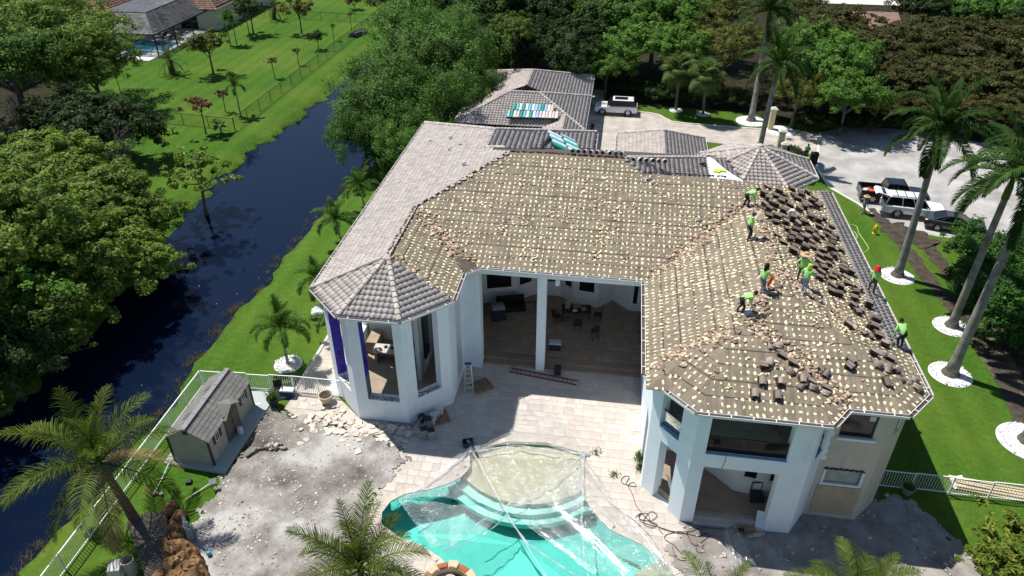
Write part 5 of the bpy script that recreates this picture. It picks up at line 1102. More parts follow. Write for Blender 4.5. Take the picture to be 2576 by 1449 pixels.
M_palmbark = trunkmat_(); M_fibre = mat('fibrous_palm_trunk', (.14, .10, .065), .95, .35, 4, .8, 18)
GRP = 'royal palms beside the tyre tracks'
palm(at(2257, 695), at(2352, 385, 10.0), 'royal', 21, 1.05, 'royal palm nearest the parked cars, standing in a white gravel circle', GRP, .30, .20, 1.7, 1, None, .35, 0, 'royal_palm', 1.25)
palm(at(2393, 822), at(2528, 500, 10.3), 'royal', 20, 1.05, 'royal palm behind another trunk, its gravel circle half hidden', GRP, .28, .19, 1.5, 2, None, .35, 0, 'royal_palm', 1.2)
palm(at(2390, 942), at(2590, 505, 12.2), 'royal', 21, 1.1, 'royal palm leaning out of the right edge, in the oval white gravel bed', GRP, .32, .21, 1.6, 3, None, .4, 0, 'royal_palm', 1.28)
palm(at(2585, 1112), at(2760, 640, 12), 'royal', 12, 1.0, 'royal palm of which only the foot in white gravel shows at the right edge', GRP, .33, .22, 1.5, 4, None, .4, 0, 'royal_palm', 1.6)
GRB = 'tall royal palms along the driveway'
palm(at(1889, 305), at(1932, 62, 10.2), 'royal', 19, 1.0, 'farther tall royal palm beside the driveway, crown cut by the top edge', GRB, .34, .22, 1.5, 5, None, .3, 0, 'royal_palm', 1.7)
palm(at(1905, 400), at(1949, 205, 8.2), 'royal', 20, 1.0, 'nearer tall royal palm rising from behind the turret roof', GRB, .30, .20, 1.6, 6, None, .3, 0, 'royal_palm')
GS = 'fan palms along the driveway'
palm(at(1700, 278), at(1708, 180, 4.9), 'sabal', 30, 1.5, 'left fan palm in a gravel circle behind the driveway', GS, .17, .15, 0, 7, M_bark, 0, 0, 'fan_palm', .8)
palm(at(1768, 288), at(1775, 196, 4.9), 'sabal', 32, 1.5, 'right fan palm in a gravel circle behind the driveway', GS, .17, .15, 0, 8, M_bark, 0, 0, 'fan_palm', .8)
GC = 'coconut palms in the back yard'
palm(at(345, 1318), at(250, 1165, 4.4), 'coco', 20, .98, 'big coconut palm leaning over the white fence at the lower left', GC, .26, .14, 0, 11, M_fibre, .3, 4, 'coconut_palm')
p_ = at(905, 1432, 3.6); palm((p_.x + .2, p_.y - .5, 0), p_, 'coco', 27, .82, 'dark green coconut palm beside the pool at the bottom edge', GC, .2, .13, 0, 12, M_fibre, 0, 0, 'coconut_palm')
p_ = at(1795, 1525, 3.0); palm((p_.x, p_.y - .3, 0), p_, 'coco', 16, .6, 'coconut palm fronds at the bottom edge below the coiled cables', GC, .18, .12, 0, 13, M_fibre, 0, 1, 'coconut_palm')
p_ = at(2150, 1512, 3.2); palm((p_.x, p_.y - .3, 0), p_, 'coco', 18, .7, 'coconut palm fronds at the bottom edge in front of the beige wall', GC, .18, .12, 0, 14, M_fibre, 0, 1, 'coconut_palm')
GX = 'garden palms between house and canal'
palm(at(725, 917), at(708, 838, 2.6), 'xmas', 16, 1.1, 'small garden palm in a gravel circle near the white gate', GX, .10, .07, .45, 21, None, 0, 0, 'garden_palm', .9)
palm(at(815, 782), at(798, 716, 2.1), 'xmas', 14, 1.0, 'garden palm half hidden by the pavilion gutter', GX, .10, .07, .45, 22, None, 0, 0, 'garden_palm', .9)
for i, (px, py, l) in enumerate(((862, 620, 'garden palm below the eave, second from the pavilion'), (920, 535, 'garden palm below the eave, third from the pavilion'), (965, 462, 'garden palm below the eave, fourth from the pavilion'), (1000, 405, 'garden palm below the far eave corner'))):
    b = at(px, py); palm(b, b + Vector((-.25, .1, 2.0)), 'xmas', 15, 1.1, l, GX, .10, .07, .4, 30 + i, None, 0, 0, 'garden_palm')
b = at(840, 850); palm(b, b + Vector((-.1, 0, 1.4)), 'xmas', 9, .75, 'drooping palm squeezed beside the purple window reveal', GX, .09, .07, .3, 39, None, 0, 0, 'garden_palm')
GN = 'palms on the neighbouring lawn'
palm(at(435, 187), at(425, 152, 1.9), 'date', 22, 1.0, 'squat date palm on the lawn in front of the neighbouring pool', GN, .42, .38, 0, 50, M_fibre, 0, 0, 'date_palm')
palm(at(690, 48), at(690, 22, 1.9), 'date', 20, .95, 'squat date palm beside the upper wire fence', GN, .36, .33, 0, 51, M_fibre, 0, 0, 'date_palm')
for i, (px, py, l) in enumerate(((580, 113, 'slender palm of the clump beside the neighbouring house, left'), (596, 114, 'slender palm of the clump beside the neighbouring house, right'), (628, 90, 'slender palm near the corner of the neighbouring house'), (606, 292, 'thin yellowish palm by the corner of the wire fence'))):
    b = at(px, py); palm(b, b + Vector((0, 0, 3.1)), 'xmas', 11, .9, l, GN, .09, .06, .4, 60 + i, None, 0, 0, 'slender_palm')
def banana(px, py, label, n=9, s=1.0, seed=1):
    b = at(px, py); t = thing('banana_plant', label, 'plant', b, 0, 'banana plants inside the wire fence'); rg = random.Random(seed); m = MB(); m.tube([(0, 0, 0), (0, 0, .7 * s)], [.09, .06], 7); m.build('stem', M_fibre, t)
    for k in range(n):
        a = rg.uniform(0, 6.28); q = MB(); e = rg.uniform(.4, 1.2); prev = None
        for i in range(5):
            f = i / 4; x = f * 1.1 * s * math.cos(e) ; z = .6 * s + f * 1.0 * s * math.sin(e) - .5 * s * f * f; w = .2 * s * math.sin(math.pi * (.1 + .85 * f)); c_, s_ = math.cos(a), math.sin(a)
            L_ = [(x * c_ - w * s_, x * s_ + w * c_, z + .04), (x * c_, x * s_, z), (x * c_ + w * s_, x * s_ - w * c_, z + .04)]
            q.v += L_
        q.f = [(3 * i + j, 3 * i + j + 1, 3 * i + j + 4, 3 * i + j + 3) for i in range(4) for j in range(2)]; q.m = [0] * len(q.f); q.build('leaf', LM['bright'], t)
banana(557, 335, 'big-leaved banana plant at the corner of the wire fence', 12, 1.5, 1); banana(367, 334, 'small banana plant by the wire fence, leftmost', 6, .8, 2); banana(436, 336, 'small banana plant by the wire fence, in the middle', 6, .8, 3)
# ================================================================ THINGS ON THE ROOF
def roof_hit(px, py):
    zs = np.linspace(11.5, 7.65, 700); P = np.array([at(px, py, z) for z in zs]); g = roof_z(P[:, 0], P[:, 1]) >= zs
    i = int(np.argmax(g)) if g.any() else 699
    return Vector(P[i])
def face_at(x, y):
    best = None
    for M, nm, A, q, o in slopes:
        if inpoly([x], [y], q)[0]:
            z = pz(A, x, y)
            if best is None or z > best[0]: best = (z, A)
    return best
# solid loose tile and stacks of it
def solid_tile(L=.42, w=1.0):
    X = [-.157, -.105, -.065, -.02, .03, .08, .118, .157]; Z = [.012, 0, .030, .060, .072, .060, .030, .010]; V = []
    for dz in (0, -.022):
        for y in (0, L): V += [(x * w, y - L / 2, z + dz) for x, z in zip(X, Z)]
    F = []
    for i in range(7): F += [(i, i + 1, 9 + i, 8 + i), (24 + i, 25 + i, 17 + i, 16 + i), (16 + i, 17 + i, i + 1, i), (8 + i, 9 + i, 25 + i, 24 + i)]
    F += [(0, 8, 24, 16), (7, 23, 31, 15)]
    return V, F
STV, STF = solid_tile()
def stack_mesh(seed, n):
    rg = random.Random(seed); m = MB()
    for k in range(n):
        c, s = math.cos(a := rg.gauss(0, .07)), math.sin(a); dx, dy = rg.gauss(0, .025) , rg.gauss(0, .03) + k * .008
        V = [(x * c - y * s + dx, x * s + y * c + dy, z + .03 + k * .044) for x, y, z in STV]; m.mi = 0 if k == n - 1 else 1; m.add(V, STF)  # tiles below the top one get the side shade as a darker colour
    me = m.mesh('tile_stack'); me.materials.append(M_tileold); me.materials.append(M_tileshade); me.polygons.foreach_set('material_index', np.array(m.m, np.int32)); return me
STK = [stack_mesh(s, n) for s, n in enumerate((7, 8, 6, 9, 7, 5))]
srg2 = random.Random(77); A_E = M5['pl']['E']; e_, s_, n_, k_ = frame(A_E); cnt = 0
yy = 30.2; row = 0
while yy < 48.0:
    xx = 9.25 + (.38 if row % 2 else 0)
    while xx < 13.9:
        x = xx + srg2.uniform(-.2, .2); y = yy + srg2.uniform(-.2, .2)
        ymax = 43.4 + (x - 7.3) * .675 - .35
        if y > 38.2 - (x - 9.2) * 1.78 and y < ymax and srg2.random() < .9:
            z = float(roof_z(np.array([x]), np.array([y]))[0]); o = link('tile_stack', STK[cnt % 6], None); B = Matrix((e_, s_, n_)).transposed() @ Matrix.Rotation(srg2.gauss(0, .3), 3, 'Z'); B = B.to_4x4() @ Matrix.Diagonal((srg2.uniform(.85, 1.2), srg2.uniform(.85, 1.15), srg2.uniform(.6, 1.05), 1)); B.translation = Vector((x, y, z)); o.matrix_world = B; cnt += 1
            tag(o, 'stack of lifted brown roof tiles on the right-hand roof slope', 'tile stack', 'stacks of roof tiles on the right-hand slope')
        xx += .68
    yy += .72; row += 1
print('stacks', cnt)
# jumbled tiles on the front slope
lone = npmesh('roof_tile', STV, STF); lone.materials.append(M_tileold)
def jumble(px, py, n, spread, group, label, seed, three=True):
    rg = random.Random(seed); c = roof_hit(px, py)
    for i in range(n):
        x = c.x + rg.gauss(0, spread[0]); y = c.y + rg.gauss(0, spread[1]); f = face_at(x, y)
        if f is None: continue
        z = float(roof_z(np.array([x]), np.array([y]))[0]); e, s, nn, k = frame(f[1]); me = lone if (rg.random() < .62) else STK[rg.choice((2, 5))]
        B = Matrix((e, s, nn)).transposed() @ Euler((rg.gauss(0, .12), rg.gauss(0, .15), rg.gauss(0, .55))).to_matrix(); B = B.to_4x4() @ Matrix.Scale(1.0 if me is lone else .9, 4); B.translation = Vector((x, y, z + .03 + (rg.uniform(0, .14) if me is lone else 0)))
        o = link('loose_tile' if me is lone else 'tile_stack', me, None); o.matrix_world = B; tag(o, label, 'roof tile' if me is lone else 'tile stack', group)
jumble(2030, 965, 15, (.75, .6), 'tiles heaped on the front slope', 'loose tile in the heap on the front slope above the balcony', 1)
jumble(2238, 935, 19, (.8, .75), 'tiles heaped near the right-hand corner', 'loose tile in the heap near the right-hand roof corner', 2)
jumble(1962, 895, 6, (.3, .5), 'tiles trailing down the valley', 'loose tile trailing down from the bending worker', 3)
jumble(2190, 855, 6, (.5, .5), 'tiles between the stacks and the corner heap', 'loose tile between the stacks and the corner heap', 4)
for px, py, l in ((1916, 962, 'pair of tiles lying alone on the front slope, upper one'), (1897, 993, 'pair of tiles lying alone on the front slope, left one'), (1955, 998, 'pair of tiles lying alone on the front slope, lower one')):
    p = roof_hit(px, py); f = face_at(p.x, p.y); e, s, nn, k = frame(f[1]); B = Matrix((e, s, nn)).transposed().to_4x4(); B.translation = p + Vector((0, 0, .02)); o = link('tile_stack', STK[5], None); o.matrix_world = B; tag(o, l, 'tile stack', 'lone tiles on the front slope')
for px, py, l in ((1460, 540, 'dark tile shard left alone near the middle of the main slope'), (1480, 905, None)):
    pass
# tile shards and foam crumbs strewn over the felt
def strew(lines, n, wid, seed):
    rg = np.random.default_rng(seed); P = []
    for a, b, w in lines:
        a, b = np.array(a[:2]), np.array(b[:2]); t = rg.random(w); q = a + (b - a) * t[:, None] + rg.normal(0, wid, (w, 2)); P.append(q)
    q = np.concatenate(P); z = roof_z(q[:, 0], q[:, 1]); ok = z > 7.75; return np.concatenate([q[ok], z[ok][:, None] + .012], 1)
VL = [((-7.9, 35.5), (-11.7, 39.2), 260), ((2.6, 35.6), (8.6, 41.6), 330), ((11.1, 26.3), (7.2, 30.2), 330), ((2.8, 27.6), (6.6, 29.4), 120), ((7.0, 29.8), (8.8, 33), 160), ((8.9, 33), (8.9, 41.5), 170), ((9.0, 34), (13.4, 30.2), 170), ((-11.7, 34), (-8.4, 31.9), 60)]
V1 = strew(VL, 0, .28, 3); rr_ = np.random.default_rng(8)
cl = []
for i in range(64):
    c = np.array((rr_.uniform(-9, 8.5), rr_.uniform(36, 43.6))); k = rr_.integers(3, 16); cl.append(c + rr_.normal(0, .25, (k, 2)))
for i in range(60):
    c = np.array((rr_.uniform(3, 12.5), rr_.uniform(26, 36))); k = rr_.integers(2, 10); cl.append(c + rr_.normal(0, .2, (k, 2)))
ex = np.stack([rr_.uniform(9, 14, 900), rr_.uniform(30, 47, 900)], 1)
q = np.concatenate(cl + [ex]); z = roof_z(q[:, 0], q[:, 1]); ok = z > 7.8; V2 = np.concatenate([q[ok], z[ok][:, None] + .012], 1)
tag(link('tile_shards', chips('tile_shards', V1, .03, .15, None, .3, 5), None, M_rubble), 'broken pinkish tile shards lying along the valleys of the stripped roof', 'shards', kind='stuff')
tag(link('tile_crumbs', chips('tile_crumbs', V2[::2], .025, .085, None, .4, 6), None, M_rubble), 'small broken tile crumbs strewn over the stripped roof', 'shards', kind='stuff')
fo = np.concatenate([V2[1::2], V1[::3]]); tag(link('foam_crumbs', chips('foam_crumbs', fo + rr_.normal(0, .04, fo.shape) * np.array([1, 1, 0]), .03, .085, None, .5, 7), None, M_foam), 'yellow crumbs of torn foam strewn over the stripped roof', 'foam', kind='stuff')
# flat slabs of fallen tile and felt in the pavilion valley
# rolls of roofing membrane
RC = [mat('roll_white', (.72, .74, .76), .5, .12, 3), mat('roll_green', (.02, .30, .22), .45, .15, 3), mat('roll_aqua', (.16, .45, .50), .45, .15, 3), mat('roll_pink', (.66, .50, .46), .5, .12, 3), mat('roll_blue', (.33, .50, .66), .5, .12, 3)]
RMESH = []
for c in RC:
    m = MB(); m.mi = 0; m.lathe((0, 0, 0), [(.155, -.5), (.155, .5)], 14, False, False); m.mi = 1
    for s in (-.5, .5): m.lathe((0, 0, 0), [(.155, s), (.055, s), (.05, s * .9)][::(1 if s > 0 else -1)], 14, False, False)
    me = m.mesh('membrane_roll'); me.materials.append(c); me.materials.append(M_dark); me.polygons.foreach_set('material_index', np.array(m.m, np.int32)); RMESH.append(me)
def roll(p, axis, ci, label, group, s=1.0):
    o = link('membrane_roll', RMESH[ci], None); q = Vector(axis).to_track_quat('Z', 'Y').to_matrix().to_4x4(); q = q @ Matrix.Scale(s, 4); q.translation = p; o.matrix_world = q; return tag(o, label, 'membrane roll', group)
eg, sg, ng, kg = frame(G1['pl']['S']); rr3 = random.Random(5)
def on_plane(px, py, A):
    z = A['ez'] + 1
    for _ in range(30): p = at(px, py, z); z = pz(A, p.x, p.y)
    return at(px, py, z)
RN = ('white', 'green', 'aqua', 'pinkish', 'pale blue'); pat = [1, 2, 0, 1, 0, 2, 0, 4, 2, 1, 4, 0, 3]
for i in range(13):
    p = on_plane(1295 + i * 7.9, 273 + i * .35, G1['pl']['S']); roll(p + ng * .16, sg, pat[i], '%s membrane roll, %s from the left in the upper row on the garage roof' % (RN[pat[i]], ORD[i]), 'upper row of rolls on the garage roof')
for i in range(16):
    p = on_plane(1280 + i * 8.05, 291 + i * .2, G1['pl']['S']); c = (4, 1, 0, 3, 1, 2, 0, 1, 0, 4, 3, 0, 3, 0, 3, 0)[i]; roll(p + ng * .16, sg, c, '%s membrane roll, %s from the left in the lower row on the garage roof' % (RN[c], ORD[i]), 'lower row of rolls on the garage roof')
A_ = M2['pl']['E']; ee, se, ne, ke = frame(A_); ax = (se * -.96 + ee * -.2).normalized()
for j, (x0, y0) in enumerate(((1392, 346), (1428, 356))):
    for i in range(8):
        p = on_plane(x0 + i * 2.2 - j * 1, y0 + i * 4.6, A_); roll(p + ne * .2, ax, (0, 2, 0, 4, 1, 0, 2, 1)[(i + j * 3) % 8], 'membrane roll in the heap behind the ridge, %s from the top of its %s column' % (ORD[i], ('left', 'right')[j]), 'heap of rolls behind the ridge', 1.15)
for i in range(3):
    p = on_plane(1374 - i * 4, 352 + i * 8, A_); m = MB(); m.tube([p + ne * .12 + Vector((.35, 1.6, 0)), p + ne * .12 - Vector((.35, 1.6, 0)) + se * -.1], .07, 8); tag(m.build('black_pipe', M_black), 'long black felt tube lying left of the heap of teal rolls', 'tube', 'black tubes beside the rolls')
for i in range(16):
    x = -2.6 + i * .40; z = EZ + PT * 9.275 - PT * .42 + .30; roll((x, 45.05, z if x < .7 else z - .34), (rr3.uniform(-.1, .1), 1, -.36), (1, 4, 0, 0, 0, 0, 0, 4, 0, 0, 0, 0, 0, 0, 0, 0)[i], 'membrane roll behind the main ridge, %s from the left' % ORD[i], 'rolls lined up behind the main ridge', .82)
for i in range(3):
    p = at(1622 + i * 14, 398, 9.9); m = MB(); m.ball(p, (.3, .25, .2), 8, 5, .3, rr3); tag(m.build('bundle', M_black), 'dark bundle at the right end of the rolls behind the ridge', 'bundle', 'dark bundles behind the ridge')
p = roof_hit(1878, 787); m = MB(); m.box(p + Vector((0, 0, .06)), (.4, .28, .1), .3, 0, R_(-15)); tag(m.build('white_packet', mat('white_blue_bag', (.55, .62, .75), .6, .4, 8)), 'white and blue packet beside the bending worker', 'packet')
p = roof_hit(1985, 545); m = MB(); m.tube([p + Vector((0, 0, -.1)), p + Vector((0, 0, .42))], .11, 10); m.tube([p + Vector((0, 0, .42)), p + Vector((.22, -.06, .42))], .14, 9); tag(m.build('roof_vent', mat('white_vent', (.75, .76, .77), .5)), 'white plumbing vent hood among the tile stacks', 'vent')
# ================================================================ PEOPLE
M_skin = mat('skin', (.30, .17, .11), .6, .1, 4); M_green = mat('hi_vis_green_shirt', (.36, .72, .22), .8, .12, 3, .15, 20); M_jeans = mat('blue_jeans', (.12, .17, .27), .85, .2, 5); M_navy = mat('dark_trousers', (.018, .02, .028), .85, .2, 5); M_brownp = mat('brown_trousers', (.11, .085, .065), .85, .2, 5); M_shoe = mat('work_boot', (.05, .035, .025), .7, .2, 5); M_hair = mat('black_hair', (.012, .01, .009), .7, .2, 8)
M_straw = mat('straw_hat', (.50, .36, .20), .85, .15, 10); M_red = mat('red_cloth', (.60, .03, .035), .8, .15, 4); M_orange = mat('orange_cloth', (.80, .12, .03), .8, .15, 4); M_greycl = mat('grey_blue_shirt', (.22, .26, .32), .85, .2, 4); M_dkgreen = mat('green_long_shirt', (.10, .33, .10), .85, .15, 4)
def person(pos, rz, label, lean=0.0, hands=None, legs=(.1, -.1), shirt=None, pants=None, hat=None, headpitch=0.0, H=1.72, bend=0.0):
    """clothed figure facing +y: lean = torso bend forward, hands = targets for both hands"""
    s = H / 1.75; sh = shirt or M_green; pn = pants or M_navy
    t = thing('person', label, 'person', pos, rz, None); V = []; E_ = []; Rr = []; tagv = []
    def v(p, r, k, par=None):
        V.append(Vector(p) * s); Rr.append(r * s); tagv.append(k)
        if par is not None: E_.append((par, len(V) - 1))
        return len(V) - 1
    hipz = .93 - .25 * bend; pel = v((0, 0, hipz), .135, 'p'); d = Vector((0, math.sin(lean), math.cos(lean)))
    b1 = Vector((0, 0, hipz)) + d * .2; b2 = b1 + d * .2; nk = b2 + d * .16; sp1 = v(b1, .145, 's', pel); ch = v(b2, .155, 's', sp1); ne = v(nk, .055, 'k', ch)
    hd = Vector((0, math.sin(lean * .6 + headpitch), math.cos(lean * .6 + headpitch))); h1 = v(nk + hd * .12, .088, 'k', ne); h2 = v(nk + hd * .23, .082, 'k', h1); fw_ = Vector((0, hd.z, -hd.y)); v(nk + hd * .14 + fw_ * .105, .018, 'k', h1)
    hands = hands or ((-.3, .1, .85), (.3, .1, .85))
    for sd, hp in zip((-1, 1), hands):
        shp = b2 + d * .08 + Vector((sd * .19, 0, 0)); hp = Vector(hp); L = (hp - shp).length; dirv = (hp - shp).normalized()
        if L > .56: hp = shp + dirv * .56; L = .56
        h_ = math.sqrt(max(0, .29 ** 2 - (L / 2) ** 2)); side = (Vector((sd * .6, -.5, -.5)) - dirv * dirv.dot(Vector((sd * .6, -.5, -.5)))).normalized(); el = shp + dirv * L / 2 + side * h_
        a = v(shp, .07, 's', ch); b = v(el, .052, 's', a); c = v(hp, .036, 's', b); f = (hp - el).normalized(); pm_ = v(hp + f * .07, .036, 'k', c); sx = f.cross(Vector((0, 0, 1))).normalized() if abs(f.z) < .95 else Vector((1, 0, 0))
        for q in range(4): g = v(hp + f * (.12) + sx * (q - 1.5) * .021, .0095, 'k', pm_); v(hp + f * (.165 + .012 * (q in (1, 2))) + sx * (q - 1.5) * .022 + Vector((0, 0, -.018)), .008, 'k', g)
        v(hp + f * .08 + sx * sd * -.055 + Vector((0, 0, -.01)), .011, 'k', pm_)
    for sd, lg in zip((-1, 1), legs):
        hp = v((sd * .10, 0, hipz - .08), .098, 'p', pel); an = Vector((sd * .12, lg * .9, .09)); hpv = Vector((sd * .10, 0, hipz - .08)); mid = (hpv + an) / 2; Ln = (an - hpv).length; kk = math.sqrt(max(0, .43 ** 2 - (Ln / 2) ** 2)); kn = v(mid + Vector((sd * .02, max(.03, kk * .8), 0)), .068, 'p', hp); a2 = v(an, .048, 'p', kn); fo_ = v(an + Vector((0, .06, -.045)), .045, 'f', a2); v(an + Vector((0, .17, -.055)), .038, 'f', fo_)
    me = bpy.data.meshes.new('tmp'); me.from_pydata([tuple(x) for x in V], E_, []); o = bpy.data.objects.new('tmp', me); col.objects.link(o)
    md = o.modifiers.new('s', 'SKIN'); md.use_smooth_shade = True
    if not me.skin_vertices: me.skin_vertices.new()
    for i, sv in enumerate(me.skin_vertices[0].data): sv.radius = (Rr[i], Rr[i]); sv.use_root = (i == 0)
    for i in (sp1, ch): me.skin_vertices[0].data[i].radius = (Rr[i] * 1.15, Rr[i] * .78)
    ss = o.modifiers.new('u', 'SUBSURF'); ss.levels = 1; ss.render_levels = 1
    dg = bpy.context.evaluated_depsgraph_get(); bm = bpy.data.meshes.new_from_object(o.evaluated_get(dg)); bpy.data.objects.remove(o); bm.name = 'body'
    nv = len(bm.vertices); co = np.empty(nv * 3, np.float32); bm.vertices.foreach_get('co', co); co = co.reshape(-1, 3); Vn = np.array([list(x) for x in V]); Rn = np.array(Rr); D = np.linalg.norm(co[:, None] - Vn[None], axis=2) / np.sqrt(Rn)[None]; near = D.argmin(1); key = {'s': 0, 'p': 1, 'k': 2, 'f': 3}; vk = np.array([key[tagv[i]] for i in near])
    bm.materials.clear()
    for m_ in (sh, pn, M_skin, M_shoe): bm.materials.append(m_)
    pi = np.array([np.bincount(vk[list(p.vertices)], minlength=4).argmax() for p in bm.polygons], np.int32); bm.polygons.foreach_set('material_index', pi); smooth(bm)
    link('body', bm, t)
    hc = (nk + hd * .17) * s
    R3 = Matrix((Vector((1, 0, 0)), fw_, hd)).transposed()
    for sd in (-1, 1): m = MB(); m.ball((0, 0, 0), .012, 6, 4); m.build('eye', M_black, t, loc=hc + R3 @ Vector((sd * .033, .088, -.015)) * s)
    def onhead(mb, nm, mm, up=0.0): q = mb.build(nm, mm, t, sm=False); B = R3.to_4x4() @ Matrix.Scale(s, 4); B.translation = hc + hd * up * s; q.matrix_local = B; return q
    if hat == 'straw': m = MB(); m.lathe((0, 0, 0), [(.30, .02), (.29, .045), (.12, .07), (.115, .15), (.08, .18)], 18); onhead(m, 'straw_hat', M_straw)
    elif hat == 'hood': m = MB(); m.lathe((0, -.01, 0), [(.13, -.26), (.125, -.1), (.118, .02), (.09, .1), (.03, .135)], 12); onhead(m, 'hood', M_hair)
    elif hat == 'redhood': m = MB(); m.lathe((0, -.01, 0), [(.2, -.2), (.17, -.08), (.14, .04), (.11, .1), (.05, .125)], 12); onhead(m, 'hood', M_red)
    elif hat == 'greencap': m = MB(); m.lathe((0, -.005, 0), [(.115, -.16), (.118, -.02), (.1, .08), (.03, .12)], 12); m.box((0, .13, .02), (.16, .14, .015)); onhead(m, 'cap', mat('lime_cap', (.42, .72, .06), .8))
    elif hat == 'bluecap': m = MB(); m.lathe((0, 0, 0), [(.108, .0), (.1, .07), (.03, .115)], 12); m.box((0, .13, .015), (.15, .13, .015)); onhead(m, 'cap', mat('navy_cap', (.03, .07, .17), .8))
    else: m = MB(); m.lathe((0, -.015, 0), [(.1, -.06), (.105, .0), (.09, .075), (.03, .11)], 12); onhead(m, 'hair', M_hair)
    return t
def on_roof(px, py): return roof_hit(px, py) + Vector((0, 0, -.03))
RZ = R_(-90)  # facing +x
p = on_roof(1872, 521); person(p, R_(-75), 'bending worker in green shirt and dark trousers at the top of the tile stacks', 1.25, ((-.1, .62, .42), (.15, .6, .35)), (-.05, .12), headpitch=.2)
p = on_roof(1880, 604); w2 = person(p, R_(-70), 'standing worker in blue cap carrying a tile on his shoulder', .1, ((-.42, .25, 1.0), (.22, .15, 1.62)), (.1, -.1), hat='bluecap', H=1.78)
m = MB(); m.v = [(x, y, z) for x, y, z in STV]; m.f = list(STF); m.m = [0] * len(STF); o = m.build('loose_tile', mat('pale_tile', (.46, .36, .29), .85)); B = Matrix.Rotation(R_(-40), 4, 'Z') @ Matrix.Rotation(R_(25), 4, 'X') @ Matrix.Scale(1.5, 4); B.translation = p + Vector((.28, -.02, 1.62)); o.matrix_world = B; tag(o, 'pale tile carried on the shoulder of the blue-capped worker', 'roof tile')
p = on_roof(1912, 737); person(p, R_(-62), 'standing worker in black hood and jeans holding an orange cloth', .12, ((-.15, .35, 1.0), (.16, .42, 1.05)), (.14, -.12), pants=M_jeans, hat='hood', H=1.74)
m = MB(); q = p + Vector((.42, .18, 1.12)); m.tube([q, q + Vector((.03, -.02, -.25)), q + Vector((-.03, 0, -.5)), q + Vector((-.1, -.03, -.75))], [.05, .10, .09, .05], 7); tag(m.build('orange_cloth', M_orange), 'bright orange cloth hanging from the hooded worker', 'cloth')
p = on_roof(1858, 787); person(p, R_(-82), 'bending worker in green shirt left of the white packet', 1.2, ((-.08, .6, .35), (.12, .58, .3)), (-.08, .1), headpitch=.15)
p = on_roof(2010, 712); person(p, R_(-20), 'worker in wide straw hat and brown trousers seen from behind', .1, ((-.28, .1, .95), (.38, .25, 1.05)), (.1, -.06), pants=M_brownp, hat='straw', H=1.76)
p = on_roof(2018, 737); person(p, R_(-42), 'worker in lime cap and light jeans just in front of the straw hat', .18, ((-.2, .3, 1.1), (.2, .36, 1.2)), (.2, -.14), pants=mat('light_jeans', (.26, .33, .44), .85, .2, 5), hat='greencap', H=1.7)
p = on_roof(2190, 738); person(p, R_(-10), 'worker with red hood at the right-hand eave', .3, ((-.2, .35, .8), (.2, .35, .85)), (.1, -.08), pants=M_brownp, hat='redhood', H=1.7)
p = on_roof(2263, 876); person(p, R_(15), 'worker crouching over the right-hand eave below the red-hooded one', .95, ((-.32, .3, .55), (.2, .45, .5)), (.0, .05), H=1.7)
p = at(2026, 402); person(p, R_(150), 'person in green shirt and jeans standing by the gate bushes', .05, ((-.1, .3, 1.15), (.12, .3, 1.15)), (.06, -.06), M_dkgreen, M_jeans)
p = at(2168, 537); person(p, R_(-60), 'person in straw hat and grey shirt walking behind the black pickup', .05, ((-.42, .1, 1.05), (.3, .1, .9)), (.25, -.22), M_greycl, mat('grey_trousers', (.2, .2, .21), .85), 'straw')
# ================================================================ VEHICLES
M_tyre = mat('tyre_rubber', (.02, .02, .02), .85, .2, 6); M_rim = mat('alloy_rim', (.45, .45, .46), .3, .1, 4, 0, None, .5, .8)
def paint(n, c, r=.22): 
    m = mat(n, c, r, .03, 2, 0, None, .5); m.node_tree.nodes['Principled BSDF'].inputs['Coat Weight'].default_value = .6; return m
def wheel(par, x, y, r, w):
    t = MB(); n = 18; pr = [(r * .62, -.5), (r * .94, -.5), (r, -.3), (r, .3), (r * .94, .5), (r * .62, .5)]
    V = [(x + q * math.cos(6.2832 * k / n), y + z * w, r + q * math.sin(6.2832 * k / n)) for q, z in pr for k in range(n)]; t.add(V, [(i * n + k, i * n + (k + 1) % n, ((i + 1) % 6) * n + (k + 1) % n, ((i + 1) % 6) * n + k) for i in range(6) for k in range(n)]); o = t.build('wheel', M_tyre, par)
    m = MB(); s = 1 if y > 0 else -1
    for k in range(6): a = k * 1.047; m.bar((x, y + s * w * .42, r), (x + r * .63 * math.cos(a), y + s * w * .46, r + r * .63 * math.sin(a)), r * .2, .05, up=(0, 1, 0))
    m.ball((x, y + s * w * .42, r), (r * .17, .05, r * .17), 8, 4); m.build('rim', M_rim, o)
    d = MB(); d.add([(x + r * .62 * math.cos(6.2832 * k / n), y + s * w * .25, r + r * .62 * math.sin(6.2832 * k / n)) for k in range(n)], [tuple(range(n)), tuple(range(n))[::-1]][(s > 0):(s > 0) + 1]); d.build('brake_disc', M_dark, o)
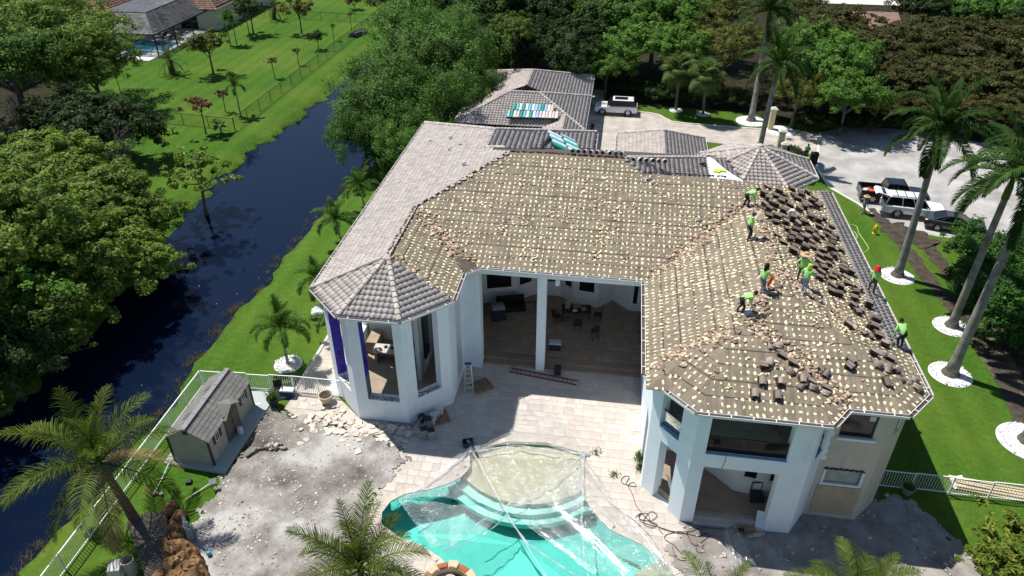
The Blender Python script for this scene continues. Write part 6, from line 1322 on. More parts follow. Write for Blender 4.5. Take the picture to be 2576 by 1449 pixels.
def car(name, label, loc_, rz, col_, st, cab, L, Wd, belt, roofz, wb, wr, glass=None, extras=None, cat='car', roofmat=None):
    """st: stations (x, bottom z, shoulder z, half-width) front to back; cab: (x of windscreen base, roof front, roof back, rear window base, half width at roof)"""
    t = thing(name, label, cat, loc_, rz, 'vehicles parked around the house'); m = MB(); k = 9; V = []
    for x, zb, zs, hw in st:
        h = zs - zb; V += [(x, -hw * .80, zb), (x, -hw * .97, zb + h * .12), (x, -hw, zb + h * .5), (x, -hw * .97, zb + h * .9), (x, -hw * .86, zs), (x, hw * .86, zs), (x, hw * .97, zb + h * .9), (x, hw, zb + h * .5), (x, hw * .97, zb + h * .12), (x, hw * .80, zb)]
    k = 10; n = len(st); F = [(i * k + j, i * k + (j + 1) % k, (i + 1) * k + (j + 1) % k, (i + 1) * k + j) for i in range(n - 1) for j in range(k)] + [tuple(range(k))[::-1], tuple(range((n - 1) * k, n * k))]
    m.add(V, F); body = m.build('body', col_, t, sm=False)
    me = body.data; bv = body.modifiers.new('bevel', 'BEVEL'); bv.width = .03; bv.segments = 2; bv.limit_method = 'ANGLE'; bv.angle_limit = R_(25)
    xa, xb, xc, xd, hr = cab; hb = Wd / 2 * .86; g = glass or M_glassdark; zt = roofz - .05
    ro = MB(); ro.add([(xb, -hr, zt), (xb, hr, zt), (xc, hr, zt), (xc, -hr, zt), (xb - .12, -hr * .86, roofz), (xb - .12, hr * .86, roofz), (xc + .12, hr * .86, roofz), (xc + .12, -hr * .86, roofz)], [(0, 1, 5, 4), (1, 2, 6, 5), (2, 3, 7, 6), (3, 0, 4, 7), (4, 5, 6, 7), (3, 2, 1, 0)]); r_ = ro.build('roof', roofmat or col_, t); b2 = r_.modifiers.new('b', 'BEVEL'); b2.width = .04; b2.segments = 2
    w = MB(); w.add([(xa, -hb, belt), (xa, hb, belt), (xb, hr, zt), (xb, -hr, zt)], [(0, 1, 2, 3)]); w.build('windscreen', g, t)
    w = MB(); w.add([(xd, -hb, belt), (xd, hb, belt), (xc, hr, zt), (xc, -hr, zt)], [(3, 2, 1, 0)]); w.build('rear_window', g, t)
    for s in (-1, 1):
        def P_(f, top): return (xb + (xc - xb) * f if top else xa + (xd - xa) * f, s * (hr if top else hb), zt if top else belt)
        cuts = extras.get('cuts', [0, .36, .68, 1.0]) if extras else [0, .36, .68, 1.0]
        for a, b in zip(cuts[:-1], cuts[1:]):
            w = MB(); w.add([P_(a + .015, 0), P_(b - .015, 0), P_(b - .02, 1), P_(a + .02, 1)], [(0, 1, 2, 3), (3, 2, 1, 0)]); w.build('side_window', g, t)
        pm_ = MB()
        for c in cuts: a, b = Vector(P_(c, 0)), Vector(P_(c, 1)); pm_.bar(a, b, .07, .05)
        pm_.build('pillars', (extras or {}).get('pillar', col_), t); mi = MB(); mi.ball((xa - .25, s * (Wd / 2 + .08), belt + .08), (.07, .1, .08), 8, 5); mi.build('mirror', col_, t)
    for x in wb:
        for s in (-1, 1):
            wheel(t, x, s * (Wd / 2 - .13), wr, .25); a = MB(); n2 = 14
            a.add([(x + wr * 1.16 * math.cos(math.pi * q / n2), s * (Wd / 2 + .012), wr + wr * 1.16 * math.sin(math.pi * q / n2)) for q in range(n2 + 1)] + [(x + wr * 1.0 * math.cos(math.pi * q / n2), s * (Wd / 2 + .012), wr + wr * 1.0 * math.sin(math.pi * q / n2)) for q in range(n2 + 1)], [(q, q + 1, n2 + 2 + q, n2 + 1 + q) for q in range(n2)] + [(n2 + 1 + q, n2 + 2 + q, q + 1, q) for q in range(n2)]); a.build('wheel_arch', M_black, t)
    x0, x1 = st[0][0], st[-1][0]
    for s in (-1, 1):
        h = MB(); h.box((x0 - .05, s * Wd * .36, st[0][2] - .12), (.14, .34, .15)); h.build('headlight', mat('headlamp_glass', (.5, .52, .55), .1, .1), t); q = MB(); q.box((x1 + .015, s * Wd * .42, st[-1][2] - .22), (.1, .14, .34)); q.build('taillight', mat('red_lamp', (.25, .01, .01), .2, .1), t)
    return t
M_wp = paint('white_car_paint', (.78, .79, .80)); M_bp = paint('black_car_paint', (.012, .012, .015), .15); M_gp = paint('graphite_car_paint', (.045, .05, .058), .2)
SUVst = [(2.48, .42, .80, .80), (2.38, .36, .98, .93), (1.9, .33, 1.08, .99), (1.1, .33, 1.12, 1.0), (-1.6, .33, 1.16, 1.0), (-2.25, .36, 1.16, .98), (-2.45, .42, 1.10, .93)]
suv = car('parked_car', 'white luxury estate car with black glass roof parked by the garage', at(1548, 292) + Vector((0, .9, .02)), R_(180 - 0), M_wp, SUVst, (1.05, .45, -2.0, -2.38, .80), 5, 2.0, 1.12, 1.84, (1.55, -1.4), .40, extras=dict(cuts=[0, .33, .63, 1.0], pillar=M_black))
m = MB(); m.span(-1.3, -.5, 1.836, .2, .5, 1.846); m.build('glass_roof', M_glassdark, suv)
m = MB(); m.span(-1.9, -.06, 1.84, -1.75, .06, 1.9); m.build('aerial_fin', M_wp, suv)
tah = car('parked_car', 'white boxy estate car with raised tailgate parked behind the palm trunk', at(2297, 552) + Vector((0, .8, .02)), R_(-6), M_wp, [(2.55, .45, .85, .84), (2.42, .40, 1.02, .96), (1.4, .38, 1.12, 1.0), (-1.8, .38, 1.16, 1.0), (-2.45, .42, 1.14, .97), (-2.56, .5, 1.05, .95)], (1.15, .5, -2.25, -2.48, .76), 5.1, 2.0, 1.12, 1.92, (1.6, -1.35), .40, extras=dict(cuts=[0, .32, .62, 1.0]))
m = MB()
for s in (-1, 1): m.bar((.3, s * .68, 1.98), (-2.1, s * .68, 1.98), .04, .04)
for x in (-.2, -.9, -1.6): m.bar((x, -.68, 1.97), (x, .68, 1.97), .05, .03)
m.build('roof_rack', M_dark, tah)
m = MB(); m.add([(-2.25, -.78, 1.93), (-2.25, .78, 1.93), (-3.25, .74, 2.16), (-3.25, -.74, 2.16), (-3.45, .66, 2.0), (-3.45, -.66, 2.0)], [(0, 1, 2, 3), (3, 2, 4, 5)]); sol = m.build('tailgate', M_wp, tah); sd_ = sol.modifiers.new('s', 'SOLIDIFY'); sd_.thickness = .06
m = MB(); m.add([(-2.55, -.62, 2.025), (-2.55, .62, 2.025), (-2.85, .62, 2.095), (-2.85, -.62, 2.095)], [(0, 1, 2, 3)]); m.build('tailgate_glass', M_glassdark, sol)
for i, (x, y, z, c) in enumerate(((-2.3, -.4, 1.2, M_wood), (-2.2, .1, 1.25, M_greycl), (-2.35, .45, 1.2, M_dark))): m = MB(); m.box((x, y, z), (.3, .35, .25), i * .4); m.build('cargo', c, tah)
trk_loc = at(2250, 520) + Vector((0, 1.2, .02))
trk = car('pickup_truck', 'black crew-cab pickup truck with orange straps in its open bed', trk_loc, R_(-4), M_bp, [(2.9, .5, .95, .86), (2.78, .46, 1.12, .99), (1.7, .45, 1.18, 1.02), (-1.0, .45, 1.16, 1.02), (-2.85, .5, .72, 1.0), (-2.92, .55, .7, .98)][:4] + [(-1.02, .45, .75, 1.02), (-2.9, .48, .75, 1.0)], (1.35, .75, -.75, -1.0, .76), 5.8, 2.04, 1.16, 1.94, (1.85, -1.85), .43, extras=dict(cuts=[0, .5, 1.0]), cat='pickup truck')
m = MB()
for s in (-1, 1): m.bar((-1.0, s * .96, .95), (-2.9, s * .96, .95), .1, .46)
m.bar((-2.88, -.98, .95), (-2.88, .98, .95), .1, .46); m.build('bed_side', M_bp, trk); m = MB(); m.span(-2.83, -.9, .752, -1.05, .9, .77); m.build('bed_floor', M_black, trk)
m = MB(); m.bar((-2.95, -.9, .62), (-2.95, .9, .62), .12, .16); m.build('rear_bumper', M_rim, trk)
def ongp(p, v): return p + v
for i, (dx, dy, c, nm, l) in enumerate(((-2.1, .1, M_orange, 'strap_bundle', 'orange strap bundle in the bed of the black pickup'), (-1.85, -.25, M_orange, 'strap_bundle', 'second orange strap bundle in the pickup bed'), (-2.4, -.1, M_trim, 'bucket', 'white bucket in the bed of the black pickup'))):
    m = MB(); a = R_(-4); q = Vector((trk_loc.x + dx * math.cos(a) - dy * math.sin(a), trk_loc.y + dx * math.sin(a) + dy * math.cos(a), .92)); m.ball(q, (.26, .2, .14), 9, 6, .25, rng); tag(m.build(nm, c), l, 'load')
car('parked_car', 'dark graphite sedan half hidden behind the glossy hedge', at(2400, 590) + Vector((.2, .9, .02)), R_(-14), M_gp, [(2.35, .35, .66, .75), (2.2, .28, .82, .88), (1.2, .25, .93, .92), (-1.5, .25, .98, .92), (-2.2, .3, .98, .88), (-2.4, .4, .9, .82)], (1.0, .25, -.9, -1.85, .60), 4.8, 1.84, .93, 1.42, (1.4, -1.35), .33, extras=dict(cuts=[0, .42, .8, 1.0]))
# ================================================================ FENCES
M_fence = mat('white_powder_coat', (.78, .79, .80), .45, .05, 3)
pick = {}
def picket_fence(name, label, a, b, h=1.2, sp=.125, panel=1.85, step=0.0, z0=.02, group='white picket fences of the back yard'):
    a, b = Vector((a[0], a[1], 0)), Vector((b[0], b[1], 0)); d = (b - a); L = d.length; d /= L; t = thing(name, label, 'fence', a, math.atan2(d.y, d.x), group)
    if h not in pick: m = MB(); m.box((0, 0, h / 2 - .03), (.02, .02, h - .12)); pick[h] = m.mesh('picket'); pick[h].materials.append(M_fence)
    n = max(1, round(L / panel)); w = L / n
    for i in range(n):
        z = z0 + (step * (i % 2)); m = MB(); m.bar((i * w, 0, h + z), ((i + 1) * w, 0, h + z), .055, .045); m.build('top_rail', M_fence, t); m = MB(); m.bar((i * w, 0, .10 + z), ((i + 1) * w, 0, .10 + z), .04, .04); m.build('bottom_rail', M_fence, t)
        m = MB(); m.box((i * w, 0, (h + .06) / 2), (.065, .065, h + .06)); m.build('post', M_fence, t)
        k = int(w / sp)
        for j in range(1, k): link('picket', pick[h], t, None, (i * w + j * w / k, 0, z))
    m = MB(); m.box((L, 0, (h + .06) / 2), (.065, .065, h + .06)); m.build('post', M_fence, t); return t
picket_fence('picket_fence', 'long white picket fence between the yard and the dark canal', (-24.0, 31.2), (-23.85, 14.2), sp=.14)
picket_fence('picket_fence', 'short white picket fence behind the shed', (-23.9, 31.25), (-18.2, 31.5), sp=.13, step=.08, panel=1.43)
picket_fence('picket_gate', 'white picket gate across the side path by the pavilion', (-18.15, 31.5), (-14.95, 31.5), 1.3, .12, 1.6, group='white picket fences of the back yard')
picket_fence('picket_fence', 'white picket fence running from the beige wall over the lawn', (15.0, 28.95), (24.5, 28.85), 1.2, .13, 1.75, .05)
# green wire fence of the neighbour
M_wire = mat('dark_green_wire', (.012, .02, .012), .6, .2, 5)
def wire_fence(label, pts, h=1.35, sp=3.1):
    t = thing('wire_fence', label, 'fence', (pts[0][0], pts[0][1], 0), 0, 'dark wire fences of the neighbouring garden'); o0 = Vector((pts[0][0], pts[0][1], 0)); w = MB()
    for a, b in zip(pts[:-1], pts[1:]):
        a, b = Vector((a[0], a[1], 0)) - o0, Vector((b[0], b[1], 0)) - o0; L = (b - a).length; n = max(1, round(L / sp)); d = (b - a) / L
        for i in range(n + 1): p = a + d * L * i / n; m = MB(); m.tube([p + Vector((0, 0, -.1)), p + Vector((0, 0, h + .05))], .035, 6); m.build('post', M_wire, t)
        m = MB(); m.bar(a + Vector((0, 0, h)), b + Vector((0, 0, h)), .045, .045); m.build('top_rail', M_wire, t)
        k = int(L / .22)
        for i in range(k):
            s = L * i / k
            for q in (1, -1):
                e = s + q * h; 
                if -.01 <= e <= L + .01: w.bar(a + d * s + Vector((0, 0, .02)), a + d * e + Vector((0, 0, h)), .007, .007)
    tag(w.build('wire_mesh', M_wire, t), kind='stuff')
wire_fence('long dark wire fence along the strip of grass beside the canal', [(-41.9, 72.2), (-41.6, 132)]); wire_fence('dark wire fence below the open lawn, running towards the dark mango', [(-58, 73.7), (-41.9, 72.1)]); wire_fence('dark wire fence crossing the top of the neighbouring lawn', [(-72, 122.6), (-41.5, 121.4)])
# ================================================================ SHED
M_shw = mat('grey_resin_siding', (.36, .345, .30), .7, .08, 2); M_shd = mat('dark_shed_trim', (.045, .045, .042), .6, .15, 3); M_shr = mat('grey_shed_shingle', (.185, .18, .17), .85, .15, 3, .2, 20, rnd=.12); M_shdoor = mat('taupe_shed_door', (.115, .105, .085), .7, .12, 3)
M_slab = mat('teal_stained_concrete', (.30, .37, .36), .9, .3, 1.3, .3, 20, c2=(.42, .44, .43))
m = MB(); m.prism([(-22.9, 24.85), (-19.3, 24.65), (-19.1, 30.6), (-17.9, 31.2), (-18.0, 31.3), (-20.0, 31.3), (-22.95, 30.6)], -.05, .17); tag(m.build('shed_slab', M_slab), kind='structure')
sh = thing('garden_shed', 'grey resin garden shed with double doors and shuttered windows', 'shed', (-21.2, 27.5, .17)); HX, HY, HW, RZ_ = 1.15, 2.42, 1.85, 2.55
m = MB(); m.span(-HX, -HY, 0, HX, -HY + .08, HW); m.span(-HX, HY - .08, 0, HX, HY, HW); m.span(-HX, -HY + .08, 0, -HX + .08, HY - .08, HW); m.span(HX - .08, -HY + .08, 0, HX, HY - .08, HW)
for y in (-HY, HY - .08): m.add([(-HX, y, HW), (HX, y, HW), (0, y, RZ_ - .03), (-HX, y + .08, HW), (HX, y + .08, HW), (0, y + .08, RZ_ - .03)], [(0, 1, 2), (5, 4, 3), (0, 2, 5, 3), (2, 1, 4, 5)])
wl = m.build('wall', M_shw, sh)
for i in range(11):
    yy = -HY + .25 + i * .46; m = MB(); m.span(HX, yy - .006, .05, HX + .012, yy + .006, HW - .05); m.build('siding_rib', M_shd if False else M_shw, wl)
for x in (-HX, HX):
    for y in (-HY, HY): m = MB(); m.box((x, y, HW / 2), (.1, .1, HW)); m.build('corner_trim', M_shd, sh)
sl = math.hypot(HX + .12, RZ_ - HW + .05); pitch = math.atan2(RZ_ - HW + .05, HX + .12)
for s in (-1, 1):
    m = MB(); m.add([(s * (HX + .12), -HY - .1, HW - .08), (s * (HX + .12), HY + .1, HW - .08), (0, HY + .1, RZ_), (0, -HY - .1, RZ_)], [(0, 1, 2, 3) if s > 0 else (3, 2, 1, 0)]); r_ = m.build('roof', M_shd, sh)
    c = 0
    for i in range(6):
        f0, f1 = i / 6, (i + 1) / 6; k = 13
        for j in range(k):
            y0 = -HY - .1 + (2 * HY + .2) * j / k; y1 = -HY - .1 + (2 * HY + .2) * (j + 1) / k - .012; a0 = 1 - f0; a1 = 1 - f1 + .01
            q = MB(); zz = lambda a, up: HW - .08 + (RZ_ - HW + .08) * (1 - a) + up; q.add([(s * (HX + .12) * a0, y0, zz(a0, .03)), (s * (HX + .12) * a0, y1, zz(a0, .03)), (s * (HX + .12) * a1, y1, zz(a1, .012)), (s * (HX + .12) * a1, y0, zz(a1, .012)), (s * (HX + .12) * a0, y0, zz(a0, .004)), (s * (HX + .12) * a0, y1, zz(a0, .004))], [(0, 1, 2, 3) if s > 0 else (3, 2, 1, 0), (4, 5, 1, 0) if s > 0 else (0, 1, 5, 4)]); q.build('shingle', M_shr, r_)
m = MB(); m.bar((0, -HY - .14, RZ_ + .03), (0, HY + .14, RZ_ + .03), .26, .05)
for i in range(5): m.bar((0, -HY - .1 + i * 1.2, RZ_ + .06), (0, -HY - .02 + i * 1.2, RZ_ + .06), .30, .03)
m.build('ridge_cap', mat('shed_ridge', (.22, .225, .23), .5), sh)
for yy in (-1.2, 1.1): m = MB(); f = .45; m.add([(-(HX + .12) * (f + q), yy + w, HW - .08 + (RZ_ - HW + .08) * (1 - f - q) + .05) for q, w in ((-.12, -.25), (.12, -.25), (.12, .25), (-.12, .25))], [(0, 1, 2, 3), (3, 2, 1, 0)]); m.build('skylight', mat('shed_skylight', (.30, .30, .28), .3), sh)
# dormer and doors
for s in (-1, 1): m = MB(); m.add([(HX + .25, s * .82, HW - .1), (HX + .25, 0, HW + .42), (.25, 0, HW + .42), (.75, s * .82, HW + .12)], [(0, 1, 2, 3) if s < 0 else (3, 2, 1, 0)]); m.build('dormer_roof', M_shr, sh)
m = MB(); m.add([(HX + .1, -.78, HW - .05), (HX + .1, .78, HW - .05), (HX + .1, 0, HW + .4)], [(0, 1, 2)]); m.build('dormer_gable', M_shdoor, sh)
for s in (-1, 1):
    m = MB(); m.span(HX + .01, s * .02, .04, HX + .06, s * .72, HW + .05); d = m.build('door', M_shdoor, sh)
    for k in range(4): m = MB(); m.span(HX + .06, s * (.18 + k * .12) - .025, HW - .28, HX + .068, s * (.18 + k * .12) + .025, HW - .08); m.build('door_slot', M_black, d)
    m = MB(); m.tube([(HX + .09, s * .09, .95), (HX + .09, s * .09, 1.15)], .015, 6); m.build('handle', M_black, d)
for yy in (-1.55, 1.55):
    m = MB(); m.span(HX, yy - .2, 1.1, HX + .03, yy + .2, 1.6); w = m.build('window', M_trim, sh)
    for dy in (-.09, .09):
        for dz in (1.24, 1.46): m = MB(); m.span(HX + .03, yy + dy - .075, dz - .09, HX + .036, yy + dy + .075, dz + .09); m.build('pane', M_glassdark, w)
    for s in (-1, 1): m = MB(); m.span(HX, yy + s * .34 - .1, 1.05, HX + .03, yy + s * .34 + .1, 1.65); m.build('shutter', M_shd, sh)
m = MB(); m.box((0, -HY - .015, 2.22), (.26, .03, .2)); m.build('gable_vent', M_shd, sh)
# ================================================================ COURTYARD AND YARD THINGS
def stepladder(loc_, rz, label, h=1.9):
    t = thing('step_ladder', label, 'ladder', loc_, rz)
    for s in (-1, 1):
        m = MB(); m.bar((s * .26, -.1, 0), (s * .17, .35, h), .07, .03); m.build('rail', M_alu, t); m = MB(); m.bar((s * .26, .95, 0), (s * .17, .42, h - .05), .04, .03); m.build('rear_leg', M_alu, t)
    for i in range(5): f = (i + 1) / 6; m = MB(); m.box((0, -.1 + .45 * f, h * f), (.5 - .16 * f, .09, .03)); m.build('rung', M_alu, t)
    m = MB(); m.box((0, .38, h), (.4, .22, .05)); m.build('top_cap', mat('blue_plastic', (.05, .10, .35), .5), t)
stepladder(at(1180, 985), R_(12), 'aluminium step ladder with blue top beside the tall columns')
def longladder(a, b, label):
    a, b = Vector(a), Vector(b); d = (b - a); L = d.length; t = thing('extension_ladder', label, 'ladder', a, math.atan2(d.y, d.x)); c = mat('red_fibreglass', (.20, .075, .07), .6, .2, 4)
    for s in (-1, 1): m = MB(); m.bar((0, s * .2, .06), (L, s * .2, .06), .035, .09); m.build('rail', c, t)
    n = int(L / .3)
    for i in range(n): m = MB(); m.bar((.15 + i * .3, -.2, .06), (.15 + i * .3, .2, .06), .035, .035); m.build('rung', M_alu if False else c, t)
longladder(at(1283, 932, .03), at(1452, 965, .03), 'reddish extension ladder lying flat in front of the lanai steps')
def pallet(loc_, rz, label, s=1.0, leanx=0):
    t = thing('pallet', label, 'pallet', loc_, rz, 'wooden pallets on the patio')
    for y in (-.5, 0, .5): m = MB(); m.box((0, y * s, .06), (1.2 * s, .09, .09)); m.build('stringer', M_wood, t)
    for i in range(7): m = MB(); m.box(((-.54 + i * .18) * s, 0, .115), (.10 * s, 1.1 * s, .02)); m.build('deck_board', M_wood, t)
    for i in range(3): m = MB(); m.box(((-.5 + i * .5) * s, 0, .008), (.10 * s, 1.1 * s, .015)); m.build('bottom_board', M_wood, t)
    return t
pallet(at(1212, 972, .06), R_(38), 'empty wooden pallet lying beside the step ladder'); pallet(at(1105, 1052, .06), R_(28), 'wooden pallet loaded with buckets at the foot of the pavilion', .95)
def bucket(p, r, h, mm, label, group=None, name='bucket', lid=None):
    t = thing(name, label, name.replace('_', ' '), p, 0, group); m = MB(); m.lathe((0, 0, 0), [(r * .85, 0), (r, h * .9), (r * 1.06, h * .92), (r * 1.06, h), (r * .93, h), (r * .8, .03)], 14, True, False); m.build('pail', mm, t, sm=False)
    if lid: m = MB(); m.lathe((0, 0, 0), [(r * 1.07, h), (r * 1.07, h + .02), (r * .9, h + .03)], 14); m.build('lid', lid, t)
    else: m = MB(); m.lathe((0, 0, 0), [(r * .9, .1), (r * .9, .11)], 12); m.build('residue', M_concrete, t)
    return t
M_pw = mat('white_bucket', (.62, .63, .63), .6, .15, 3); M_pg = mat('grey_steel_drum', (.28, .29, .30), .5, .2, 3); M_pbk = mat('black_tub', (.03, .03, .032), .6, .2, 3)
GBk = 'buckets at the foot of the pavilion'
for px, py, r, h, mm, l in ((1078, 1053, .17, .38, M_pg, 'grey lidded drum on the loaded pallet, left'), (1091, 1055, .19, .42, M_pw, 'dusty white bucket in the middle of the loaded pallet'), (1101, 1046, .13, .32, M_pw, 'small white bucket on the loaded pallet'), (1109, 1040, .15, .36, M_pw, 'white bucket at the back of the loaded pallet'), (1090, 1066, .10, .3, M_pw, 'little white jug in front of the loaded pallet'), (1062, 1058, .22, .35, M_pbk, 'black tub left of the loaded pallet')):
    bucket(at(px, py, .17), r, h, mm, l, GBk, 'bucket', mm)
for px, py, l in ((1068, 1100, 'left grey waste bin at the edge of the shade'), (1086, 1103, 'right grey waste bin at the edge of the shade'), (1078, 1075, 'grey waste bin close to the loaded pallet')):
    t = thing('waste_bin', l, 'bin', at(px, py, .05), R_(25), 'grey bins near the pavilion'); m = MB(); m.box((0, 0, .33), (.36, .32, .66), tap=1.08); m.build('bin_body', M_pg, t); m = MB(); m.box((0, 0, .69), (.41, .37, .06), tap=.9); m.build('lid', M_pbk, t)
m = MB(); a, b = at(1030, 1095, .08), at(1062, 1050, .75); m.tube([a, b], .02, 6); br_ = tag(m.build('broom', M_woodpale), 'wooden broom handle leaning on the black tub with yellow head', 'broom'); m = MB(); m.box(a + Vector((0, 0, .0)), (.4, .1, .08), .3); m.build('broom_head', mat('yellow_plastic', (.55, .40, .03), .6), br_)
m = MB(); p0 = at(1012, 1066, .07); m.box(p0, (1.6, .35, .04), R_(-14)); tag(m.build('plank', mat('dusty_board', (.30, .24, .21), .9, .2, 3)), 'dusty brown board lying along the foot of the pavilion', 'board')
# blue crate with the film bunched on it
t = thing('crate', 'dark blue crate weighing down the corner of the plastic film', 'crate', at(1178, 1118, .05), R_(20)); mb_ = mat('navy_crate', (.03, .055, .12), .6, .2, 4)
bx(t, 'crate_side', mb_, (-.3, -.25, 0, .3, -.22, .25), (-.3, .22, 0, .3, .25, .25), (-.3, -.22, 0, -.27, .22, .25), (.27, -.22, 0, .3, .22, .25)); bx(t, 'crate_base', mb_, (-.29, -.23, 0, .29, .23, .03))
m = MB()
for q in range(5): m.ball((rng.uniform(-.18, .18), rng.uniform(-.13, .13), .14), (.09, .08, .07), 7, 5, .2, rng)
m.build('crate_contents', M_concrete, t)
# clear plastic film over the pool
M_film = film('clear_plastic_film', (.82, .84, .84), .15, .10, .3, .06)
def filmsheet(name, label, quad, nu=46, nv=40, sag=.0, ripple=.09, seed=1, z=.1, edge=None):
    """four corners (pixels on the deck) -> wrinkled sheet"""
    C4 = [np.array(at(*c, z)) for c in quad]; rg = np.random.default_rng(seed); U, V = np.meshgrid(np.linspace(0, 1, nu), np.linspace(0, 1, nv)); P = ((1 - U) * (1 - V))[..., None] * C4[0] + (U * (1 - V))[..., None] * C4[1] + (U * V)[..., None] * C4[2] + ((1 - U) * V)[..., None] * C4[3]
    Z = np.zeros_like(U)
    for k in range(10): f = rg.uniform(3, 16); a = rg.uniform(-.5, .5); Z += ripple / (1 + f * .12) * np.abs(np.sin(f * (U * math.cos(a) + V * math.sin(a) * .35) + rg.uniform(0, 6))) 
    Z += rg.normal(0, ripple * .10, U.shape); Z -= sag * np.sin(np.pi * U) * np.sin(np.pi * V)
    bow = .35 * np.sin(np.pi * U) * V ** 2
    P[..., 2] += Z; P[..., 1] += bow * (1 if edge is None else edge)
    P[..., 2] = np.maximum(P[..., 2], .062)
    I = np.arange(U.size).reshape(U.shape); F = np.stack([I[:-1, :-1], I[:-1, 1:], I[1:, 1:], I[1:, :-1]], -1).reshape(-1, 4)
    o = link(name, npmesh(name, P.reshape(-1, 3), F), None, M_film); return tag(o, label, 'plastic film', 'plastic films over the pool')
filmsheet('plastic_film', 'clear plastic film drawn from the blue crate to the left rim of the pool', [(1185, 1128), (1190, 1138), (1275, 1292), (1000, 1262)], seed=1)
filmsheet('plastic_film', 'clear plastic film covering the left lobe of the pool', [(1000, 1264), (1274, 1290), (1218, 1352), (1088, 1390)], seed=2, edge=-.2)
filmsheet('plastic_film', 'clear plastic film over the sandy shallow shelf', [(1192, 1132), (1468, 1140), (1468, 1300), (1270, 1288)], seed=3, ripple=.11)
filmsheet('plastic_film', 'clear plastic film over the deep right half of the pool', [(1272, 1290), (1470, 1170), (1700, 1452), (1490, 1452)], seed=4, ripple=.09, edge=-.3)
filmsheet('plastic_film', 'crumpled clear film lying on the patio above the pool', [(1190, 1010), (1385, 1000), (1468, 1140), (1185, 1128)], seed=5, ripple=.05, z=.08)
filmsheet('plastic_film', 'thin clear film crossing the patio right of the pool', [(1472, 1160), (1478, 1170), (1690, 1440), (1655, 1440)], seed=6, ripple=.05, z=.08)
filmsheet('plastic_film', 'clear film sheet on the bare ground below the coiled cables', [(1815, 1345), (1850, 1335), (1905, 1440), (1840, 1452)], seed=7, ripple=.09, z=.14)
M_fold = film('folded_plastic', (.85, .87, .88), .5, .12, .4)
for i, pts in enumerate(([(1188, 1134), (1225, 1205), (1275, 1290), (1330, 1380), (1375, 1452)], [(1470, 1142), (1466, 1230), (1463, 1310), (1470, 1400), (1480, 1452)], [(1275, 1292), (1250, 1320), (1200, 1358), (1105, 1388)], [(1470, 1142), (1380, 1215), (1290, 1262), (1180, 1330)], [(1190, 1136), (1300, 1120), (1400, 1135), (1468, 1142)], [(1186, 1132), (1090, 1210), (1010, 1258)], [(1470, 1170), (1530, 1260), (1600, 1310), (1640, 1350), (1700, 1452)], [(1272, 1296), (1330, 1370), (1420, 1430), (1460, 1452)])):
    P_ = []; 
    for a, b in zip(pts[:-1], pts[1:]):
        for k in range(6): P_.append(at(a[0] + (b[0] - a[0]) * k / 6, a[1] + (b[1] - a[1]) * k / 6, (.14 + .05 * math.sin(k * 2.1 + i) + .03 * rng.random())))
    P_.append(at(*pts[-1], .15)); m = MB(); m.tube(P_, [.02 + .025 * abs(math.sin(k * .9 + i)) for k in range(len(P_))], 6); tag(m.build('film_fold', M_fold), 'rolled edge of clear film, %s' % ('from the blue crate across the pool', 'straight down from the knot on the right rim', 'along the bottom of the left lobe', 'diagonal over the shallow shelf', 'along the top of the shallow shelf', 'from the crate to the left rim', 'along the right rim of the pool', 'sweeping to the bottom edge in mid pool')[i], 'plastic film', 'rolled film edges')
m = MB(); m.ball(at(1470, 1140, .15), (.28, .22, .16), 9, 6, .35, rng); tag(m.build('film_knot', M_fold), 'bunched knot of plastic film at the right rim of the pool', 'plastic film')
# raised spa at the bottom edge
sc_ = at(1128, 1478, .35); spa = thing('raised_spa', 'raised spa rimmed with tan and terracotta stones at the bottom edge of the pool', 'spa', (sc_.x, sc_.y, 0)); M_terra = mat('terracotta_rim', (.36, .13, .06), .8, .2, 4); M_tan = mat('tan_rim_stone', (.62, .47, .32), .85, .15, 4, .2, 20)
m = MB(); m.lathe((0, 0, 0), [(1.25, -1.2), (1.25, .38), (1.0, .38), (1.0, -.25)], 36, False, False); m.build('spa_wall', M_tan, spa); m = MB(); m.lathe((0, 0, 0), [(1.01, -.06), (1.01, -.055)], 30); m.build('spa_water', water_mat('murky_spa', (.11, .095, .04), .08, 4, .1), spa)
for k in range(14):
    a0, a1 = k * 6.283 / 14 + .02, (k + 1) * 6.283 / 14 - .02; r0_, r1_, hz = (.98, 1.36, .52) if k % 2 else (1.02, 1.3, .46); mm = MB(); mm.prism([(r * math.cos(a), r * math.sin(a)) for r, a in ((r0_, a0), (r1_, a0), (r1_, (a0 + a1) / 2), (r1_, a1), (r0_, a1), (r0_, (a0 + a1) / 2))], .381, hz); b = mm.build('rim_stone', M_tan if k % 2 else M_terra, spa); bv = b.modifiers.new('b', 'BEVEL'); bv.width = .03
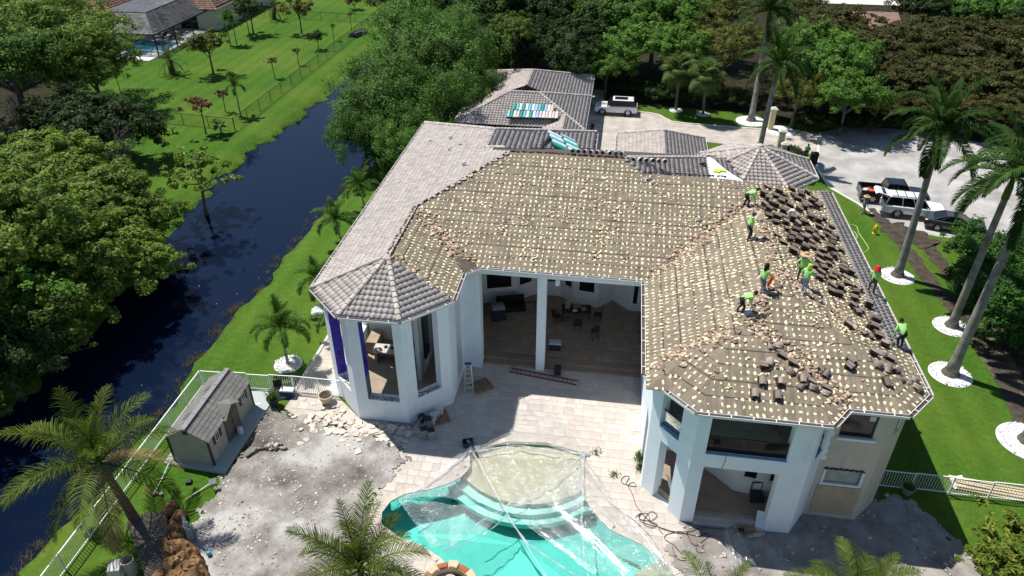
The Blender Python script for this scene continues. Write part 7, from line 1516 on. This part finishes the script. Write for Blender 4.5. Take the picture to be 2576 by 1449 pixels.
# coiled cables
M_cab = mat('black_cable', (.03, .028, .027), .7)
def cable(pts, z, label, r=.015, mm=None, group='cables on the patio', name='cable'):
    Q = []; n = len(pts)
    for i in range(n - 1):
        p0, p1, p2, p3 = [Vector(pts[max(0, min(n - 1, i + k))]) for k in (-1, 0, 1, 2)]
        for k in range(7): t = k / 7; Q.append(.5 * ((2 * p1) + (p2 - p0) * t + (2 * p0 - 5 * p1 + 4 * p2 - p3) * t * t + (3 * p1 - p0 - 3 * p2 + p3) * t ** 3))
    Q.append(Vector(pts[-1])); m = MB(); m.tube([at(q.x, q.y, z) for q in Q], r, 5); return tag(m.build(name, mm or M_cab), label, 'cable', group)
def C7(x, y): return (1288 + x / 4, 1086.75 + y / 4)
cable([C7(*q) for q in ((1150, 530), (1100, 500), (1120, 450), (1180, 450), (1150, 520), (1200, 545), (1250, 540), (1220, 505), (1170, 540), (1210, 620), (1250, 740), (1300, 810), (1280, 870), (1380, 890), (1360, 820), (1280, 830), (1300, 900), (1440, 950))], .085, 'black cable trailing from the palm-side tangle towards the columns')
cable([C7(*q) for q in ((1240, 860), (1300, 820), (1390, 890), (1460, 840), (1400, 800), (1340, 860), (1330, 930), (1420, 960), (1460, 930), (1380, 900), (1560, 990), (1690, 1000), (1800, 1000), (1900, 960), (2100, 970), (2190, 900), (2300, 900), (2310, 830), (2390, 750), (2310, 710), (2350, 770), (2380, 720), (2300, 690), (2350, 640), (2430, 590))], .10, 'black cable running from the tangle up the porch steps to the machine')
cable([C7(*q) for q in ((1520, 1030), (1480, 960), (1640, 1010), (1760, 1030), (1800, 1110), (1860, 1140), (1930, 1090), (1990, 1040), (1940, 1020), (1880, 1050), (1700, 1010), (1560, 1030), (1540, 1080), (1620, 1130), (1700, 1220), (1750, 1290), (1660, 1270), (1610, 1150))], .085, 'black cable looping over the patio below the tangle'); cable([C7(*q) for q in ((1850, 1150), (1860, 1200), (1910, 1215), (1930, 1180), (1880, 1140))], .085, 'single black cable loop near the bottom palm')
# porch machine, boards, debris, weeds
p = at(1905, 1248, .48) + Vector((-.1, -.25, 0)); t = thing('floor_machine', 'dark wheeled floor machine standing on the ground-floor porch', 'machine', p, R_(10)); bx(t, 'machine_body', M_dark, (-.3, -.25, .1, .3, .25, .45)); bx(t, 'machine_handle', M_dark, (-.28, .25, .3, -.24, .3, .95), (.24, .25, .3, .28, .3, .95), (-.28, .25, .95, .28, .3, 1.0))
for x in (-.28, .28): m = MB(); m.tube([(x - .05, -.15, .1), (x + .05, -.15, .1)], .1, 10); m.build('wheel', M_tyre, t)
m = MB(); m.box(at(1918, 1310, .5), (.62, .04, .95), R_(-8), R_(-28)); tag(m.build('white_board', mat('pale_blue_board', (.62, .72, .78), .5, .1)), 'pale board leaning against the right-hand porch column', 'board')
for i, (px, py, s, l) in enumerate(((1885, 1330, .3, 'brown block at the foot of the pale board'), (1905, 1345, .22, 'broken white slab below the pale board, right'), (1888, 1350, .15, 'broken white slab below the pale board, left'))): m = MB(); m.box(at(px, py, .16), (s * 1.8, s, .16 if i == 0 else .05), .2 * i); tag(m.build('rubble_block', M_wood if i == 0 else M_frag), l, 'rubble', 'rubble by the right-hand porch column')
wp = [tuple(at(px, py, .04)) for px, py in ((1612, 1146), (1610, 1150), (1615, 1152), (1609, 1158), (1613, 1175), (1611, 1178), (1615, 1181), (1850, 1335), (1860, 1332), (1868, 1336), (1500, 1140), (1545, 1195))]
tag(link('patio_weeds', tufts('patio_weeds', wp, None, .22, .02, 70, .14), None, LM['bright']), 'green weeds sprouting between the patio slabs', 'weeds', kind='stuff')
m = MB(); p = at(1689, 1240, .5); m.add([tuple(at(1676, 1192, 1.6)), tuple(at(1688, 1205, 1.6)), tuple(at(1702, 1248, .5)), tuple(at(1690, 1255, .5))], [(0, 1, 2, 3)]); o = m.build('hanging_sheet', mat('grey_sheet', (.55, .57, .58), .6)); sd_ = o.modifiers.new('s', 'SOLIDIFY'); sd_.thickness = .02; tag(o, 'grey sheet hanging inside the left porch opening', 'sheet')
m = MB(); q = at(1826, 1142, 4.95); m.tube([q + Vector((0, -.12, .05)), q + Vector((-.02, -.25, -.2)), q + Vector((-.1, -.27, -.7))], .018, 5); tag(m.build('red_rope', M_red), 'red rope hanging from the balcony sill', 'rope')
# upstairs clutter on the balcony
t = thing('sawhorse', 'dark wooden trestle stored on the balcony behind the glass', 'trestle', (9.3, 27.2, 4.88), .4); m = MB()
m.bar((-.5, 0, .8), (.5, 0, .8), .09); m.build('beam', M_wood, t)
for x in (-.4, .4):
    for y in (-.25, .25): m = MB(); m.bar((x, 0, .8), (x, y, 0), .06); m.build('leg', M_wood, t)
# pots, cooler, chair at the gate
def pot(p, r, h, mm, label, plant=None, name='plant_pot', prof=None):
    t = thing(name, label, 'pot', p); m = MB(); m.lathe((0, 0, 0), prof or [(r * .6, 0), (r * .9, h * .6), (r, h * .9), (r * 1.08, h * .92), (r * 1.08, h), (r * .92, h), (r * .8, h * .75), (r * .5, h * .1)], 18, True, False); m.build('pot_body', mm, t, sm=False); m = MB(); m.lathe((0, 0, 0), [(r * .85, h * .72), (r * .85, h * .73)], 14); m.build('soil', M_mud, t)
    if plant: link('foliage', tufts('foliage', [(0, 0, h * .75)] * 3, None, plant, .02, 60, .08, np.random.default_rng(5)), t, LM['lime'])
    return t
pot(at(822, 1012, .05), .42, .62, mat('sand_pot', (.50, .42, .28), .8, .15, 3), 'empty sand-coloured pot on the broken paving by the gate'); pot(at(690, 1020, .05), .36, .62, M_pbk, 'black pot with yellow-green fern beside the shed', .7); pot(at(2280, 1240, .05), .34, .5, mat('grey_pot', (.25, .26, .24), .8, .15, 3), 'grey pot with a dry plant in the shade of the right-hand fence', .3)
def cooler(p, rz, label, c1, c2, L=.8, w=.45, h=.45, name='cooler'):
    t = thing(name, label, 'cooler', p, rz); m = MB(); m.box((0, 0, h / 2), (L, w, h), tap=1.05); b = m.build('cooler_body', c1, t); bv = b.modifiers.new('b', 'BEVEL'); bv.width = .03; m = MB(); m.box((0, 0, h + .06), (L * 1.08, w * 1.1, .12), tap=.94); b = m.build('lid', c2, t); bv = b.modifiers.new('b', 'BEVEL'); bv.width = .025
    for s in (-1, 1): m = MB(); m.box((s * L * .54, 0, h * .7), (.04, w * .4, .06)); m.build('handle', c2, t)
M_blue = mat('navy_cooler', (.02, .03, .17), .5, .1, 3); cooler(at(726, 995, .04), R_(5), 'blue cooler box with white lid at the white gate', M_blue, M_trim); cooler(at(1396, 878, .5), R_(2), 'dark cooler with pale lid standing on the lanai floor', mat('dark_blue_cooler', (.02, .035, .06), .5), mat('pale_lid', (.55, .6, .66), .5), .75, .45, .5)
def chair(p, rz, label, mm, h=.45, group=None, name='chair', w=.5, bar=False):
    t = thing(name, label, 'chair', p, rz, group); m = MB(); m.box((0, 0, h), (w, w, .05)); m.build('seat', mm, t); m = MB(); m.box((0, -w * .5, h + .32), (w, .04, .5), 0, R_(8)); m.build('backrest', mm, t)
    for x in (-1, 1):
        for y in (-1, 1): m = MB(); m.bar((x * w * .45, y * w * .45, h), (x * w * (.5 if bar else .45), y * w * (.5 if bar else .45), 0), .035); m.build('leg', mm, t)
        if not bar: m = MB(); m.bar((x * w * .5, -w * .5, h + .22), (x * w * .5, w * .4, h + .22), .04); m.build('armrest', mm, t)
    return t
chair(at(703, 995, .04), R_(200), 'black slatted garden chair beside the blue cooler', M_black); chair(at(1487, 335, .03), R_(150), 'dark folding chair in the shade by the garage', M_dark, w=.45)
# propane tank, jug, tyre-like cap by the shed
m = MB(); m.lathe(tuple(at(606, 1090, .17)), [(.14, 0), (.17, .05), (.17, .35), (.12, .43), (.12, .5), (.05, .5)], 14); tag(m.build('gas_bottle', mat('gas_white', (.60, .62, .64), .5, .1)), 'white gas bottle beside the shed door', 'gas bottle')
m = MB(); m.tube([at(646, 1021, .1), at(655, 1018, .1)], .13, 9); tag(m.build('plastic_jug', M_trim), 'white plastic jug lying on the grass beside the shed', 'jug'); m = MB(); m.box(at(475, 1212, .1), (.32, .3, .16), .3, tap=.8); tag(m.build('black_tray', M_black), 'small black tray on the grass below the shed slab', 'tray')
# black edging and the garden sign board
for i, pts in enumerate(([(620, 1150), (650, 1130), (690, 1122), (705, 1118)],)): m = MB(); m.tube([at(x, y, .16) for x, y in pts], .06, 6); tag(m.build('black_edging', M_black), 'curved black plastic edging sticking out of the dirt by the shed', 'edging')
m = MB(); m.box(at(685, 1122, .3), (.1, .06, .5), .2, .2, .3); tag(m.build('timber_stake', M_woodpale), 'short timber stake standing among stones by the black edging', 'stake')
pp = [tuple(at(690 + rng.gauss(0, 10), 1125 + rng.gauss(0, 4), .13)) for _ in range(26)]; tag(link('stone_pile', chips('stone_pile', pp, .06, .14, None, .8, 12), None, M_chip), 'pale stones heaped beside the black edging', 'stones', kind='stuff')
# artificial rock waterfall with planter, tanks, glass panel, ball
M_rock = mat('brown_artificial_rock', (.26, .15, .075), .9, .45, 2.2, .9, 7, .15, c2=(.09, .05, .025), detail=9)
t = thing('rock_waterfall', 'brown artificial rock waterfall at the edge of the white yard', 'rock feature', at(455, 1400)); rk = random.Random(6)
from mathutils import noise as mnoise
def rock(c, r, seed):
    m = MB(); m.ball((0, 0, 0), tuple(1.15 * x for x in r), 22, 14); V = []
    for v in m.v:
        q = Vector(v); n1 = mnoise.noise(q * 1.3 + Vector((seed * 3.1, 0, 0))); n2 = mnoise.noise(q * 4.5 + Vector((0, seed * 2.3, 0))); cr = abs(mnoise.noise(q * 2.6 + Vector((0, 0, seed)))); q = q * (1 + .5 * n1 + .09 * n2 - (.2 if cr < .05 else 0)); V.append((q.x + c[0], q.y + c[1], q.z + c[2]))
    m.v = V; return m.build('boulder', M_rock, t, sm=False)
b0_ = at(455, 1400)
for i, (px, py, z, r) in enumerate(((436, 1340, .5, (.38, .32, .45)), (440, 1368, .5, (.45, .42, .6)), (455, 1400, .6, (.6, .5, .75)), (475, 1425, .5, (.65, .6, .7)), (452, 1432, .7, (.5, .5, .85)), (490, 1450, .4, (.6, .5, .55)), (445, 1305, .35, (.3, .45, .35)), (430, 1280, .3, (.25, .4, .3)), (470, 1462, .6, (.7, .5, .8)), (415, 1455, .4, (.5, .4, .5)))):
    q = at(px, py, z); rock(tuple(q - b0_), r, i)
m = MB(); m.prism([tuple(at(x, y)[:2]) for x, y in ((330, 1340), (372, 1300), (425, 1300), (425, 1380), (440, 1460), (370, 1462))], 0, .32); tag(m.build('planter_bed', mat('dark_planter_soil', (.12, .105, .09), .95, .3, 2, .4, 12)), 'dark raised planting bed at the foot of the coconut palm', 'planter')
m = MB(); m.add([tuple(at(458, 1295, .95)), tuple(at(496, 1340, .75)), tuple(at(500, 1375, .15)), tuple(at(460, 1350, .18))], [(0, 1, 2, 3)]); o = m.build('glass_panel', mat('frosted_glass', (.42, .48, .52), .25, .1)); sd_ = o.modifiers.new('s', 'SOLIDIFY'); sd_.thickness = .02; tag(o, 'grey glass panel leaning against the brown rocks', 'panel')
m = MB(); m.ball(at(525, 1392, .22), .12, 14, 9); tag(m.build('ball', mat('turquoise_ball', (.03, .36, .48), .5, .05), sm=True), 'turquoise ball on the white yard by the rocks', 'ball')
M_tank = mat('tan_filter_tank', (.42, .385, .31), .6, .12, 3)
m = MB(); m.lathe(tuple(at(333, 1440)), [(.30, 0), (.30, .95), (.27, .97), (.27, .85)], 18, True, False); tag(m.build('open_barrel', M_tank, sm=False), 'tan open barrel behind the planting bed', 'barrel')
p = at(302, 1452); t = thing('pool_filter', 'pale pool equipment housing left of the tan barrel', 'pool pump', p, .3); m = MB(); m.box((0, 0, .45), (.6, .7, .9), tap=.92); m.build('housing', mat('pale_housing', (.55, .53, .48), .6), t); m = MB(); m.tube([(.3, -.4, .1), (.3, -.4, .45), (.3, 0, .45)], .04, 7); m.build('pipe', M_trim, t)
t = thing('signboard', 'small grey board on legs standing in the rubble by the yard edge', 'board', at(540, 1228, .1), .5); m = MB(); m.box((0, 0, .5), (.35, .3, .03), 0, R_(25)); m.build('panel', mat('grey_board', (.20, .21, .22), .7), t)
for x in (-.12, .12): m = MB(); m.bar((x, 0, 0), (x, 0, .48), .025); m.build('leg', M_dark, t)
for i, (a, b, l) in enumerate((((468, 1255), (540, 1208), 'long white pipe lying along the rubble edge of the yard'), ((385, 1245), (425, 1165), 'white hose stretched from the shed slab to the grass'))): m = MB(); m.tube([at(*a, .12), at((a[0] + b[0]) / 2 + 2, (a[1] + b[1]) / 2, .1), at(*b, .2)], .03, 6); tag(m.build('white_pipe', M_trim), l, 'pipe', 'white pipes near the shed')
m = MB(); m.tube([at(362, 1225, .15), at(385, 1245, .1), at(400, 1238, .12)], .06, 6); tag(m.build('log', M_wood), 'short dark timber lying on the grass near the fence', 'timber')
m = MB(); p = at(405, 1242, .12); m.ball(p, .09, 8, 6); tag(m.build('float', M_trim), 'small white float lying beside the dark timber', 'float')
# timber stack beyond the right fence
t = thing('timber_stack', 'stack of pale planks lying on the lawn beyond the right-hand fence', 'planks', at(2400, 1215, .03), R_(-7), None)
for i in range(7):
    m = MB(); m.box((2.6, -.42 + i * .14, .06 + .05 * (i % 2)), (5.6 - .3 * (i % 3), .10, .05), R_(rng.uniform(-1, 1))); m.build('plank', M_woodpale, t)
for i in range(4): m = MB(); m.box((2.4, -.3 + i * .2, .17), (4.8, .11, .05), R_(rng.uniform(-2, 2))); m.build('plank', M_woodpale, t)
m = MB(); m.add([tuple(at(x, y, .12)) for x, y in ((2388, 1200), (2420, 1195), (2432, 1222), (2402, 1230))], [(3, 2, 1, 0)]); tag(m.build('paper_sack', M_trim), 'white paper sack on the lawn at the end of the planks', 'sack')
# hydrant, garden hose, gate pillars
t = thing('fire_hydrant', 'yellow fire hydrant on the grass by the white estate car', 'hydrant', at(2199, 588)); M_y = mat('hydrant_yellow', (.78, .52, .02), .45, .08, 4)
m = MB(); m.lathe((0, 0, 0), [(.17, 0), (.17, .06), (.11, .08), (.11, .55), (.16, .57), (.16, .63), (.13, .66), (.12, .76), (.06, .84), (.03, .86)], 14); m.build('barrel', M_y, t); m = MB(); m.tube([(0, 0, .84), (0, 0, .92)], .035, 6); m.build('top_nut', M_trim, t)
for a in (0, math.pi, -math.pi / 2): m = MB(); m.tube([(0, 0, .45), (.19 * math.cos(a), .19 * math.sin(a), .45)], .06, 8); m.build('nozzle', M_y, t)
cable([(2131, 571), (2140, 566), (2155, 570), (2160, 585), (2172, 603), (2184, 622), (2182, 630), (2172, 637)], .03, 'thin yellow-green garden hose lying on the front lawn', .03, mat('lime_hose', (.45, .55, .22), .6), None, 'garden_hose'); cable([(2148, 582), (2156, 592), (2155, 600), (2147, 607)], .03, 'short loop of yellow-green hose on the front lawn', .03, mat('lime_hose', (.45, .55, .22), .6), None, 'garden_hose')
M_pil = mat('cream_render', (.62, .53, .33), .85, .1, 2)
for px, py, h, w, l in ((1937, 326, 2.3, .55, 'tall cream gate pillar at the far side of the driveway'), (1958, 384, 2.3, .6, 'tall cream gate pillar behind the turret roof'), (1968, 392, 1.2, .5, 'low cream pillar beside the tall gate pillar')):
    t = thing('gate_pillar', l, 'pillar', at(px, py), 0, 'cream gate pillars'); m = MB(); m.box((0, 0, h / 2), (w, w, h)); m.build('shaft', M_pil, t); m = MB(); m.box((0, 0, h + .06), (w * 1.35, w * 1.35, .12)); m.box((0, 0, h + .2), (w * 1.15, w * 1.15, .16), tap=.6); m.build('capstone', M_kerb, t)
t = thing('wheelie_bin', 'black bins standing beside the person at the gate', 'bin', at(2045, 410), 0); m = MB(); m.box((0, 0, .5), (.6, .6, 1.0), tap=1.1); m.build('bin_body', M_black, t); m = MB(); m.box((0, .02, 1.04), (.7, .72, .08)); m.build('lid', M_black, t)
m = MB(); m.lathe(tuple(at(1965, 330)), [(1.6, .02), (1.5, .1), (.2, .14)], 20); tag(m.build('gravel_bed', M_gravel), 'white gravel bed at the foot of the far gate pillar', 'gravel bed')
# stray refuse bag hung in the royal palm, boat on the far bank
m = MB(); q = at(2336, 420, 9.2); m.lathe(tuple(q), [(.03, -.95), (.22, -.75), (.26, -.3), (.22, .1), (.05, .2)], 10); tag(m.build('dead_sheath', mat('brown_palm_sheath', (.12, .07, .03), .9, .3, 4)), 'brown dead leaf sheath hanging on the royal palm trunk', 'sheath')
t = thing('upturned_boat', 'dark grey upturned boat against the wire fence', 'boat', at(899, 93) + Vector((0, 1.2, 0)), R_(75)); M_boat = mat('dark_boat_hull', (.05, .055, .065), .6, .15, 3); m = MB(); V = []; n = 8
for i, x in enumerate(np.linspace(-1.9, 1.9, n)):
    w = .75 * (1 - .55 * max(0, (x - .6) / 1.3) ** 2); h = .75 * (1 - .3 * max(0, (x - .6) / 1.3) ** 2); V += [(x, -w, 0), (x, -w * .95, h * .45), (x, -w * .6, h * .85), (x, 0, h), (x, w * .6, h * .85), (x, w * .95, h * .45), (x, w, 0)]
m.add(V, [(i * 7 + j, (i + 1) * 7 + j, (i + 1) * 7 + j + 1, i * 7 + j + 1) for i in range(n - 1) for j in range(6)] + [tuple(range(7)), tuple(range((n - 1) * 7, n * 7))[::-1]]); m.build('hull', M_boat, t)
for y in (-.5, 0, .5): m = MB(); m.bar((-1.8, y, .66 if y else .76), (1.5, y, .66 if y else .76), .05, .06); m.build('keel_rib', M_boat, t)
# ---- lanai furniture
M_wick = mat('dark_wicker', (.035, .03, .028), .8, .25, 8)
t = thing('dining_table', 'dark outdoor dining table cluttered with things under the lanai', 'table', (-1.6, 41.2, .51), .1); m = MB(); m.box((0, 0, .74), (2.0, 1.0, .05)); m.build('table_top', M_wick, t)
for x in (-.9, .9):
    for y in (-.42, .42): m = MB(); m.bar((x, y, 0), (x, y, .72), .07); m.build('leg', M_wick, t)
for i, (x, y, w, h, c, l) in enumerate(((-2.2, 41.2, .35, .5, M_alu, 'silver appliance at the left end of the cluttered table'), (-1.6, 41.4, .5, .18, M_wood, 'brown box in the middle of the cluttered table'), (-1.1, 41.1, .3, .22, M_greycl, 'grey bundle at the right end of the cluttered table'), (-1.7, 40.9, .3, .06, M_trim, 'white sheet on the near edge of the cluttered table'))): m = MB(); m.box((x, y, 1.28 + h / 2), (w, w * .7, h), .2 * i); tag(m.build('table_item', c), l, 'box', 'things on the dining table')
chair((-.1, 41.2, .51), R_(80), 'dark wicker chair with white cushion right of the cluttered table', M_wick, group='lanai chairs'); chair((-1.4, 39.9, .51), R_(5), 'dark wicker chair on the near side of the cluttered table', M_wick, group='lanai chairs'); chair((-2.9, 40.6, .51), R_(-60), 'dark wicker chair left of the cluttered table', M_wick, group='lanai chairs'); chair((-.2, 38.9, .51), R_(20), 'tall dark bar stool alone on the lanai floor', M_dark, .75, 'lanai chairs', 'bar_stool', .42, True)
t = thing('gas_grill', 'grey outdoor grill against the lanai back wall', 'grill', (-6.9, 40.3, .51), R_(20)); m = MB(); m.box((0, 0, .45), (1.0, .6, .9)); m.build('cabinet', M_dark, t); m = MB(); m.box((0, 0, 1.05), (.95, .6, .32), tap=.75); m.build('hood', mat('grey_hood', (.22, .23, .25), .4), t); m = MB(); m.bar((-.35, -.34, 1.0), (.35, -.34, 1.0), .03); m.build('handle', M_alu, t)
t = thing('sofa', 'black outdoor sofa under the lanai bay window', 'sofa', (-6.2, 41.5, .51), R_(18)); m = MB(); m.box((0, 0, .25), (2.0, .8, .4)); m.build('seat', M_black, t); m = MB(); m.box((0, .38, .6), (2.0, .16, .7)); m.build('backrest', M_black, t)
t = thing('metal_trestle', 'folded black trestle by the lanai back wall', 'trestle', (-4.9, 41.6, .51), .2); m = MB()
for x in (-.4, .4): m.bar((x, -.2, 0), (x, .2, .7), .04); m.bar((x, .2, 0), (x, -.2, .7), .04)
m.bar((-.5, 0, .7), (.5, 0, .7), .05); m.build('frame', M_black, t)
m = MB(); m.box(at(1402, 940, .05) + Vector((0, 0, .3)), (.42, .38, .6), .1); tag(m.build('speaker_box', M_dark), 'dark box on end beside the middle column', 'box')
m = MB(); q = Vector((-2.6, 35.9, 6.75)); m.lathe(tuple(q), [(.03, .2), (.12, .12), (.15, -.1), (.12, -.22), (.04, -.26)], 10); tag(m.build('lantern', M_trim), 'white lantern hanging under the lanai beam', 'lantern')
# ================================================================ NEIGHBOUR'S HOUSE, SCREENED POOL
nb = thing('neighbour_house', 'neighbouring house with reddish tiled hip roofs in the top left corner', 'house', (-72, 125, 0)); M_rt = mat('reddish_roof_tile', (.36, .215, .16), .85, .2, 4, .2, 20, rnd=.25)
def nroof(poly, edges, ez, p=.42):
    n0 = len(MASSES); M = mass(poly, edges, 0, ez, p); MASSES.pop(); T_ = []
    for nm, q in M['faces'].items():
        A = M['pl'][nm]; m = MB(); m.add([(x + 72, y - 125, pz(A, x, y)) for x, y in q], [tuple(range(len(q)))]); m.build('roof_slope', M_under, nb)
        Q = np.array(q); e, s, nn, k = frame(A); uu = (Q - A['a']) @ A['t']; vv = (Q - A['a']) @ A['n'] * k; U, Vv = np.meshgrid(np.arange(uu.min(), uu.max(), .42), np.arange(0, vv.max(), .48)); U, Vv = U.ravel(), Vv.ravel(); x = A['a'][0] + A['t'][0] * U + A['n'][0] * Vv / k; y = A['a'][1] + A['t'][1] * U + A['n'][1] * Vv / k; ok = inpoly(x, y, q)
        T_ += mats_of(A, x[ok], y[ok], pz(A, x[ok], y[ok]) + .01, None, 0, 0, np.full((ok.sum(), 3), 1.36))
    return T_
T_ = nroof([(-92, 104.5), (-76.5, 104.5), (-76.5, 130), (-92, 130)], dict(S=0, E=1, N=2, W=3), 3.2) + nroof([(-74, 112.5), (-64.2, 112.5), (-64.2, 135), (-74, 135)], dict(S=0, E=1, N=2, W=3), 3.2) + nroof([(-110, 100), (-90, 100), (-90, 118), (-110, 118)], dict(S=0, E=1, N=2, W=3), 3.4)
V, F = place(TV, TF, T_); tag(link('tile', npmesh('neighbour_tiles', V - np.array([-72, 125, 0]), F), nb, M_rt), kind='stuff')
M_nw = mat('cream_neighbour_wall', (.62, .60, .55), .9, .08, 1); bx(nb, 'wall', M_nw, (-18, -20, 0, -4.8, 4, 3.2), (-4.8, -12, 0, 7.3, 9, 3.2), (-36, -24, 0, -18.5, -8, 3.3))
for y in (-9, -5.5, -1): m = MB(); m.span(7.3, y, .8, 7.36, y + 1.6, 2.3); w = m.build('window', M_dark, nb); m = MB(); m.span(7.36, y + .1, .9, 7.37, y + 1.5, 2.2); m.build('pane', M_glassdark, w)
m = MB(); m.span(-3.5, -12.06, .1, -1, -12, 2.4); m.span(1, -12.06, .1, 4, -12, 2.4); m.build('glass_door', M_glassdark, nb)
sheet('pool_deck', [(-76, 95.3), (-66.2, 95.3), (-66.2, 113), (-77, 113)], .12, mat('pale_deck_slab', (.58, .57, .55), .85, .08, 1.2))
m = MB(); m.span(-76.2, 95.1, -.1, -66.0, 113, .115); tag(m.build('deck_base', M_concrete), kind='structure')
m = MB(); m.prism([(-75.6, 99.2), (-71.6, 99.2), (-71.2, 100.4), (-66.7, 100.4), (-66.7, 105.0), (-73, 105.0), (-73, 106), (-75.6, 106)], .121, .13); tag(m.build('neighbour_pool', water_mat('neighbour_pool_water', (.03, .17, .24), .05, 3, .1)), 'neighbouring turquoise pool under the dark screen enclosure', 'pool')
m = MB(); m.prism([(-71.3, 97.6), (-68.3, 97.6), (-68.3, 100.1), (-71.3, 100.1)], .121, .131); tag(m.build('spa_basin', water_mat('spa_water', (.04, .14, .19), .05, 3, .1)), 'small square spa beside the neighbouring pool', 'spa')
enc = thing('screen_enclosure', 'dark framed screen enclosure over the neighbouring pool', 'enclosure', (-71, 104, 0)); M_bz = mat('dark_bronze_frame', (.018, .02, .024), .5, .15, 3); M_scr = film('dark_insect_screen', (.02, .024, .03), .55, .6, .08)
def L2(p): return Vector(p) - Vector((-71, 104, 0))
cn = [(-77, 97.6), (-66.1, 97.6), (-66.1, 113.8)]; T1 = [(-75, 103.5, 5.0), (-69.9, 103.8, 5.0), (-69.9, 117, 5.0)]
def bar_(a, b, w=.14): m = MB(); m.bar(L2(a), L2(b), w, w); m.build('frame_beam', M_bz, enc)
h = 3.0; E_ = [(-77.2, 97.8, h), (-66.1, 97.8, h), (-66.1, 114, h)]; T_ = [(-77.2, 103.6, 4.6), (-70.4, 103.6, 4.6), (-70.4, 116, 4.6)]
bar_(E_[0], E_[1], .2); bar_(E_[1], E_[2], .2); bar_(T_[0], T_[1]); bar_(T_[1], T_[2]); bar_(E_[1], T_[1])
for i in range(1, 6): f = i / 6; a = Vector(E_[1]).lerp(Vector(E_[2]), f); b = Vector(T_[1]).lerp(Vector(T_[2]), f); bar_(a, b, .1)
for i in range(1, 5): f = i / 5; a = Vector(E_[1]).lerp(Vector(E_[0]), f); b = Vector(T_[1]).lerp(Vector(T_[0]), f); bar_(a, b, .07)
for p in ((-66.1, 97.8), (-66.1, 103), (-66.1, 108), (-72.5, 97.8), (-77, 97.8)): bar_((p[0], p[1], .1), (p[0], p[1], h), .16)
for q in ([E_[0], E_[1], T_[1], T_[0]], [E_[1], E_[2], T_[2], T_[1]]): m = MB(); m.add([L2(p) for p in q], [(0, 1, 2, 3)]); m.build('screen', M_scr, enc)
m = MB(); m.add([L2(p) for p in (T_[0], T_[1], T_[2], (-77.2, 116, 4.6))], [(0, 1, 2, 3)]); m.build('roof_screen', film('dense_grey_screen', (.06, .072, .088), .95, .6, .06), enc)
for i, (x, y) in enumerate(((-70.6, 106.6), (-69.3, 106.6), (-68, 106.6))):
    t = thing('sun_lounger', 'dark sun lounger on the neighbouring deck, %s of three' % ('left', 'middle', 'right')[i], 'lounger', (x, y, .13), R_(-8), 'sun loungers on the neighbouring deck'); m = MB(); m.box((0, 0, .32), (.65, 1.2, .06)); m.build('seat', M_dark, t); m = MB(); m.box((0, .75, .58), (.65, .7, .06), 0, R_(50)); m.build('backrest', M_dark, t)
    for x2 in (-.28, .28):
        for y2 in (-.5, .5): m = MB(); m.bar((x2, y2, 0), (x2, y2, .3), .05); m.build('leg', M_dark, t)
# far roof at the top right
fr_ = thing('far_house', 'brown tiled roof peeking through the trees at the top right', 'house', at(2190, 45, 4)); b0_ = at(2190, 45, 4); fr_.location.z = 0
m = MB(); m.add([(-4, -3, 3.2), (4, -3, 3.2), (4, 1, 4.7), (-4, 1, 4.7), (4, 5, 3.2), (-4, 5, 3.2)], [(0, 1, 2, 3), (3, 2, 4, 5)]); m.build('roof', mat('brown_far_roof', (.26, .16, .13), .85, .25, 2, .3, 8), fr_); m = MB(); m.span(-3.6, -2.6, 0, 3.6, 4.6, 3.2); m.build('wall', M_pil, fr_)
q = at(2230, 2); sheet('far_driveway', [(q.x - 14, q.y - 4), (q.x + 14, q.y - 4), (q.x + 30, q.y + 16), (q.x - 30, q.y + 16)], .05, M_kerb)
# white gravel terrace behind the garage corner
sheet('side_terrace', [(-2.8, 86.4), (-1.6, 86.4), (-1.4, 92), (-8, 92), (-8, 87.0)], .04, M_kerb)
m = MB(); m.box((-18.3, 72.5, 1.2), (3.6, 1.8, .06), R_(25), R_(12), R_(-14)); tag(m.build('timber_decking', M_woodpale), 'pale timber deck sheet beside the garage under the bushy trees', 'timber')
